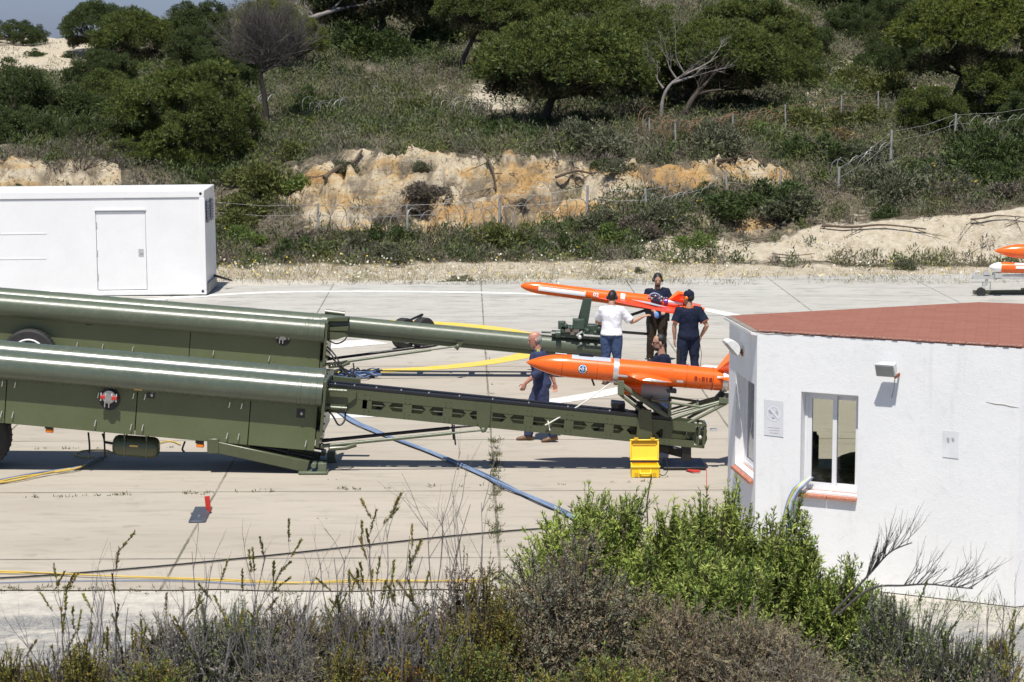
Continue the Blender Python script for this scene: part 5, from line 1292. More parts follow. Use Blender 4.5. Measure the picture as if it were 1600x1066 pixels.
            s.b.tube([an, base + t_ * .1 + upv * .04], [.034, .026], 8)
            s.out(sh, 'shoe', smat, .009)
        tr = s.out(pants, 'trousers', tmat, .012)
        s.out(MB().loft([(s.P(0, .008, .972), V(.186, 0, 0), V(0, .134, 0)), (s.P(0, .008, 1.008), V(.186, 0, 0), V(0, .133, 0))]), 'belt', BLSHOE, 0, tr)
    def body(s): s.out(s.b, 'body', s.skin, .0065)
    def hair(s, mat, c, r, name='hair'): s.out(MB().ball(s.H @ V(*c), r, 20, 12, s.H.to_3x3()), name, mat, 0)
    def headset(s, mat_cup, mat_band, boom=True, top=.138):
        hd = MB(); H3 = s.H.to_3x3()
        pts = [s.H @ V(.088 * math.cos(a), .012 + .0 * a, .0 + top * math.sin(a)) for a in [math.pi * k / 12 for k in range(13)]]
        hd.tube(pts, .010, 8); ho = s.out(hd, 'headset', mat_band, 0)
        for sg in (-1, 1): s.out(MB().lathe([(-.012, .028), (-.004, .036), (.014, .036), (.026, .026), (.03, .004)], s.H @ V(sg * .082, .012, -.008), H3 @ V(sg, 0, 0), 18, H3 @ V(0, 0, 1)), 'ear_cup', mat_cup, 0, ho)
        if boom: s.out(MB().tube([s.H @ V(.09, -.0, -.03), s.H @ V(.085, -.07, -.06), s.H @ V(.04, -.115, -.075)], .005, 6).ball(s.H @ V(.035, -.118, -.075), .011, 8, 6), 'microphone', mat_band, 0, ho)
        return ho

# 1 man in blue uniform walking to the left
p = Person(atZ(846, 690), -88, 'bald man in blue uniform striding left between the two launch trailers', lean=(.0, -.13), head=(4, 14), skin=SKIN2, scale=.99)
p.head(); el_l, wr_l = (.26, -.07, 1.14), (.24, -.27, .97); el_r, wr_r = (-.25, .14, 1.13), (-.23, .22, .90)
p.arm(1, el_l, wr_l, (0, -.35, -.9), (-1, -.2, 0), .75); p.arm(-1, el_r, wr_r, (0, .12, -1), (1, -.2, 0), .7)
p.legs(.092, [(-.095, -.17, .50), (.095, .03, .49)], [(-.095, -.20, .09), (.095, .19, .11)], [(-.05, -1, 0.0), (.05, -1, -.12)], UNIF, LEATHER)
sh = MB(); p.torso(sh, .84, 1.445, .026); p.sleeve(sh, 1, el_l, wr_l, .020); p.sleeve(sh, -1, el_r, wr_r, .020); so = p.out(sh, 'shirt', UNIF, .012)
p.out(MB().loft([(p.P(0, .012, 1.435), V(.085, 0, 0), V(0, .078, 0)), (p.P(0, .02, 1.485), V(.070, 0, 0), V(0, .070, .01))], cap=False), 'collar', UNIF, 0, so)
p.out(MB().box(p.P(.15, .01, 1.475), (.09, .05, .014), (1, 0, -.35)), 'shoulder_mark', pm('gold_green_braid', (.25, .25, .05), .6), 0, so)
p.out(MB().box(p.P(.245, -.02, 1.34), (.012, .05, .05)), 'sleeve_badge', pm('red_yellow_badge', (.5, .22, .03), .6), 0, so)
p.body(); p.hair(HAIRG, (0, .024, -.005), (.0785, .088, .085)); p.face()
# 2 man in the white shirt seen from behind, reaching for the drone
p = Person(atZ(955, 601), 168, 'man in a white short sleeved shirt and jeans reaching out to the rear drone', lean=(.02, -.10), head=(-8, 22), scale=.985)
p.head(); el_l, wr_l = (.30, -.14, 1.16), (.14, -.30, 1.10); el_r, wr_r = (-.36, -.10, 1.17), (-.56, -.24, 1.27)
p.arm(1, el_l, wr_l, (-.6, -.7, .1), (0, 0, -1), .5); p.arm(-1, el_r, wr_r, (-.85, -.35, .25), (0, -.2, -1), .3)
p.legs(.095, [(-.105, -.02, .49), (.105, -.01, .49)], [(-.115, .02, .09), (.115, .02, .09)], [(-.2, -1, 0), (.2, -1, 0)], JEANS, LEATHER)
sh = MB(); p.torso(sh, .94, 1.445, .034); p.sleeve(sh, 1, el_l, None, .018, .8, 1.1); p.sleeve(sh, -1, el_r, None, .018, .85, 1.1); so = p.out(sh, 'shirt', WSHIRT, .012)
p.out(MB().loft([(p.P(0, .012, 1.435), V(.085, 0, 0), V(0, .078, 0)), (p.P(0, .02, 1.49), V(.068, 0, 0), V(0, .066, .01))], cap=False), 'collar', WSHIRT, 0, so)
p.body(); p.hair(HAIRB, (0, .016, .022), (.081, .099, .106)); p.headset(HEADB, HEADB)
# 3 man facing the camera behind the drone
p = Person(atZ(1026, 566), 8, 'dark haired man in black T-shirt and headset facing the camera behind the rear drone', lean=(0, -.06), head=(-10, 10), scale=1.0)
p.head(); el_l, wr_l = (.27, -.08, 1.15), (.12, -.26, 1.06); el_r, wr_r = (-.27, -.08, 1.15), (-.10, -.28, 1.04)
p.arm(1, el_l, wr_l, (-.5, -.6, -.3), (0, 0, -1), .5); p.arm(-1, el_r, wr_r, (.2, -.6, -.7), (0, 0, -1), .6)
p.legs(.095, [(-.115, -.02, .49), (.115, -.02, .49)], [(-.13, .02, .09), (.13, .02, .09)], [(-.3, -1, 0), (.3, -1, 0)], BROWNT, BLSHOE)
sh = MB(); p.torso(sh, .88, 1.445, .028); p.sleeve(sh, 1, el_l, None, .022, .7); p.sleeve(sh, -1, el_r, None, .022, .7); so = p.out(sh, 'shirt', NAVY, .012)
p.out(MB().box(p.P(.09, -.146, 1.29), (.07, .006, .022), (1, 0, .2)), 'chest_print', pm('white_print', (.6, .6, .62), .7), 0, so)
gl = MB(); gl.ball(V(*wr_r) + V(.02, -.05, -.06), (.04, .04, .065), 14, 8); p.out(gl, 'glove', pm('pale_blue_glove', (.12, .30, .70), .5), .012)
p.out(MB().box(p.P(.21, -.02, .90), (.06, .09, .16)), 'belt_pouch', BLACK, 0)
p.out(MB().tube([p.P(.2, .0, 1.0), p.P(.25, -.06, 1.1), p.P(.16, -.14, 1.28)], .006, 6), 'headset_lead', CABLEB, 0)
p.body(); p.hair(HAIRB, (0, .018, .042), (.087, .104, .102)); p.face(); p.out(MB().ball(p.H @ V(0, -.040, -.085), (.056, .062, .050), 14, 8, p.H.to_3x3()), 'beard', BEARD, 0); p.headset(HEADB, HEADB)
# 4 man with sunglasses behind the front drone
p = Person(atZ(1034, 699), -86, 'bearded man with sunglasses in navy T-shirt standing behind the front drone', lean=(0, -.05), head=(-4, 6), scale=1.0)
p.head(); el_l, wr_l = (.26, -.05, 1.14), (.20, -.24, 1.03); el_r, wr_r = (-.26, -.07, 1.15), (-.16, -.28, 1.06)
p.arm(1, el_l, wr_l, (-.3, -.9, -.1), (-.6, 0, -1), .6); p.arm(-1, el_r, wr_r, (.3, -.9, 0), (0, 0, -1), .6)
p.legs(.095, [(-.10, -.04, .49), (.10, .0, .49)], [(-.105, -.01, .09), (.105, .04, .09)], [(-.1, -1, 0), (.1, -1, 0)], JEANS, LEATHER)
sh = MB(); p.torso(sh, .88, 1.445, .028); p.sleeve(sh, 1, el_l, None, .022, .72); p.sleeve(sh, -1, el_r, None, .022, .72); p.out(sh, 'shirt', NAVY, .012)
p.body(); p.hair(HAIRB, (0, .022, .038), (.079, .094, .096)); p.out(MB().ball(p.H @ V(0, -.036, -.082), (.058, .064, .052), 14, 8, p.H.to_3x3()), 'beard', BEARD, 0)
sg_ = MB()
for sx in (-1, 1): sg_.ball(p.H @ V(sx * .032, -.094, .008), (.030, .012, .020), 12, 8, p.H.to_3x3()).tube([p.H @ V(sx * .06, -.09, .012), p.H @ V(sx * .079, .0, .008)], .004, 6)
p.out(sg_, 'sunglasses', BLACK, 0); p.face()
# 5 man in cap with orange ear defenders
p = Person(atZ(1075, 604), 186, 'man in navy cap with orange ear defenders seen from behind beside the rear drone', lean=(0, .02), head=(42, 2), scale=1.0)
p.head(); el_l, wr_l = (.27, .02, 1.12), (.25, -.03, .87); el_r, wr_r = (-.32, .10, 1.13), (-.24, -.02, .93)
p.arm(1, el_l, wr_l, (.0, -.1, -1), (-1, -.2, 0), .35); p.arm(-1, el_r, wr_r, (.2, -.25, -.9), (1, 0, 0), .7)
p.legs(.095, [(-.115, -.01, .49), (.115, -.01, .49)], [(-.145, .02, .09), (.13, .02, .09)], [(-.3, -1, 0), (.3, -1, 0)], NAVY2, BLSHOE)
sh = MB(); p.torso(sh, .88, 1.445, .030); p.sleeve(sh, 1, el_l, None, .024, .72); p.sleeve(sh, -1, el_r, None, .024, .72); so = p.out(sh, 'shirt', NAVY, .012)
TRIM = pm('orange_trim', (.55, .13, .03), .7)
p.out(MB().torus(p.P(0, .016, 1.462), (0, 0.05, 1), .078, .008), 'collar_trim', TRIM, 0, so)
for sg, el in ((1, el_l), (-1, el_r)):
    S = p.P(sg * .180, .008, 1.395); e = S.lerp(V(*el), .72); p.out(MB().torus(e, V(*el) - S, .083, .007), 'sleeve_trim', TRIM, 0, so)
p.out(MB().tube([p.P(-.17, .06, .98), p.P(-.24, .03, .6), p.P(-.2, .05, .2), p.P(-.15, .1, .02)], .005, 6), 'headset_lead', CABLEB, 0)
p.body(); p.hair(HAIRB, (0, .026, .0), (.078, .088, .085))
cp = p.out(MB().lathe([(.0, .098), (.03, .098), (.065, .088), (.09, .06), (.10, .01)], p.H @ V(0, .006, .032), p.H.to_3x3() @ V(0, 0, 1), 20), 'cap', NAVY, 0)
p.out(MB().loft([(p.H @ V(0, -.06, .042), p.H.to_3x3() @ V(.078, 0, 0), p.H.to_3x3() @ V(0, .01, .006)), (p.H @ V(0, -.13, .036), p.H.to_3x3() @ V(.07, 0, 0), p.H.to_3x3() @ V(0, .008, .005)), (p.H @ V(0, -.17, .026), p.H.to_3x3() @ V(.04, 0, 0), p.H.to_3x3() @ V(0, .006, .004))]), 'brim', NAVY, 0, cp)
p.headset(EARO, HEADB, boom=False, top=.142)
p.out(MB().box(p.P(.20, .07, .55), (.06, .05, .3)), 'leg_pouch', BLACK, 0)
# ---------------------------------------------------------------- plants: every leaf is a small face with its own colour
def leafmat(name, trans=.22, rough=.6):
    m, t, p = newmat(name)
    c = N(t, 'ShaderNodeAttribute', attribute_name='tint').outputs['Color']
    t.links.new(c, p.inputs['Base Color']); p.inputs['Roughness'].default_value = rough; p.inputs['Specular IOR Level'].default_value = .25
    tl = N(t, 'ShaderNodeBsdfTranslucent'); t.links.new(c, tl.inputs[0])
    mx = N(t, 'ShaderNodeMixShader'); mx.inputs[0].default_value = trans
    t.links.new(p.outputs[0], mx.inputs[1]); t.links.new(tl.outputs[0], mx.inputs[2]); t.links.new(mx.outputs[0], t.nodes['Material Output'].inputs[0])
    return m
LEAF = leafmat('leaf'); TWIGM = leafmat('twig', 0, .8)
BARK = pm('pine_bark', (.065, .05, .04), .95, var=.3, scale=3, bmp=.8, bscale=12); DEADW = pm('bleached_dead_wood', (.22, .20, .185), .85, var=.25, scale=6, bmp=.6, bscale=20); DARKW = pm('dark_dead_branch', (.07, .055, .045), .9, var=.3, scale=6)
def unit(v): return v / np.maximum(1e-9, np.linalg.norm(v, axis=-1, keepdims=True))
def blades(P, D, L, W, col, rng, bend=.0, face=None, jit=.55):
    """one leaf-shaped face (kite of 4 corners) per row"""
    n = len(P); D = unit(D); r = rng.normal(size=(n, 3))
    if face is not None: r = face + r * jit
    S = unit(np.cross(D, r)); L = np.broadcast_to(L, n)[:, None]; W = np.broadcast_to(W, n)[:, None]
    dn = np.array([0, 0, -1.0]) * bend * L
    V = np.stack([P, P + D * L * .45 + S * W * .5, P + D * L + dn, P + D * L * .45 - S * W * .5], 1).reshape(-1, 3)
    F = np.arange(n * 4).reshape(n, 4); C = np.repeat(col, 4, axis=0)
    return V, F, C
def sticks(P, Q, r0, r1, col, rng):
    """thin square twigs from P to Q"""
    n = len(P); D = unit(Q - P); A = unit(np.cross(D, rng.normal(size=(n, 3)))); B = np.cross(D, A)
    r0 = np.broadcast_to(r0, n)[:, None]; r1 = np.broadcast_to(r1, n)[:, None]
    a = [np.cos(k * 2.0944) * A + np.sin(k * 2.0944) * B for k in range(3)]
    V = np.stack([P + a[k] * r0 for k in range(3)] + [Q + a[k] * r1 for k in range(3)], 1).reshape(-1, 3)
    b = (np.arange(n) * 6)[:, None]
    F = np.concatenate([b + np.array([[0, 1, 4, 3]]), b + np.array([[1, 2, 5, 4]]), b + np.array([[2, 0, 3, 5]])], 0)
    return V, F, np.repeat(col, 6, axis=0)
def cat(parts):
    V = []; F = []; C = []; o = 0
    for v, f, c in parts:
        V.append(v); F.append(f + o); C.append(c); o += len(v)
    return np.concatenate(V), np.concatenate(F), np.concatenate(C)
def mesh_of(name, VFC, mats=None, smooth=False):
    V, F, C = VFC; me = bpy.data.meshes.new(name)
    me.vertices.add(len(V)); me.vertices.foreach_set('co', np.ascontiguousarray(V, np.float32).ravel())
    me.loops.add(F.size); me.loops.foreach_set('vertex_index', np.ascontiguousarray(F, np.int32).ravel())
    me.polygons.add(len(F)); me.polygons.foreach_set('loop_start', np.arange(0, F.size, 4, dtype=np.int32))
    me.update(calc_edges=True)
    at = me.color_attributes.new('tint', 'FLOAT_COLOR', 'POINT'); c4 = np.ones((len(V), 4), np.float32); c4[:, :3] = C; at.data.foreach_set('color', c4.ravel())
    me.materials.append(mats or LEAF); return me
def place(me, name, loc, parent=None, scale=1, rot=0):
    o = bpy.data.objects.new(name, me); COL.objects.link(o)
    if parent is not None: o.parent = parent
    else: o.location = loc; o['org'] = list(loc)
    if scale != 1: o.scale = (scale,) * 3 if not isinstance(scale, (tuple, list)) else scale
    o.rotation_euler = (0, 0, rot); return o
def pick(rng, cols, n, v=.25):
    cols = np.array(cols); i = rng.integers(0, len(cols), n); j = rng.integers(0, len(cols), n); t_ = rng.random((n, 1))
    c = cols[i] * t_ + cols[j] * (1 - t_); return np.clip(c * (1 + (rng.random((n, 1)) - .5) * 2 * v), 0, 1)
PINE = [(.092, .122, .026), (.115, .145, .030), (.072, .100, .025), (.140, .158, .038)]
PINE_D = [(.066, .092, .030), (.082, .112, .034), (.054, .078, .026)]
PINE_Y = [(.140, .170, .030), (.170, .190, .036), (.110, .140, .028)]
# ---- pine clumps
def clump(rng, cols, nt=85, nb=10):
    th = rng.random(nt) * 2 * np.pi; z = rng.uniform(-.45, 1, nt); rr = np.sqrt(np.maximum(0, 1 - z * z))
    U = np.stack([rr * np.cos(th), rr * np.sin(th), z], 1)
    base = U * rng.uniform(.55, .92, (nt, 1)) * np.array([1, 1, .8])
    D = unit(U + np.array([0, 0, .55]) + rng.normal(size=(nt, 3)) * .25)
    P = np.repeat(base, nb, 0); DD = unit(np.repeat(D, nb, 0) + rng.normal(size=(nt * nb, 3)) * .48)
    col = np.repeat(pick(rng, cols, nt, .14), nb, 0) * (1 + (rng.random((nt * nb, 1)) - .5) * .16)
    br = rng.random(nt * nb) < .025; col[br] = np.array([.14, .085, .035])
    FO = np.repeat(unit(U + np.array([0, 0, .5])), nb, 0)
    return blades(P, DD, rng.uniform(.18, .34, nt * nb), rng.uniform(.026, .046, nt * nb), col, rng, face=FO, jit=.28)
_rng = np.random.default_rng(11)
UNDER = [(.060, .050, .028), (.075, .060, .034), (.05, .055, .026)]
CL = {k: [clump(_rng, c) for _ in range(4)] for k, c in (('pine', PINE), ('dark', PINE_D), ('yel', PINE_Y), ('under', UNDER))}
def crown_mesh(name, pos, rad, kind, seed, core=True, nu=0):
    rng = np.random.default_rng(seed); parts = []
    for ip, (p, r) in enumerate(zip(pos, rad)):
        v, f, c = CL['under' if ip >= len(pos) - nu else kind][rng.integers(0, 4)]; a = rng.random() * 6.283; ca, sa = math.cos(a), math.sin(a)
        M = np.array([[ca, -sa, 0], [sa, ca, 0], [0, 0, 1]]); sc = r * np.array([1, 1, rng.uniform(.75, 1.05)])
        parts.append(((v @ M.T) * sc + p, f, c * rng.uniform(.74, 1.24)))
    if core:                                     # inner twigs and leaf mass that keep the crown from being see-through
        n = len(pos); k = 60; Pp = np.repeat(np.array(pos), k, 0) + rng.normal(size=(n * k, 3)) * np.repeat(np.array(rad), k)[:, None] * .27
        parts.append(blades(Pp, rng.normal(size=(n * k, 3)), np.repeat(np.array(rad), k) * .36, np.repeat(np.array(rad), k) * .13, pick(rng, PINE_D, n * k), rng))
    return mesh_of(name, cat(parts))
def dome(rng, w, d, h, r, flat=.0):
    """clump centres of an umbrella crown: half widths w, d, height h; the last ones are the brown underside"""
    pos = []; rad = []; n = int(4.2 * w * d / (r * r)) + 10; p1, p2 = rng.random(2) * 6.28
    for i in range(n * 9):
        a = rng.random() * 6.283; q = math.sqrt(rng.random()); lob = 1 + .13 * math.sin(a * 3 + p1) + .08 * math.sin(a * 7 + p2)
        x, y = w * q * math.cos(a) * lob, d * q * math.sin(a) * lob
        z = h * (.25 + .75 * max(0, 1 - q ** 2.4) ** .6) + rng.normal() * r * .16 + .5 * r * math.sin(x * 1.5 / r + p1) * math.sin(y * 1.2 / r + p2)
        if all((x - p[0]) ** 2 + (y - p[1]) ** 2 + (z - p[2]) ** 2 > (.70 * r) ** 2 for p in pos[-140:]):
            pos.append((x, y, z)); rad.append(r * rng.uniform(.75, 1.15))
        if len(pos) >= n: break
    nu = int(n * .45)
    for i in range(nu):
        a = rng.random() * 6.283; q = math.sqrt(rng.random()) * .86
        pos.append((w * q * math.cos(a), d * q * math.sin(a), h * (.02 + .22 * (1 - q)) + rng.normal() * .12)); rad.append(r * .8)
    return np.array(pos), np.array(rad), nu
def globe(rng, w, d, h, r):
    """clump centres of a bushy crown: boughs standing out of an ellipsoid, clumps all over each bough"""
    pos = []; rad = []; nb = int(12 + 7 * (w + h)); R_ = .36 * min(max(w, d), h * 1.15) + .12; cen = []
    for i in range(nb * 12):
        u_ = rng.normal(size=3); u_ /= np.linalg.norm(u_)
        if u_[2] < -.7: continue
        c_ = u_ * np.array([w, d, h]) * rng.uniform(.62, .84)
        if all(np.sum((c_ - q) ** 2) > (1.0 * R_) ** 2 for q in cen): cen.append(c_)
        if len(cen) >= nb: break
    r = min(r, R_ * .62)
    for c_ in cen:
        Rl = R_ * rng.uniform(.75, 1.15); m = int(2.6 * (Rl / r) ** 2) + 4; out = c_ / np.array([w, d, h]); out = out / np.linalg.norm(out) + np.array([0, 0, .35])
        for k in range(m):
            u_ = rng.normal(size=3); u_ /= np.linalg.norm(u_)
            if u_ @ out < -.25: continue
            pos.append(c_ + u_ * Rl * np.array([1, 1, .8])); rad.append(r * rng.uniform(.65, 1.05))
    for i in range(len(pos) // 5): pos.append(rng.normal(size=3) * np.array([w, d, h]) * .33); rad.append(r)
    return np.array(pos), np.array(rad)
def tree(label, box, Y, form, kind='pine', base=None, trunk=True, r=None, depth=.8, seed=0, group='pines on the dune', lean=0, cat='tree', name='pine_tree'):
    """box: crown in photograph pixels (x0, y0, x1, y1) at distance Y; base: pixel of the trunk foot"""
    rng = np.random.default_rng(seed + 100); rnd = random.Random(seed)
    x0, y0, x1, y1 = box; c0 = atY((x0 + x1) / 2, (y0 + y1) / 2, Y); wv = (atY(x1, y0, Y) - atY(x0, y0, Y)).length / 2; hv = (atY(x0, y0, Y) - atY(x0, y1, Y)).length
    bx = atY(base[0], 100, Y).x if base else c0.x
    ft = Vector((bx, Y, tz(bx, Y) - .1))
    root = thing(name, ft, label, cat, group)
    r = r or max(.42, min(.85, wv * .21))
    if form == 'umbrella':
        pos, rad, nu = dome(rng, wv * .93, wv * max(depth, 1.1), hv * .90, r); cz = c0.z - hv / 2 + .1
    else:
        pos, rad = globe(rng, wv * .92, wv * depth, hv * .48, r); cz = c0.z; nu = 0
    off = np.array([c0.x - ft.x, 0, cz - ft.z]); pos = pos + off
    if form != 'umbrella': pos[:, 2] = np.maximum(pos[:, 2], .15)
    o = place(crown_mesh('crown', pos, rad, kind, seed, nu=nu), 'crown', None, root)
    top = Vector((c0.x - ft.x, 0, cz - ft.z + (hv * .25 if form == 'umbrella' else 0)))
    if trunk:
        mb = MB(); fork = Vector((top.x * .55 + rnd.uniform(-.1, .1), rnd.uniform(-.1, .1), max(.4, top.z * (.62 if form == 'umbrella' else .5)))); tr_ = max(.10, wv * .05)
        mid = fork * .5 + Vector((rnd.uniform(-.15, .15) - top.x * .12, 0, 0))
        mb.tube(smooth_path([Vector((0, 0, -.2)), mid, fork], 5), [tr_ * (1.25 - .4 * i / 10) for i in range(11)], 10)
        for k in range(9):
            e = pos[rnd.randrange(len(pos))]; e = Vector((e[0], e[1], e[2] - .15)); m_ = fork.lerp(e, .5) + Vector((0, 0, -.12 * (e - fork).length + .2))
            pth = smooth_path([fork, m_, e], 4); mb.tube(pth, [tr_ * .7 * (1 - .75 * i / (len(pth) - 1)) for i in range(len(pth))], 7)
        mb.v = [tuple(Vector(v) + ft) for v in mb.v]; mb.build('trunk', BARK, root)
    return root
# ---- branching dead wood
def branch(mb, p, d, L, r, depth, rnd, up=.15, spread=.6, kids=3, seg=4, tips=None):
    pts = [Vector(p)]; dd = Vector(d).normalized()
    for i in range(seg):
        dd = (dd + Vector((rnd.uniform(-1, 1), rnd.uniform(-1, 1), rnd.uniform(-1, 1))) * .16 + Vector((0, 0, up * .35))).normalized(); pts.append(pts[-1] + dd * L / seg)
    mb.tube(pts, [r * (1 - .6 * i / seg) for i in range(seg + 1)], 6 if r > .015 else 4, cap=False)
    if depth <= 0: 
        if tips is not None: tips.append((pts[-1], dd))
        return
    for k in range(kids):
        t_ = rnd.uniform(.35, 1); i = min(seg - 1, int(t_ * seg)); q = pts[i].lerp(pts[i + 1], t_ * seg - i)
        nd = (dd + Vector((rnd.uniform(-1, 1), rnd.uniform(-1, 1), rnd.uniform(-.6, 1))) * spread).normalized()
        branch(mb, q, nd, L * rnd.uniform(.45, .7), r * .5, depth - 1, rnd, up, spread, kids, seg, tips)

# ================================================================ trees on the dune
TR = [
 ('low dark bush pine on the ridge at the far left against the sky', (-40, 36, 84, 72), 126, 'globe', 'dark', None),
 ('wind-flattened pine on the ridge behind the bare sand', (92, 12, 208, 72), 121, 'umbrella', 'dark', None),
 ('dark round stone pine above and right of the bare sand', (148, 20, 268, 98), 111, 'umbrella', 'pine', (212, 108)),
 ('rounded pine on the skyline between the two ridge gaps', (262, 8, 362, 86), 118, 'globe', 'dark', None),
 ('broad bushy pine right below the bare sand', (92, 84, 218, 150), 98, 'globe', 'dark', None),
 ('large bushy green pine above the right end of the white cabin', (168, 98, 396, 306), 77.5, 'globe', 'pine', (300, 300)),
 ('dense dark pine at the left edge above the cliff', (-50, 112, 96, 246), 83, 'globe', 'dark', None),
 ('grey green bush pine between the left edge and the large bushy pine', (62, 140, 196, 252), 84, 'globe', 'dark', None),
 ('low spreading pine behind the large bushy pine', (110, 120, 240, 210), 90, 'globe', 'pine', None),
 ('small pine bush low on the slope left of the large bushy pine', (140, 225, 232, 296), 75.5, 'globe', 'pine', (172, 300)),
 ('bright green pine behind the bare grey tree', (368, 2, 476, 76), 100, 'globe', 'yel', None),
 ('yellow green low pine right of the bare grey tree', (420, 34, 512, 86), 98, 'globe', 'yel', None),
 ('dark shady pine at the top between bare trunk and slope', (470, -110, 725, 36), 106, 'umbrella', 'dark', (600, 90)),
 ('leaning pine with two trunks at the top centre', (684, -25, 840, 50), 96, 'umbrella', 'pine', (716, 128)),
 ('pine at the top behind the great umbrella pine', (815, -20, 1012, 48), 114, 'umbrella', 'pine', (910, 60)),
 ('great flat-topped umbrella pine above the cliff', (740, 46, 1010, 148), 81, 'umbrella', 'pine', (852, 214)),
 ('second umbrella pine touching the great one on its right', (905, 22, 1090, 118), 87, 'umbrella', 'pine', (968, 190)),
 ('pine with bleached dead limbs and two leaning trunks', (1000, 46, 1232, 136), 84.5, 'umbrella', 'pine', (1055, 214)),
 ('tall bushy pine behind the leaning trunks', (1058, 2, 1278, 150), 98, 'globe', 'pine', None),
 ('upright rounded bush pine near the top right', (1293, 10, 1368, 74), 108, 'globe', 'dark', None),
 ('low dark pine bush below the upright rounded one', (1346, 62, 1412, 108), 99, 'globe', 'dark', None),
 ('dark pines edge along the top right skyline', (1236, -50, 1420, 42), 116, 'globe', 'dark', None),
 ('big layered umbrella pine at the right edge', (1404, -16, 1640, 112), 86, 'umbrella', 'yel', (1482, 150)),
 ('round bush pine in front of the layered pine, behind the rusty wire', (1404, 134, 1508, 212), 79.5, 'globe', 'pine', None),
 ('bushy pine at the right edge under the layered pine', (1488, 92, 1650, 196), 84, 'globe', 'pine', None),
 ('upper tier pine above the layered pine at the right edge', (1520, -50, 1700, 50), 97, 'umbrella', 'pine', None),

 ('dark pine thicket above the left cliff, nearer of two at the left edge', (-60, 176, 110, 262), 78.5, 'globe', 'dark', None),
 ('pine thicket between the left edge cliff and the large bushy pine', (70, 190, 200, 268), 78, 'globe', 'dark', None),
 ('mid green pine mass behind the dark round stone pine', (262, 42, 382, 122), 103, 'globe', 'dark', None),
 ('low pine mass left of the bare grey tree', (318, 70, 408, 140), 94, 'globe', 'dark', None),
 ('dark bush pine under the leaning trunks', (1090, 158, 1216, 216), 84, 'globe', 'dark', None),
 ('green pine mass right of the leaning trunks', (1150, 70, 1292, 176), 91, 'globe', 'pine', None),
 ('dark pine behind the round bush pine at the right edge', (1550, 150, 1680, 222), 80.5, 'globe', 'dark', None),
 ('dark pine mass on the skyline at the top centre', (560, -60, 820, 30), 120, 'globe', 'dark', None),
 ('pine mass along the top between the great umbrella pine and the sandy gap', (960, -50, 1130, 22), 122, 'globe', 'dark', None),
 ('dark pine thicket right of the upright rounded bush pine', (1355, -10, 1450, 66), 110, 'globe', 'dark', None),
 ('small dark pine between the layered pine and the low dark bush', (1372, 62, 1446, 122), 94, 'globe', 'dark', None),
 ('small bushy pine in the sandy gap left of the upright rounded one', (1226, 44, 1304, 108), 100, 'globe', 'dark', None),
 ('broad dark bush under the dark shady pine', (500, 58, 690, 104), 105, 'globe', 'dark', None),
]
for i, (lb, bx, Y, form, kind, base) in enumerate(TR):
    tree(lb, bx, Y, form, kind, base, seed=i + 1)
tree('low dark foliage skirt of pine shading the ground right of the cabin', (296, 268, 378, 330), 75, 'globe', 'dark', None, seed=77)
def deadtree(label, foot_px, Y, paths, mat, twig_n, seed, name='dead_tree', twig_mat=None, cat='tree'):
    rnd = random.Random(seed); f = atY(*foot_px, Y); f.z = tz(f.x, Y) - .1; root = thing(name, f, label, cat)
    mb = MB(); br = MB()
    for j, (pp, r) in enumerate(paths):
        P_ = smooth_path([f if q == 'foot' else atY(q[0], q[1], Y + (q[2] if len(q) > 2 else 0)) for q in pp], 5)
        mb.tube(P_, [r * (1 - .85 * i / (len(P_) - 1)) * rnd.uniform(.9, 1.1) for i in range(len(P_))], 9)
        for k in range(0 if (twig_n > 20 and j == 0) else twig_n):
            i = rnd.randrange(len(P_) // 2 if j == 0 else 0, len(P_) - 1); d = (P_[i + 1] - P_[i]).normalized()
            branch(br, P_[i], d + Vector((rnd.uniform(-1, 1), rnd.uniform(-1, 1), rnd.uniform(-.2, 1))), rnd.uniform(.5, 1.2), r * .22, 2, rnd, .1, .7, 4, 3)
    mb.build('trunk', mat, root); br.build('branches', twig_mat or mat, root)
    return root
deadtree('bare grey-crowned tree with a dark crooked trunk above the cliff', (416, 192), 83, [(['foot', (414, 160), (408, 120), (412, 96)], .15), ([(409, 112), (425, 103), (448, 92), (466, 78)], .08), ([(410, 104), (398, 80), (388, 58)], .07), ([(411, 100), (418, 70), (424, 46)], .06), ([(411, 102), (440, 84), (452, 62)], .05), ([(410, 104), (390, 92), (376, 80)], .045), ([(411, 102), (402, 70), (404, 44)], .05), ([(411, 100), (430, 72), (440, 50)], .045)], pm('dark_trunk', (.03, .024, .02), .95, var=.3, scale=5), 44, 3, twig_mat=pm('grey_twigs', (.10, .085, .08), .9))
deadtree('bleached leaning trunk with dead limbs beside the coil of rusty wire', (1026, 222), 80.5, [(['foot', (1032, 190), (1036, 155), (1048, 132), (1068, 118), (1100, 102), (1122, 88)], .085), ([(1050, 130), (1075, 122), (1098, 116)], .06), ([(1036, 138), (1028, 126), (1024, 116)], .05), ([(1056, 122), (1046, 106), (1044, 94)], .04), ([(1070, 116), (1060, 98), (1056, 88)], .03)], DEADW, 3, 9)
deadtree('dark leaning trunk with a forked top right of the bleached one', (1046, 218), 81.5, [(['foot', (1068, 178), (1084, 152), (1102, 132), (1118, 114)], .15), ([(1088, 148), (1110, 142), (1132, 140)], .06), ([(1092, 142), (1090, 126)], .04)], BARK, 4, 12)
deadtree('fallen bleached branch lying among the pines at the top', (470, 34), 103, [([(470, 34), (505, 22), (540, 12), (575, 6)], .14), ([(478, 30), (463, 12), (462, 2)], .07), ([(490, 26), (478, 10), (475, 4)], .05), ([(520, 14), (532, 2), (540, -8)], .06)], DEADW, 3, 15, 'fallen_branch', cat='branch')
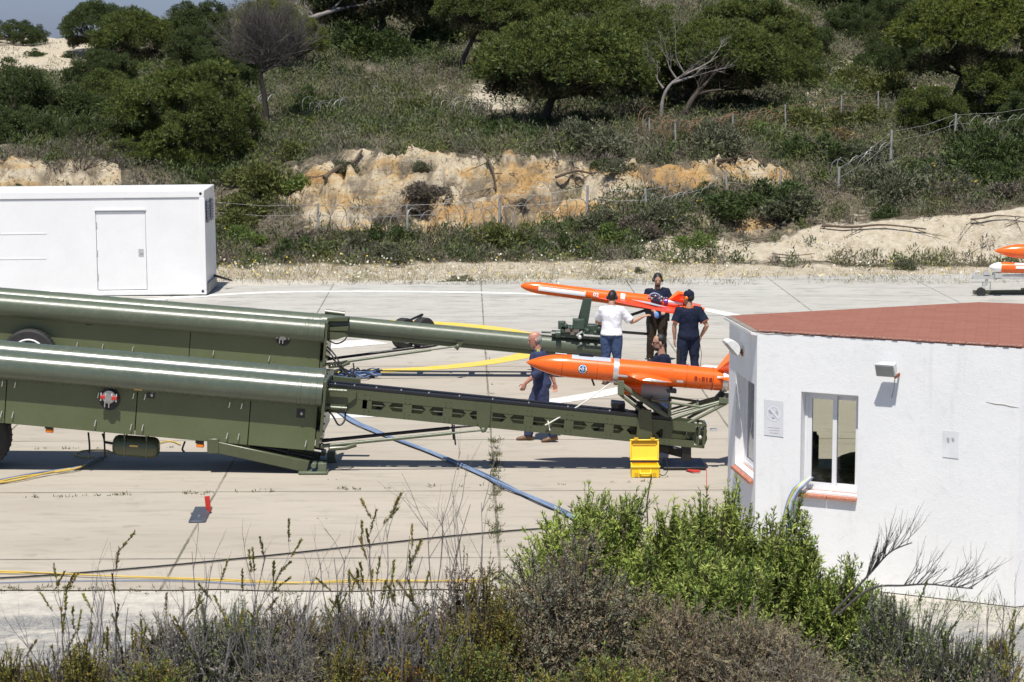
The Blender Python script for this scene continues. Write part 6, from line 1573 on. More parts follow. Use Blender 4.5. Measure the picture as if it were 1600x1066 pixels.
deadtree('thin crooked shrub trunk on the cliff left of the large pine', (118, 300), 73, [(['foot', (122, 275), (136, 262)], .07), ([(124, 272), (116, 258)], .04)], DARKW, 6, 17)

# ================================================================ shrubs and ground cover on the slope
KINDS = {
 'dark green': ([(.060, .090, .026), (.076, .108, .030), (.048, .072, .024)], .9),
 'olive green': ([(.108, .124, .034), (.132, .146, .040), (.09, .106, .032)], .75),
 'grey green': ([(.125, .135, .078), (.155, .16, .10), (.10, .11, .066)], .7),
 'dry grey brown': ([(.165, .14, .108), (.20, .175, .14), (.13, .11, .086)], .6),
 'bright green': ([(.135, .190, .044), (.165, .22, .055), (.11, .16, .044)], .7),
 'rusty brown': ([(.19, .14, .055), (.23, .175, .07), (.15, .11, .045)], .6),
}
def shrub_parts(rng, cols, h, n=900, flowers=0):
    """unit-width shrub of upright sprigs"""
    th = rng.random(n) * 6.283; z = rng.random(n) ** .8; rr = np.sqrt(np.maximum(0, 1 - z * z)) * rng.uniform(.6, 1, n)
    lob = 1 + .2 * np.sin(th * 3 + rng.random() * 6) + .12 * np.sin(th * 5 + rng.random() * 6)
    nl_ = 6; lc = rng.normal(size=(nl_, 2)) * .24; lr = rng.uniform(.18, .32, nl_); lh = h * rng.uniform(.45, .95, nl_) * (1 - .6 * np.hypot(*lc.T)); wi = rng.choice(nl_, n, p=lr ** 2 / np.sum(lr ** 2))
    B = np.stack([rr * np.cos(th) * lr[wi] * lob + lc[wi, 0], rr * np.sin(th) * lr[wi] * lob + lc[wi, 1], z * lh[wi] * (.8 + .2 * lob)], 1)
    U = unit(B * np.array([1, 1, 1 / h]) * .8 + rng.normal(size=(n, 3)) * .18 + np.array([0, 0, .35]))
    nb = 5; P = np.repeat(B, nb, 0) + rng.normal(size=(n * nb, 3)) * .02; D = unit(np.repeat(U, nb, 0) + rng.normal(size=(n * nb, 3)) * .5)
    col = np.repeat(pick(rng, cols, n, .28), nb, 0) * (1 + (rng.random((n * nb, 1)) - .5) * .3)
    parts = [blades(P, D, rng.uniform(.05, .11, n * nb), rng.uniform(.012, .022, n * nb), col, rng, face=np.repeat(unit(U + np.array([0, 0, .3])), nb, 0), jit=.5)]
    k = 500; Pc = rng.normal(size=(k, 3)) * np.array([.24, .24, h * .13]) + np.array([0, 0, h * .24])
    parts.append(blades(Pc, rng.normal(size=(k, 3)), .11, .04, pick(rng, cols, k) * .9, rng))
    tw = 26; a = rng.random(tw) * 6.283; Q = np.stack([np.cos(a) * .4, np.sin(a) * .4, np.full(tw, h * .85)], 1) * rng.uniform(.5, .95, (tw, 1))
    parts.append(sticks(np.zeros((tw, 3)), Q, .006, .002, pick(rng, [(.14, .12, .10), (.2, .18, .16)], tw), rng))
    if flowers:
        i = rng.integers(0, n, flowers); parts.append(blades(B[i] + U[i] * .07, rng.normal(size=(flowers, 3)) + np.array([0, 0, .6]), .055, .05, np.tile(np.array([[.80, .62, .05]]), (flowers, 1)), rng))
    return cat(parts)
SH = {k: [mesh_of('foliage', shrub_parts(np.random.default_rng(200 + 7 * i + j), c, h)) for j in range(3)] for i, (k, (c, h)) in enumerate(KINDS.items())}
SHF = [mesh_of('foliage', shrub_parts(np.random.default_rng(300 + j), KINDS['grey green'][0], .75, 900, 46)) for j in range(2)]
_sr = random.Random(8)
def shrub(kind, p, w, where, fl=False, label=None):
    me = _sr.choice(SHF if fl else SH[kind])
    p = Vector(p); p.z -= .06
    o = place(me, 'shrub', p, None, (w, w * _sr.uniform(.8, 1.2), w * _sr.uniform(.55, .85)), _sr.uniform(0, 6.28))
    tag(o, label or ('%s shrub %s%s' % (kind, 'with yellow flowers ' if fl else '', where)), 'shrub', '%s shrubs %s' % (kind, where))
# shrubs the photograph shows one by one
for kind, px, py, wpx, lb in [
 ('dark green', 800, 210, 70, 'dark green shrub in the shade under the great umbrella pine'), ('dark green', 770, 200, 60, None), ('dark green', 905, 200, 80, None),
 ('grey green', 930, 235, 110, 'wide grey green shrub hanging over the cliff top right of the great pine'), ('grey green', 905, 222, 90, None),
 ('grey green', 1110, 235, 90, 'grey green shrub on the cliff top below the leaning trunks'), ('grey green', 1085, 222, 70, None),
 ('dry grey brown', 665, 300, 60, 'dry grey shrub growing halfway down the pale cliff'), ('dry grey brown', 640, 320, 40, None), ('dry grey brown', 600, 345, 36, None), ('grey green', 660, 262, 40, None), ('grey green', 540, 262, 46, None),
 ('dry grey brown', 812, 325, 22, 'small dry shrub on the foot of the orange cliff'), ('grey green', 965, 268, 46, 'dry shrub at the top of the orange cliff face'), ('dark green', 940, 262, 26, None),
 ('dark green', 1385, 333, 40, 'dark green shrub standing on the brink of the sandy bank'), ('grey green', 725, 436, 40, 'silver grey round shrub at the far edge of the pad'), ('grey green', 1410, 415, 36, 'green tuft shrub on the sand at the foot of the bank'),
 ('dark green', 1290, 235, 80, 'dark green shrub below the upper wire fence'), ('dark green', 1220, 240, 40, 'upright dark shrub at the right end of the cliff'), ('grey green', 1345, 250, 90, None),
 ('dark green', 1540, 255, 120, 'large dark green shrub on the slope at the right edge'), ('dark green', 1490, 270, 90, None), ('dark green', 1590, 240, 110, None), ('dark green', 1565, 282, 90, None),
 ('dry grey brown', 1470, 300, 90, None), ('dry grey brown', 1580, 300, 80, None), ('grey green', 1400, 300, 100, None), ('dark green', 1180, 325, 110, 'broad dark green shrub in front of the lower wire fence'), ('dark green', 1150, 340, 80, None),
 ('grey green', 1240, 330, 90, None), ('bright green', 960, 372, 60, 'bright green shrub by the sand strip below the orange cliff'), ('olive green', 800, 380, 90, 'olive shrub at the foot of the cliff in the centre'), ('dark green', 590, 378, 70, None), ('grey green', 620, 398, 70, None),
 ('olive green', 400, 330, 90, None), ('olive green', 430, 300, 100, None), ('olive green', 400, 280, 80, None), ('bright green', 470, 290, 60, None), ('olive green', 345, 360, 80, None), ('bright green', 380, 375, 60, None), ('dry grey brown', 500, 375, 70, None),
 ('olive green', 450, 245, 70, None), ('dark green', 535, 114, 42, 'small dark round shrub on the pale sandy slope below the top pines'), ('olive green', 565, 140, 34, None), ('olive green', 620, 138, 30, None), ('dark green', 480, 165, 60, None), ('dark green', 500, 175, 60, None),
 ('dark green', 536, 165, 22, None), ('olive green', 655, 170, 60, None), ('rusty brown', 700, 105, 40, None), ('dark green', 690, 60, 80, None), ('dark green', 560, 82, 110, None), ('dark green', 620, 86, 90, None), ('olive green', 700, 60, 100, None),
 ('bright green', 1090, 380, 50, None), ('dark green', 30, 300, 30, None), ('dark green', 55, 82, 24, 'small green bush alone on the bare sand dune'), ('dark green', 108, 84, 22, None), ('olive green', 58, 115, 34, None), ('dark green', 15, 128, 60, None), ('dark green', 40, 130, 50, None),
 ('olive green', 1250, 200, 80, None), ('olive green', 1330, 195, 80, None), ('rusty brown', 1300, 215, 60, None), ('olive green', 1390, 150, 90, None), ('olive green', 1320, 130, 70, None), ('grey green', 1270, 120, 70, None), ('dark green', 1360, 100, 80, None), ('bright green', 1180, 208, 70, None),
 ('dark green', 480, 395, 60, None), ('bright green', 1520, 208, 60, None), ('dark green', 880, 380, 60, None), ('grey green', 1040, 345, 80, None), ('dry grey brown', 1010, 360, 70, None), ('grey green', 940, 350, 80, None), ('dark green', 1100, 300, 40, None),
 ('grey green', 1000, 420, 26, None), ('olive green', 950, 433, 20, None)]:
    p = ground_at(px, py + 6); where = 'on the cliff top' if 205 < py < 250 and 440 < px < 1200 else 'on the cliff face' if 250 <= py < 330 and 480 < px < 1190 else 'in the scrub at the foot of the slope' if py > 280 else 'on the upper slope' if py < 205 else 'on the slope beside the fences' if px > 1000 else 'in the gully left of the cliff'
    shrub(kind, p, wpx * p.y / 3580 * 1.12, where, label=lb)
for px, py, wpx, wh in [(350, 378, 50, 'beside the cabin'), (1470, 290, 70, 'on the right slope'), (1500, 310, 70, 'on the right slope'), (1440, 305, 60, 'on the right slope'), (1060, 330, 60, 'below the orange cliff'), (1020, 345, 60, 'below the orange cliff'), (560, 388, 50, 'below the pale cliff'), (720, 385, 50, 'below the pale cliff')]:
    p = ground_at(px, py); shrub('grey green', p, wpx * p.y / 3580 * 1.1, wh, True)
# scrub that nobody could count
def scatter(n, u0, u1, y0, y1, rng, keep):
    u = rng.uniform(u0, u1, n); Y = y0 + (y1 - y0) * rng.random(n) ** 1.15; X = (u - 800) / 3575 * Y
    z, rk, sd = terrain(X, Y); k = keep(X, Y, u, rk, sd, rng); return X[k], Y[k], z[k], u[k]
def tuft_field(name, X, Y, Z, size, cols, rng, nb=14, hgt=1.0, lw=.16, leaf=None):
    n = len(X); P = np.stack([X, Y, Z - .03], 1); P = np.repeat(P, nb, 0) + rng.normal(size=(n * nb, 3)) * np.repeat(size, nb)[:, None] * np.array([.36, .36, .0])
    sz = np.repeat(size, nb); q = np.hypot(*(P - np.repeat(np.stack([X, Y, Z], 1), nb, 0))[:, :2].T) / (sz * .8)
    P[:, 2] += rng.random(n * nb) ** .7 * sz * hgt * .8 * np.clip(1 - q * q, .15, 1)
    D = rng.normal(size=(n * nb, 3)) * .75 + np.array([0, -.1, .9]); col = np.repeat(pick(rng, cols, n, .3), nb, 0) * (1 + (rng.random((n * nb, 1)) - .5) * .5)
    L = leaf * rng.uniform(.6, 1.3, n * nb) if leaf else sz * rng.uniform(.35, .65, n * nb)
    me = mesh_of(name, blades(P, D, L, L * lw * rng.uniform(.8, 1.3, n * nb), col, rng, face=np.array([0, -.35, .8]), jit=.6))
    o = place(me, name, (0, 0, 0)); tag(o, kind='stuff'); return o
rg = np.random.default_rng(5)
def keep_scrub(X, Y, u, rk, sd, rng):
    d = fbm(X * .45, Y * .25, 61, 4); pr = np.clip((d - .27) / .14, .14, 1) * (1 - np.clip(rk * 1.25, 0, .96)) * (1 - np.clip(sd * 1.15, 0, .965))
    return (rng.random(len(X)) < pr) & (Y > 64.2)
X, Y, Z, u = scatter(27000, -450, 2000, 64.2, 136, rg, keep_scrub)
sel = fbm(X * .3, Y * .18, 71, 3) + rg.normal(size=len(X)) * .12
q1, q2 = np.quantile(sel, [.42, .68]); sz = rg.uniform(.4, .95, len(X)) * np.clip(.8 + (Y - 66) / 90, .8, 1.3)
A = sel < q1; B = (sel >= q1) & (sel < q2); Cc = sel >= q2
tuft_field('green_scrub', X[A], Y[A], Z[A], sz[A], KINDS['olive green'][0] + KINDS['dark green'][0] * 2 + KINDS['grey green'][0], rg, 70, lw=.22, leaf=.15)
tuft_field('dry_scrub', X[B], Y[B], Z[B], sz[B] * .85, KINDS['dry grey brown'][0] + [(.17, .15, .125), (.15, .135, .11)], rg, 70, .8, lw=.14, leaf=.17)
tuft_field('grey_scrub', X[Cc], Y[Cc], Z[Cc], sz[Cc], KINDS['grey green'][0] + KINDS['olive green'][0] + [(.15, .14, .09), (.14, .115, .075)], rg, 70, lw=.18, leaf=.15)
# flowers and grass along the sandy strip
X, Y, Z, u = scatter(5200, -100, 1750, 60.2, 66.6, rg, lambda X, Y, u, rk, sd, rng: (rng.random(len(X)) < np.clip((fbm(X * .6, Y * .9, 81, 3) - .33) / .2, .06, 1) * np.where(u > 1180, .35, 1)) & (terrain(X, Y)[0] > -.2))
Z = np.maximum(Z, 0)
tuft_field('strip_grass', X, Y, Z, rg.uniform(.12, .34, len(X)), [(.26, .23, .13), (.17, .18, .075), (.30, .26, .17), (.21, .16, .10)], rg, 9, lw=.08)
k = rg.random(len(X)) < .85; n = int(k.sum() * .75); i = rg.choice(np.nonzero(k)[0], n)
P = np.stack([X[i], Y[i], Z[i] + rg.uniform(.06, .3, n)], 1) + rg.normal(size=(n, 3)) * np.array([.2, .2, .02])
col = np.where(rg.random((n, 1)) < .78, np.array([[.72, .70, .60]]), np.array([[.72, .58, .12]]))
tag(place(mesh_of('strip_flowers', blades(P, rg.normal(size=(n, 3)) + np.array([0, -.5, .8]), .065, .065, col, rg)), 'strip_flowers', (0, 0, 0)), kind='stuff')
# weeds in the joints of the pad
def joint_weeds(name, a, b, n, amp, hmin, hmax, dens_seed, wid=.03):
    rng = np.random.default_rng(dens_seed); t_ = rng.random(n); g = fbm(t_ * 40, t_ * 0, dens_seed, 3); t_ = t_[rng.random(n) < np.clip((g - .36) / .2, 0.03, 1) * amp * rng.random(n) ** .5]
    P0 = np.array(a)[None] * (1 - t_[:, None]) + np.array(b)[None] * t_[:, None]; P0 = P0 + rng.normal(size=P0.shape) * np.array([wid, wid, 0]); P0[:, 2] = .005
    nb = 10; P = np.repeat(P0, nb, 0); D = rng.normal(size=(len(P), 3)) * .7 + np.array([0, 0, .8]); P = P + rng.normal(size=P.shape) * np.array([.02, .02, 0])
    tag(place(mesh_of(name, blades(P, D, rng.uniform(hmin, hmax, len(P)) * rng.random(len(P)) * .9, .011, pick(rng, [(.08, .11, .03), (.12, .14, .05), (.10, .08, .04), (.16, .14, .08)], len(P)), rng)), name, (0, 0, 0)), kind='stuff')
joint_weeds('joint_weeds', atZ(772, 660), atZ(775.5, 850), 420, 1, .05, .17, 3, .045)
joint_weeds('joint_weeds', atZ(764, 545), atZ(771, 660), 120, .5, .03, .1, 4)
joint_weeds('joint_weeds', atZ(-20, 780), atZ(560, 765), 170, .8, .03, .10, 6)
joint_weeds('joint_weeds', atZ(560, 765), atZ(1030, 753), 120, .5, .03, .12, 7)
joint_weeds('joint_weeds', atZ(-20, 704), atZ(420, 697), 130, .7, .03, .09, 8)
joint_weeds('joint_weeds', atZ(-40, 921), atZ(700, 930), 420, .8, .03, .09, 9, .08)

# ================================================================ posts, wire coils, roots on the slope
POSTM = pm('weathered_post', (.30, .29, .28), .8, var=.2, scale=8); WIRE = pm('dull_razor_wire', (.34, .33, .31), .5, metal=.3); WIRER = pm('rusty_razor_wire', (.24, .13, .075), .8)
def fence(label, posts, hpx, coils, seed, mat, pr=.045, strands=2):
    rnd = random.Random(seed); P0 = [ground_at(*p) for p in posts]
    root = thing('wire_fence', P0[0], label, 'fence'); tops = []
    for (q, h) in zip(P0, hpx):
        H = h * q.y / 3580; tp = q + Vector((rnd.uniform(-.05, .05), 0, H)); tops.append(tp)
        MB().tube([q + Vector((0, 0, -.2)), q.lerp(tp, .5), tp], [pr, pr * .9, pr * .8], 7).build('post', POSTM, root)
    for (i, j, r, n, pitch_r) in coils:
        a, b = P0[i], P0[j]; pts = []; turns = n
        for k in range(turns * 14 + 1):
            t_ = k / (turns * 14); c = a.lerp(b, t_); c.z = tz(c.x, c.y) + r * .95; an = 2 * math.pi * k / 14; rr = r * (1 + .16 * math.sin(k * .37) + .12 * math.sin(k * .083 + seed))
            pts.append(c + Vector((rr * .75 * math.cos(an + .5 * math.sin(k * .11)), rr * .6 * math.cos(an + .3), rr * math.sin(an))))
        MB().tube(pts, .010, 4, cap=False).build('wire_coil', mat, root)
    for k in range(strands):
        for a, b in zip(tops[:-1], tops[1:]):
            a2 = a - Vector((0, 0, .05 + .3 * k)); b2 = b - Vector((0, 0, .05 + .3 * k)); MB().tube([a2, a2.lerp(b2, .5) - Vector((0, 0, .08)), b2], .006, 4, cap=False).build('wire_strand', mat, root)
fence('post and wire fence along the foot of the cliff', [(333, 358), (497, 368), (637, 375), (780, 352), (917, 346), (1010, 336), (1136, 304), (1218, 300)], [44, 48, 56, 46, 44, 40, 36, 34], [(1, 2, .45, 9, 0), (2, 3, .5, 10, 0), (3, 4, .45, 9, 0), (5, 6, .3, 10, 0)], 3, WIRE)
fence('wire fence with two tall posts on the right slope', [(1310, 302), (1391, 270), (1491, 234), (1620, 215)], [40, 64, 56, 50], [(0, 1, .50, 7, 0), (2, 3, .50, 9, 0)], 5, WIRE)
fence('rusty wire fence with thin poles under the leaning pines', [(1015, 220), (1056, 236), (1144, 222), (1228, 212), (1314, 202), (1372, 190)], [34, 48, 44, 48, 52, 46], [(0, 1, .5, 6, 0), (1, 2, .45, 12, 0), (2, 3, .42, 11, 0)], 7, WIRER, .032)
def loose_coil(label, a, b, r, n, mat):
    P0, P1 = ground_at(*a), ground_at(*b); pts = []
    for k in range(n * 14 + 1):
        t_ = k / (n * 14); c = P0.lerp(P1, t_); c.z = tz(c.x, c.y) + r * .75; an = 2 * math.pi * k / 14; pts.append(c + Vector((r * .75 * math.cos(an + .5 * math.sin(k * .13)) * (1 + .2 * math.sin(k * .21)), r * .6 * math.cos(an + .3), r * math.sin(an) * (1 + .18 * math.sin(k * .29)))))
    tag(MB().tube(pts, .011, 4, cap=False).build('wire_coil', mat, None, loc=P0), label, 'wire coil', 'loose wire coils')
loose_coil('pale wire coil on the slope behind the bare grey tree', (392, 178), (432, 180), .42, 6, WIRE)
loose_coil('pale wire coil on the slope right of the bare grey tree', (486, 184), (548, 188), .42, 9, WIRE)
loose_coil('pale wire coil left of the great umbrella pine', (690, 190), (800, 196), .48, 13, WIRE)
loose_coil('pale wire coil on the cliff top under the great umbrella pine', (935, 188), (975, 186), .4, 5, WIRE)
ROOTM = pm('exposed_root', (.09, .065, .045), .9, var=.3, scale=8, bmp=.5)
def root_thing(label, pxs, r, seed, kids=5):
    rnd = random.Random(seed); P_ = [ground_at(*q) + Vector((0, -.12, .06)) for q in pxs]; pp = smooth_path(P_, 5); mb = MB().tube(pp, [r * (1 - .6 * i / (len(pp) - 1)) * rnd.uniform(.85, 1.15) for i in range(len(pp))], 7)
    for k in range(kids):
        i = rnd.randrange(len(pp) - 1); branch(mb, pp[i], Vector((rnd.uniform(-1, 1), -.15, rnd.uniform(-1, .1))), rnd.uniform(.4, .9), r * .35, 1, rnd, -.15, .6, 2, 3)
    tag(mb.build('dead_root', ROOTM, None, loc=P_[0]), label, 'root', 'dead roots in the bank')
root_thing('long dead root lying along the top of the sandy bank', [(1284, 355), (1330, 358), (1380, 358), (1446, 362)], .045, 2)
root_thing('dead root low in the sand at the start of the bank', [(1150, 384), (1180, 378), (1215, 374)], .02, 3)
root_thing('dark dead roots at the right end of the sandy bank', [(1515, 352), (1535, 347), (1556, 342), (1600, 346)], .035, 4, 5)
root_thing('forked dead root on the left end of the pale cliff', [(508, 290), (530, 268), (552, 262), (566, 240)], .09, 5)
root_thing('thin dead roots hanging down the orange cliff top', [(760, 250), (770, 275), (775, 300)], .05, 6, 6)
root_thing('dead roots across the orange cliff face', [(868, 292), (900, 276), (925, 274), (960, 266)], .05, 7, 8)
root_thing('grey dead branch on the cliff edge right of the orange face', [(1120, 262), (1150, 250), (1172, 246), (1190, 262)], .05, 8, 6)
root_thing('thin stick lying on the sandy bank', [(1205, 400), (1240, 402), (1272, 400)], .02, 9, 1)

# ================================================================ bushes nearest the camera
G_BRIGHT = [(.25, .32, .055), (.31, .37, .08), (.20, .27, .05), (.36, .39, .12)]; G_DARK = [(.15, .21, .045), (.19, .25, .055), (.11, .165, .04)]
G_HEATH = [(.19, .19, .030), (.24, .22, .036), (.15, .155, .03), (.25, .18, .045)]; G_GREY = [(.27, .205, .115), (.34, .27, .165), (.19, .14, .08), (.24, .225, .135), (.20, .20, .125)]; G_SILV = [(.22, .23, .17), (.28, .28, .225), (.17, .175, .13)]
def sprigs(rng, B, D, L, cols, nl, ll, lw, up=.5, ang=.9, twigcol=(.10, .08, .06)):
    """leafy shoots: stem from B along D with nl narrow leaves each"""
    n = len(B); D = unit(D); L = np.broadcast_to(L, n)
    t_ = rng.random((n, nl)) ** .8; side = unit(rng.normal(size=(n, nl, 3)))
    P = B[:, None] + D[:, None] * (t_ * L[:, None])[..., None]
    d = unit(D[:, None] * up + side * ang * (1 - .5 * t_[..., None]))
    col = np.repeat(pick(rng, cols, n, .22), nl, 0) * (1 + (rng.random((n * nl, 1)) - .5) * .4)
    return [blades(P.reshape(-1, 3), d.reshape(-1, 3), rng.uniform(.7, 1.2, n * nl) * ll, lw, col, rng, face=np.repeat(unit(D + np.array([0, -.25, .45])), nl, 0), jit=.6), sticks(B, B + D * L[:, None], .005, .0025, np.tile(np.array([twigcol]), (n, 1)), rng)]
def bush(label, px, py_top, wpx, Y, cols, form, seed, n=600, nl=22, ll=.05, lw=.011, L=.3, depth=.8, group=None, twigcol=(.10, .08, .06), spikes=0, name='bush', top_pow=.75, inner=None):
    rng = np.random.default_rng(seed + 900); c = atY(px, py_top, Y); w_ = wpx / 3580 * Y / 2; h = max(.3, c.z); base = Vector((c.x, Y, 0))
    nl_ = int(6 + w_ * 8); a_ = rng.random(nl_) * 6.283; q_ = np.sqrt(rng.random(nl_)) * .72; lc = np.stack([np.cos(a_) * q_ * w_, np.sin(a_) * q_ * w_ * depth], 1)
    lr = rng.uniform(.26, .44, nl_) * w_ + .06; lh = (h - L * .7) * (1 - .55 * q_ ** 2) * rng.uniform(.68, 1.0, nl_); wi = rng.choice(nl_, n, p=lr ** 2 / np.sum(lr ** 2))
    th = rng.random(n) * 6.283; z = rng.random(n) ** top_pow; rr = np.sqrt(np.maximum(.02, 1 - z ** 2.4)) * rng.uniform(.5, 1, n)
    B = np.stack([lc[wi, 0] + rr * np.cos(th) * lr[wi], lc[wi, 1] + rr * np.sin(th) * lr[wi], z * lh[wi] + .04], 1)
    D = unit(np.stack([np.cos(th) * rr * form[0] + lc[wi, 0] / w_ * .4, np.sin(th) * rr * form[0] + lc[wi, 1] / w_ * .4, np.full(n, form[1])], 1) + rng.normal(size=(n, 3)) * form[2])
    cols = [tuple(np.array(c_) * f_) for c_ in cols for f_ in (.8, 1.0, 1.2)]
    parts = sprigs(rng, B, D, rng.uniform(.6, 1.2, n) * L, cols, nl, ll, lw, twigcol=twigcol)
    k = 70; a = rng.random(k) * 6.283; q = rng.uniform(.2, .95, k); Q = np.stack([np.cos(a) * q * w_, np.sin(a) * q * w_ * depth, h * np.sqrt(np.maximum(.05, 1 - q * q)) * .85], 1); S0 = Q * np.array([.15, .15, 0]); M_ = (S0 + Q) / 2 + rng.normal(size=(k, 3)) * .05
    tc = np.tile(np.array([twigcol]), (k, 1)); parts += [sticks(S0, M_, .012, .008, tc, rng), sticks(M_, Q, .008, .003, tc, rng)]
    k = int(n * 2); Pc = np.clip(rng.normal(size=(k, 3)), -1.4, 1.4) * np.array([w_ * .36, w_ * depth * .36, h * .2]) + np.array([0, 0, h * .36]); Pc[:, 2] = np.abs(Pc[:, 2]); parts.append(blades(Pc, rng.normal(size=(k, 3)), .07, .018, pick(rng, inner or cols, k) * .9, rng))
    o = place(mesh_of('foliage', cat(parts)), name, base); tag(o, label, 'bush', group); return o
BR = (.8, 1.0, .22); UPR = (.3, 1.2, .15); WILD = (.9, .7, .4)
bush('bright green rosemary bush in front of the end of the blue hoses', 905, 768, 215, 22.6, G_BRIGHT, BR, 1, 900, 30, .062, .0145, .34)
bush('bright green bush with a pointed top right below the yellow case', 968, 762, 130, 22.4, G_BRIGHT + G_DARK, BR, 2, 700, 30, .062, .0145, .34)
bush('slender upright green bush in the gap right of the yellow case', 1042, 770, 90, 22.2, G_BRIGHT, UPR, 3, 340, 28, .062, .0145, .36)
bush('tall green bush against the left corner of the white building', 1105, 764, 150, 22.2, G_BRIGHT + G_DARK, UPR, 4, 800, 30, .062, .0145, .38)
bush('narrow green bush in front of the corner under the terracotta sill', 1140, 745, 80, 22.4, G_BRIGHT, UPR, 5, 380, 30, .062, .0145, .38)
bush('dark green bush below the front window of the white building', 1215, 772, 130, 22.3, G_DARK + G_BRIGHT, UPR, 6, 700, 30, .062, .0145, .36)
bush('broad deep green bush filling the middle of the green thicket', 1120, 850, 240, 21.4, G_DARK + G_BRIGHT, BR, 7, 1000, 28, .062, .0145, .32)
bush('lower green bush spreading right along the foot of the white wall', 1310, 875, 130, 22.0, G_DARK + G_BRIGHT, UPR, 8, 520, 26, .062, .0145, .32)
bush('green bush behind the grey brown one', 1010, 835, 150, 21.9, G_DARK + G_BRIGHT, BR, 9, 520, 26, .062, .0145, .3)
bush('big grey brown dry bush at the bottom centre', 895, 812, 340, 20.9, G_GREY + G_SILV, WILD, 10, 1700, 26, .035, .009, .22, group=None, twigcol=(.13, .10, .085))
bush('reddish brown dry bush left of the big grey brown one', 735, 858, 130, 20.8, G_GREY + [(.15, .10, .07)], WILD, 11, 520, 24, .035, .009, .22, twigcol=(.13, .09, .07))
bush('yellow green heath bush in front of the reddish brown one', 755, 900, 130, 20.2, G_HEATH, UPR, 12, 480, 30, .028, .010, .26)
bush('grey brown dry bush at the bottom below the green thicket', 1080, 925, 240, 20.1, G_GREY, WILD, 13, 900, 26, .04, .008, .24, twigcol=(.17, .14, .12))
bush('pale straw coloured dry bush at the bottom right of centre', 1180, 935, 260, 19.8, G_GREY + [(.24, .20, .15)], WILD, 14, 900, 24, .045, .007, .28, twigcol=(.22, .19, .16))
bush('pale dead bush lowest in the bottom centre right', 1230, 990, 240, 19.3, G_GREY + [(.26, .22, .17)], WILD, 15, 700, 22, .05, .007, .28, twigcol=(.24, .21, .18))
bush('green undergrowth bush at the bottom edge in the centre', 930, 1010, 260, 19.4, G_DARK + G_HEATH, WILD, 16, 620, 24, .05, .010, .26)
bush('grey brown low bush under the great dry one', 840, 960, 200, 20.2, G_GREY + G_SILV, WILD, 17, 620, 24, .035, .009, .22)
bush('olive green open bush at the bottom right in front of the white wall', 1400, 925, 170, 20.6, G_SILV + G_DARK, UPR, 18, 620, 22, .045, .009, .28, twigcol=(.11, .095, .085))
bush('sparse grey bush at the bottom right with bare stems', 1490, 960, 150, 20.2, G_SILV + G_DARK, UPR, 19, 300, 18, .04, .009, .26, twigcol=(.13, .115, .105))
bush('small green bush on the verge near the right edge', 1560, 975, 60, 21.0, G_HEATH + G_DARK, UPR, 20, 140, 18, .04, .009, .24)
bush('dense yellow green heath at the bottom below the bare stems', 530, 1010, 120, 19.8, G_HEATH, UPR, 21, 440, 32, .028, .010, .28)
bush('yellow green heath tuft at the bottom left corner', 10, 1010, 90, 19.8, G_HEATH, UPR, 22, 260, 32, .028, .010, .3)
bush('yellow green heath bush near the bottom left corner', 110, 1000, 130, 19.6, G_HEATH, UPR, 23, 380, 32, .028, .010, .3)
bush('green heath bush with reddish tips left of the bottom centre', 235, 1010, 150, 19.5, G_HEATH + G_DARK, WILD, 24, 460, 28, .035, .010, .26)
bush('soft pale green bush at the bottom left of centre', 350, 945, 170, 20.2, G_SILV + G_DARK, UPR, 25, 460, 26, .04, .008, .34, twigcol=(.16, .15, .14))
bush('olive heath bush with orange leaves at the bottom', 635, 1015, 130, 19.6, G_HEATH + [(.35, .14, .04)], WILD, 26, 320, 24, .04, .014, .24)
bush('grey wiry bush at the bottom between the heaths', 440, 985, 140, 19.7, G_GREY + G_SILV, WILD, 27, 420, 18, .04, .007, .28, twigcol=(.2, .185, .175))
bush('dark olive bush at the bottom edge left of the big dry bush', 735, 985, 150, 19.6, G_HEATH + G_DARK, UPR, 28, 460, 30, .03, .010, .28)
bush('grey wiry bush at the bottom right corner', 1560, 1020, 160, 19.6, G_GREY + G_SILV, WILD, 29, 300, 16, .04, .007, .28, twigcol=(.2, .185, .175))
bush('dark green bush at the bottom edge below the pale dead bush', 1400, 1015, 150, 19.4, G_DARK + G_GREY, WILD, 30, 360, 20, .045, .009, .26, twigcol=(.12, .105, .095))
for q, (lb, px, py, wp) in enumerate([('low silvery wiry bush at the bottom below the bare pale stems', 290, 962, 190), ('low grey wiry bush right of the soft pale green one', 430, 950, 170), ('low grey green wiry bush at the bottom centre left', 520, 958, 170), ('low silver wiry bush above the orange leaved heath', 610, 955, 150), ('low grey wiry bush against the reddish brown one', 675, 950, 110), ('low wiry bush behind the green heath with reddish tips', 200, 985, 150), ('low straw grey bush at the bottom between the corner heaths', 60, 1015, 140)]):
    bush(lb, px, py, wp, 20.0 + .3 * (q % 3), [(.22, .205, .18), (.28, .26, .235), (.17, .17, .12), (.15, .165, .09)], WILD, 40 + q, 330, 16, .035, .008, .26, twigcol=(.2, .185, .175))
for q, (lb, px, py, wp, cl) in enumerate([('thick grey brown brush at the bottom left of the reddish brown bush', 655, 905, 150, G_GREY), ('thick dark olive brush behind the grey stems in the bottom centre left', 560, 915, 150, G_HEATH + G_GREY), ('thick grey brush below the tall leafy heath stems', 455, 918, 150, G_GREY + G_SILV), ('thick olive brush left of the pale green feathery bush', 365, 930, 130, G_DARK + G_SILV), ('thick grey green brush below the bare pale stems at the left', 265, 955, 140, G_SILV + G_GREY)]):
    bush(lb, px, py, wp, 20.5 + .2 * (q % 2), cl, WILD, 80 + q, 520, 22, .04, .009, .28, twigcol=(.15, .13, .12))
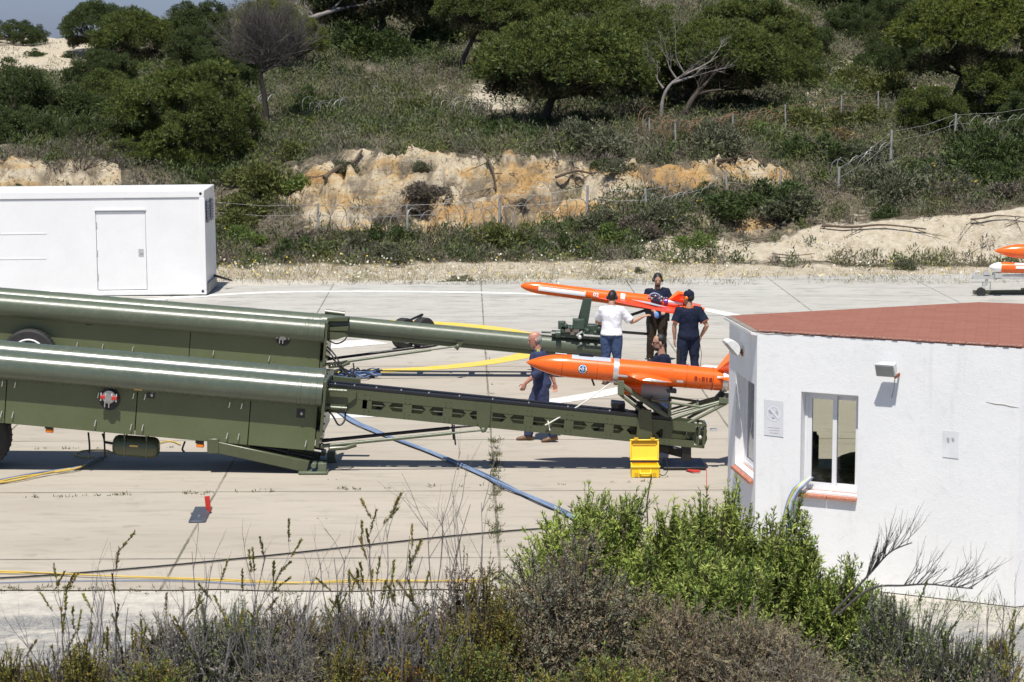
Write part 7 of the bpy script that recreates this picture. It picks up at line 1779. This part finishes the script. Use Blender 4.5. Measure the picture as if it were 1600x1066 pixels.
bush('pale green feathery bush among the grey stems left of centre', 410, 930, 110, 20.6, [(.22, .26, .12), (.27, .30, .16)], UPR, 48, 260, 26, .05, .007, .36)
# bare and half-leafed stems
def stems(label, px, Y, wpx, tops, seed, leafy=0, twig=(.17, .155, .15), r=.006, depth=2, cols=G_HEATH, name='twiggy_shrub', lean=0):
    rnd = random.Random(seed); rng = np.random.default_rng(seed); base = atY(px, 1000, Y); base.z = 0; root = thing(name, base, label, 'shrub', None)
    mb = MB(); tips = []
    for k, (x, y) in enumerate(tops):
        tp = atY(x, y, Y + rnd.uniform(-.3, .3)); b = base + Vector((rnd.uniform(-.5, .5) * wpx / 3580 * Y, rnd.uniform(-.2, .2), 0)); d = tp - b; Ln = d.length
        pts = [b, b.lerp(tp, .4) + Vector((rnd.uniform(-.08, .08), 0, 0)), b.lerp(tp, .75) + Vector((rnd.uniform(-.05, .05), 0, 0)), tp]; pts = smooth_path(pts, 4)
        mb.tube(pts, [r * (1.5 - 1.1 * i / (len(pts) - 1)) for i in range(len(pts))], 4, cap=False); tips.append((tp, (pts[-1] - pts[-2]).normalized()))
        for q in range(4):
            i = rnd.randrange(len(pts) // 3, len(pts) - 1); dd = (pts[i + 1] - pts[i]).normalized()
            branch(mb, pts[i], dd + Vector((rnd.uniform(-.7, .7), rnd.uniform(-.4, .4), rnd.uniform(.0, .5))), Ln * rnd.uniform(.15, .32), r * .55, depth - 1, rnd, .12, .45, 2, 3, tips)
    mb.build('stems', pm('twig_' + ('pale' if twig[0] > .12 else 'dark'), twig, .9, var=.25, scale=20), root)
    if leafy and tips:
        tp = [t for t in tips if rnd.random() < leafy * .7]
        if tp:
            B = np.array([tuple(t[0] - t[1] * .16 - base) for t in tp]); D = np.array([tuple(t[1]) for t in tp])
            place(mesh_of('leaves', cat(sprigs(rng, B, D, .2, cols, 46, .036, .015, up=.8, ang=.7))), 'leaves', None, root)
    return root
stems('leafy upright heath stem left of the twisted cables crossing', 185, 20.3, 20, [(176, 905), (200, 950)], 1, .8)
stems('thin grey twiggy shrub at the left over the gravel', 150, 20.4, 40, [(142, 912), (150, 920), (165, 915), (158, 930)], 2, 0)
stems('short leafy sprigs over the pale ground at the left', 95, 20.6, 16, [(94, 935), (104, 965)], 3, .9)
stems('tall leafy heath stems crossing the yellow cable pair', 405, 20.0, 60, [(415, 870), (395, 905), (428, 885)], 4, .7)
stems('bare pale stems left of the tall leafy ones', 285, 20.2, 60, [(300, 862), (330, 885), (285, 905)], 5, .12)
stems('tallest leafy stems, reaching the black cable in the centre left', 600, 19.9, 70, [(578, 845), (604, 828), (592, 880), (640, 838), (660, 870)], 6, .55)
stems('bare grey stems right of the tallest leafy ones', 700, 20.2, 80, [(692, 800), (712, 795), (735, 788), (752, 785), (668, 815), (720, 840)], 7, 0, (.15, .135, .135))
stems('dense bare grey stems in the lower centre left', 520, 20.1, 110, [(500, 880), (522, 872), (545, 900), (488, 905), (560, 888), (540, 868)], 8, .15, (.15, .14, .135))
stems('grey bare stems low at the bottom left of centre', 330, 19.9, 130, [(310, 940), (345, 925), (370, 935), (285, 950), (400, 930)], 9, .2, (.16, .15, .145))
stems('grey bare stems above the orange leaved heath', 640, 19.9, 130, [(610, 930), (640, 915), (665, 925), (690, 930), (585, 940)], 10, .15, (.16, .15, .145))
stems('bare dark stems low at the bottom right', 1430, 19.9, 150, [(1380, 960), (1415, 945), (1450, 955), (1480, 950), (1510, 945), (1395, 985), (1465, 985)], 11, .2, (.09, .08, .075), cols=G_DARK)
stems('thin bare stems at the right edge over the verge', 1560, 20.2, 90, [(1545, 950), (1570, 935), (1590, 955), (1530, 965)], 12, .15, (.12, .11, .10), cols=G_HEATH)
stems('stem with a yellow flower at the bottom right corner', 1578, 19.6, 20, [(1580, 1030), (1566, 1018)], 13, .6, (.11, .1, .08), cols=[(.3, .28, .04), (.6, .48, .04), (.12, .14, .03)])
for q, (lb, px, y0, lf) in enumerate([('grey bare stems among the heaths at the bottom left', 90, 995, .15), ('grey bare stems beside the reddish tipped heath', 205, 985, .1), ('tangle of grey stems at the bottom below the bare pale stems', 300, 970, .08), ('tangle of grey stems right of the soft pale green bush', 430, 945, .06), ('tangle of grey stems under the dense bare ones', 480, 950, .1), ('tangle of grey stems behind the dense yellow green heath', 570, 945, .15), ('tangle of grey stems left of the reddish brown dry bush', 670, 950, .1)]):
    rr_ = random.Random(q + 50); stems(lb, px, 19.7 + .25 * (q % 3), 150, [(px + rr_.uniform(-70, 70), y0 + rr_.uniform(-25, 50)) for k in range(11)], 60 + q, lf, (.19, .175, .17), .005)
def fan_branch(label, pts_px, Y, seed, r=.014):
    rnd = random.Random(seed); P_ = [atY(x, y, Y) for x, y in pts_px]; mb = MB(); pp = smooth_path(P_, 6); mb.tube(pp, [r * (1 - .6 * i / (len(pp) - 1)) for i in range(len(pp))], 6)
    for k in range(26):
        i = rnd.randrange(len(pp) // 3, len(pp) - 1); d = (pp[i + 1] - pp[i]).normalized(); branch(mb, pp[i], d * .6 + Vector((rnd.uniform(-.15, .35), rnd.uniform(-.3, .3), rnd.uniform(.2, 1.0))), rnd.uniform(.18, .42), r * .35, 1, rnd, .3, .45, 3, 3)
    tag(mb.build('bare_branch', pm('dark_twig', (.065, .055, .055), .9), None, loc=P_[0]), label, 'branch', None)
fan_branch('bare branch fanning upwards against the white wall', [(1300, 960), (1345, 912), (1365, 890), (1392, 862), (1425, 848)], 21.6, 3)
fan_branch('bare branch lying level against the white wall, lower of two', [(1310, 960), (1360, 920), (1412, 915), (1450, 913), (1490, 917), (1520, 920)], 21.4, 4, .013)
# low dead litter and grass between the bushes
X = rg.uniform(-7, 7, 5200); Y = rg.uniform(17.5, 22.6, 5200) - np.abs(rg.normal(size=5200)) * .6; k = (fbm(X * .8, Y * .8, 91, 3) > .40) | (Y < 19.6)
k &= ~((X > 4.3) & (Y > 20.4)); k &= ~((X < -2.2) & (Y > 20.2))
X, Y = X[k], Y[k]
tuft_field('undergrowth', X, Y, np.zeros(len(X)), rg.uniform(.12, .38, len(X)), G_GREY + G_SILV + G_DARK + [(.2, .18, .15)], rg, 12, 1, .055)
X = rg.uniform(2.5, 5.6, 160); Y = rg.uniform(24.2, 25.2, 160); 
tuft_field('wall_foot_weeds', X, Y, np.zeros(160), rg.uniform(.08, .22, 160), G_DARK + G_SILV, rg, 10, 1, .08)
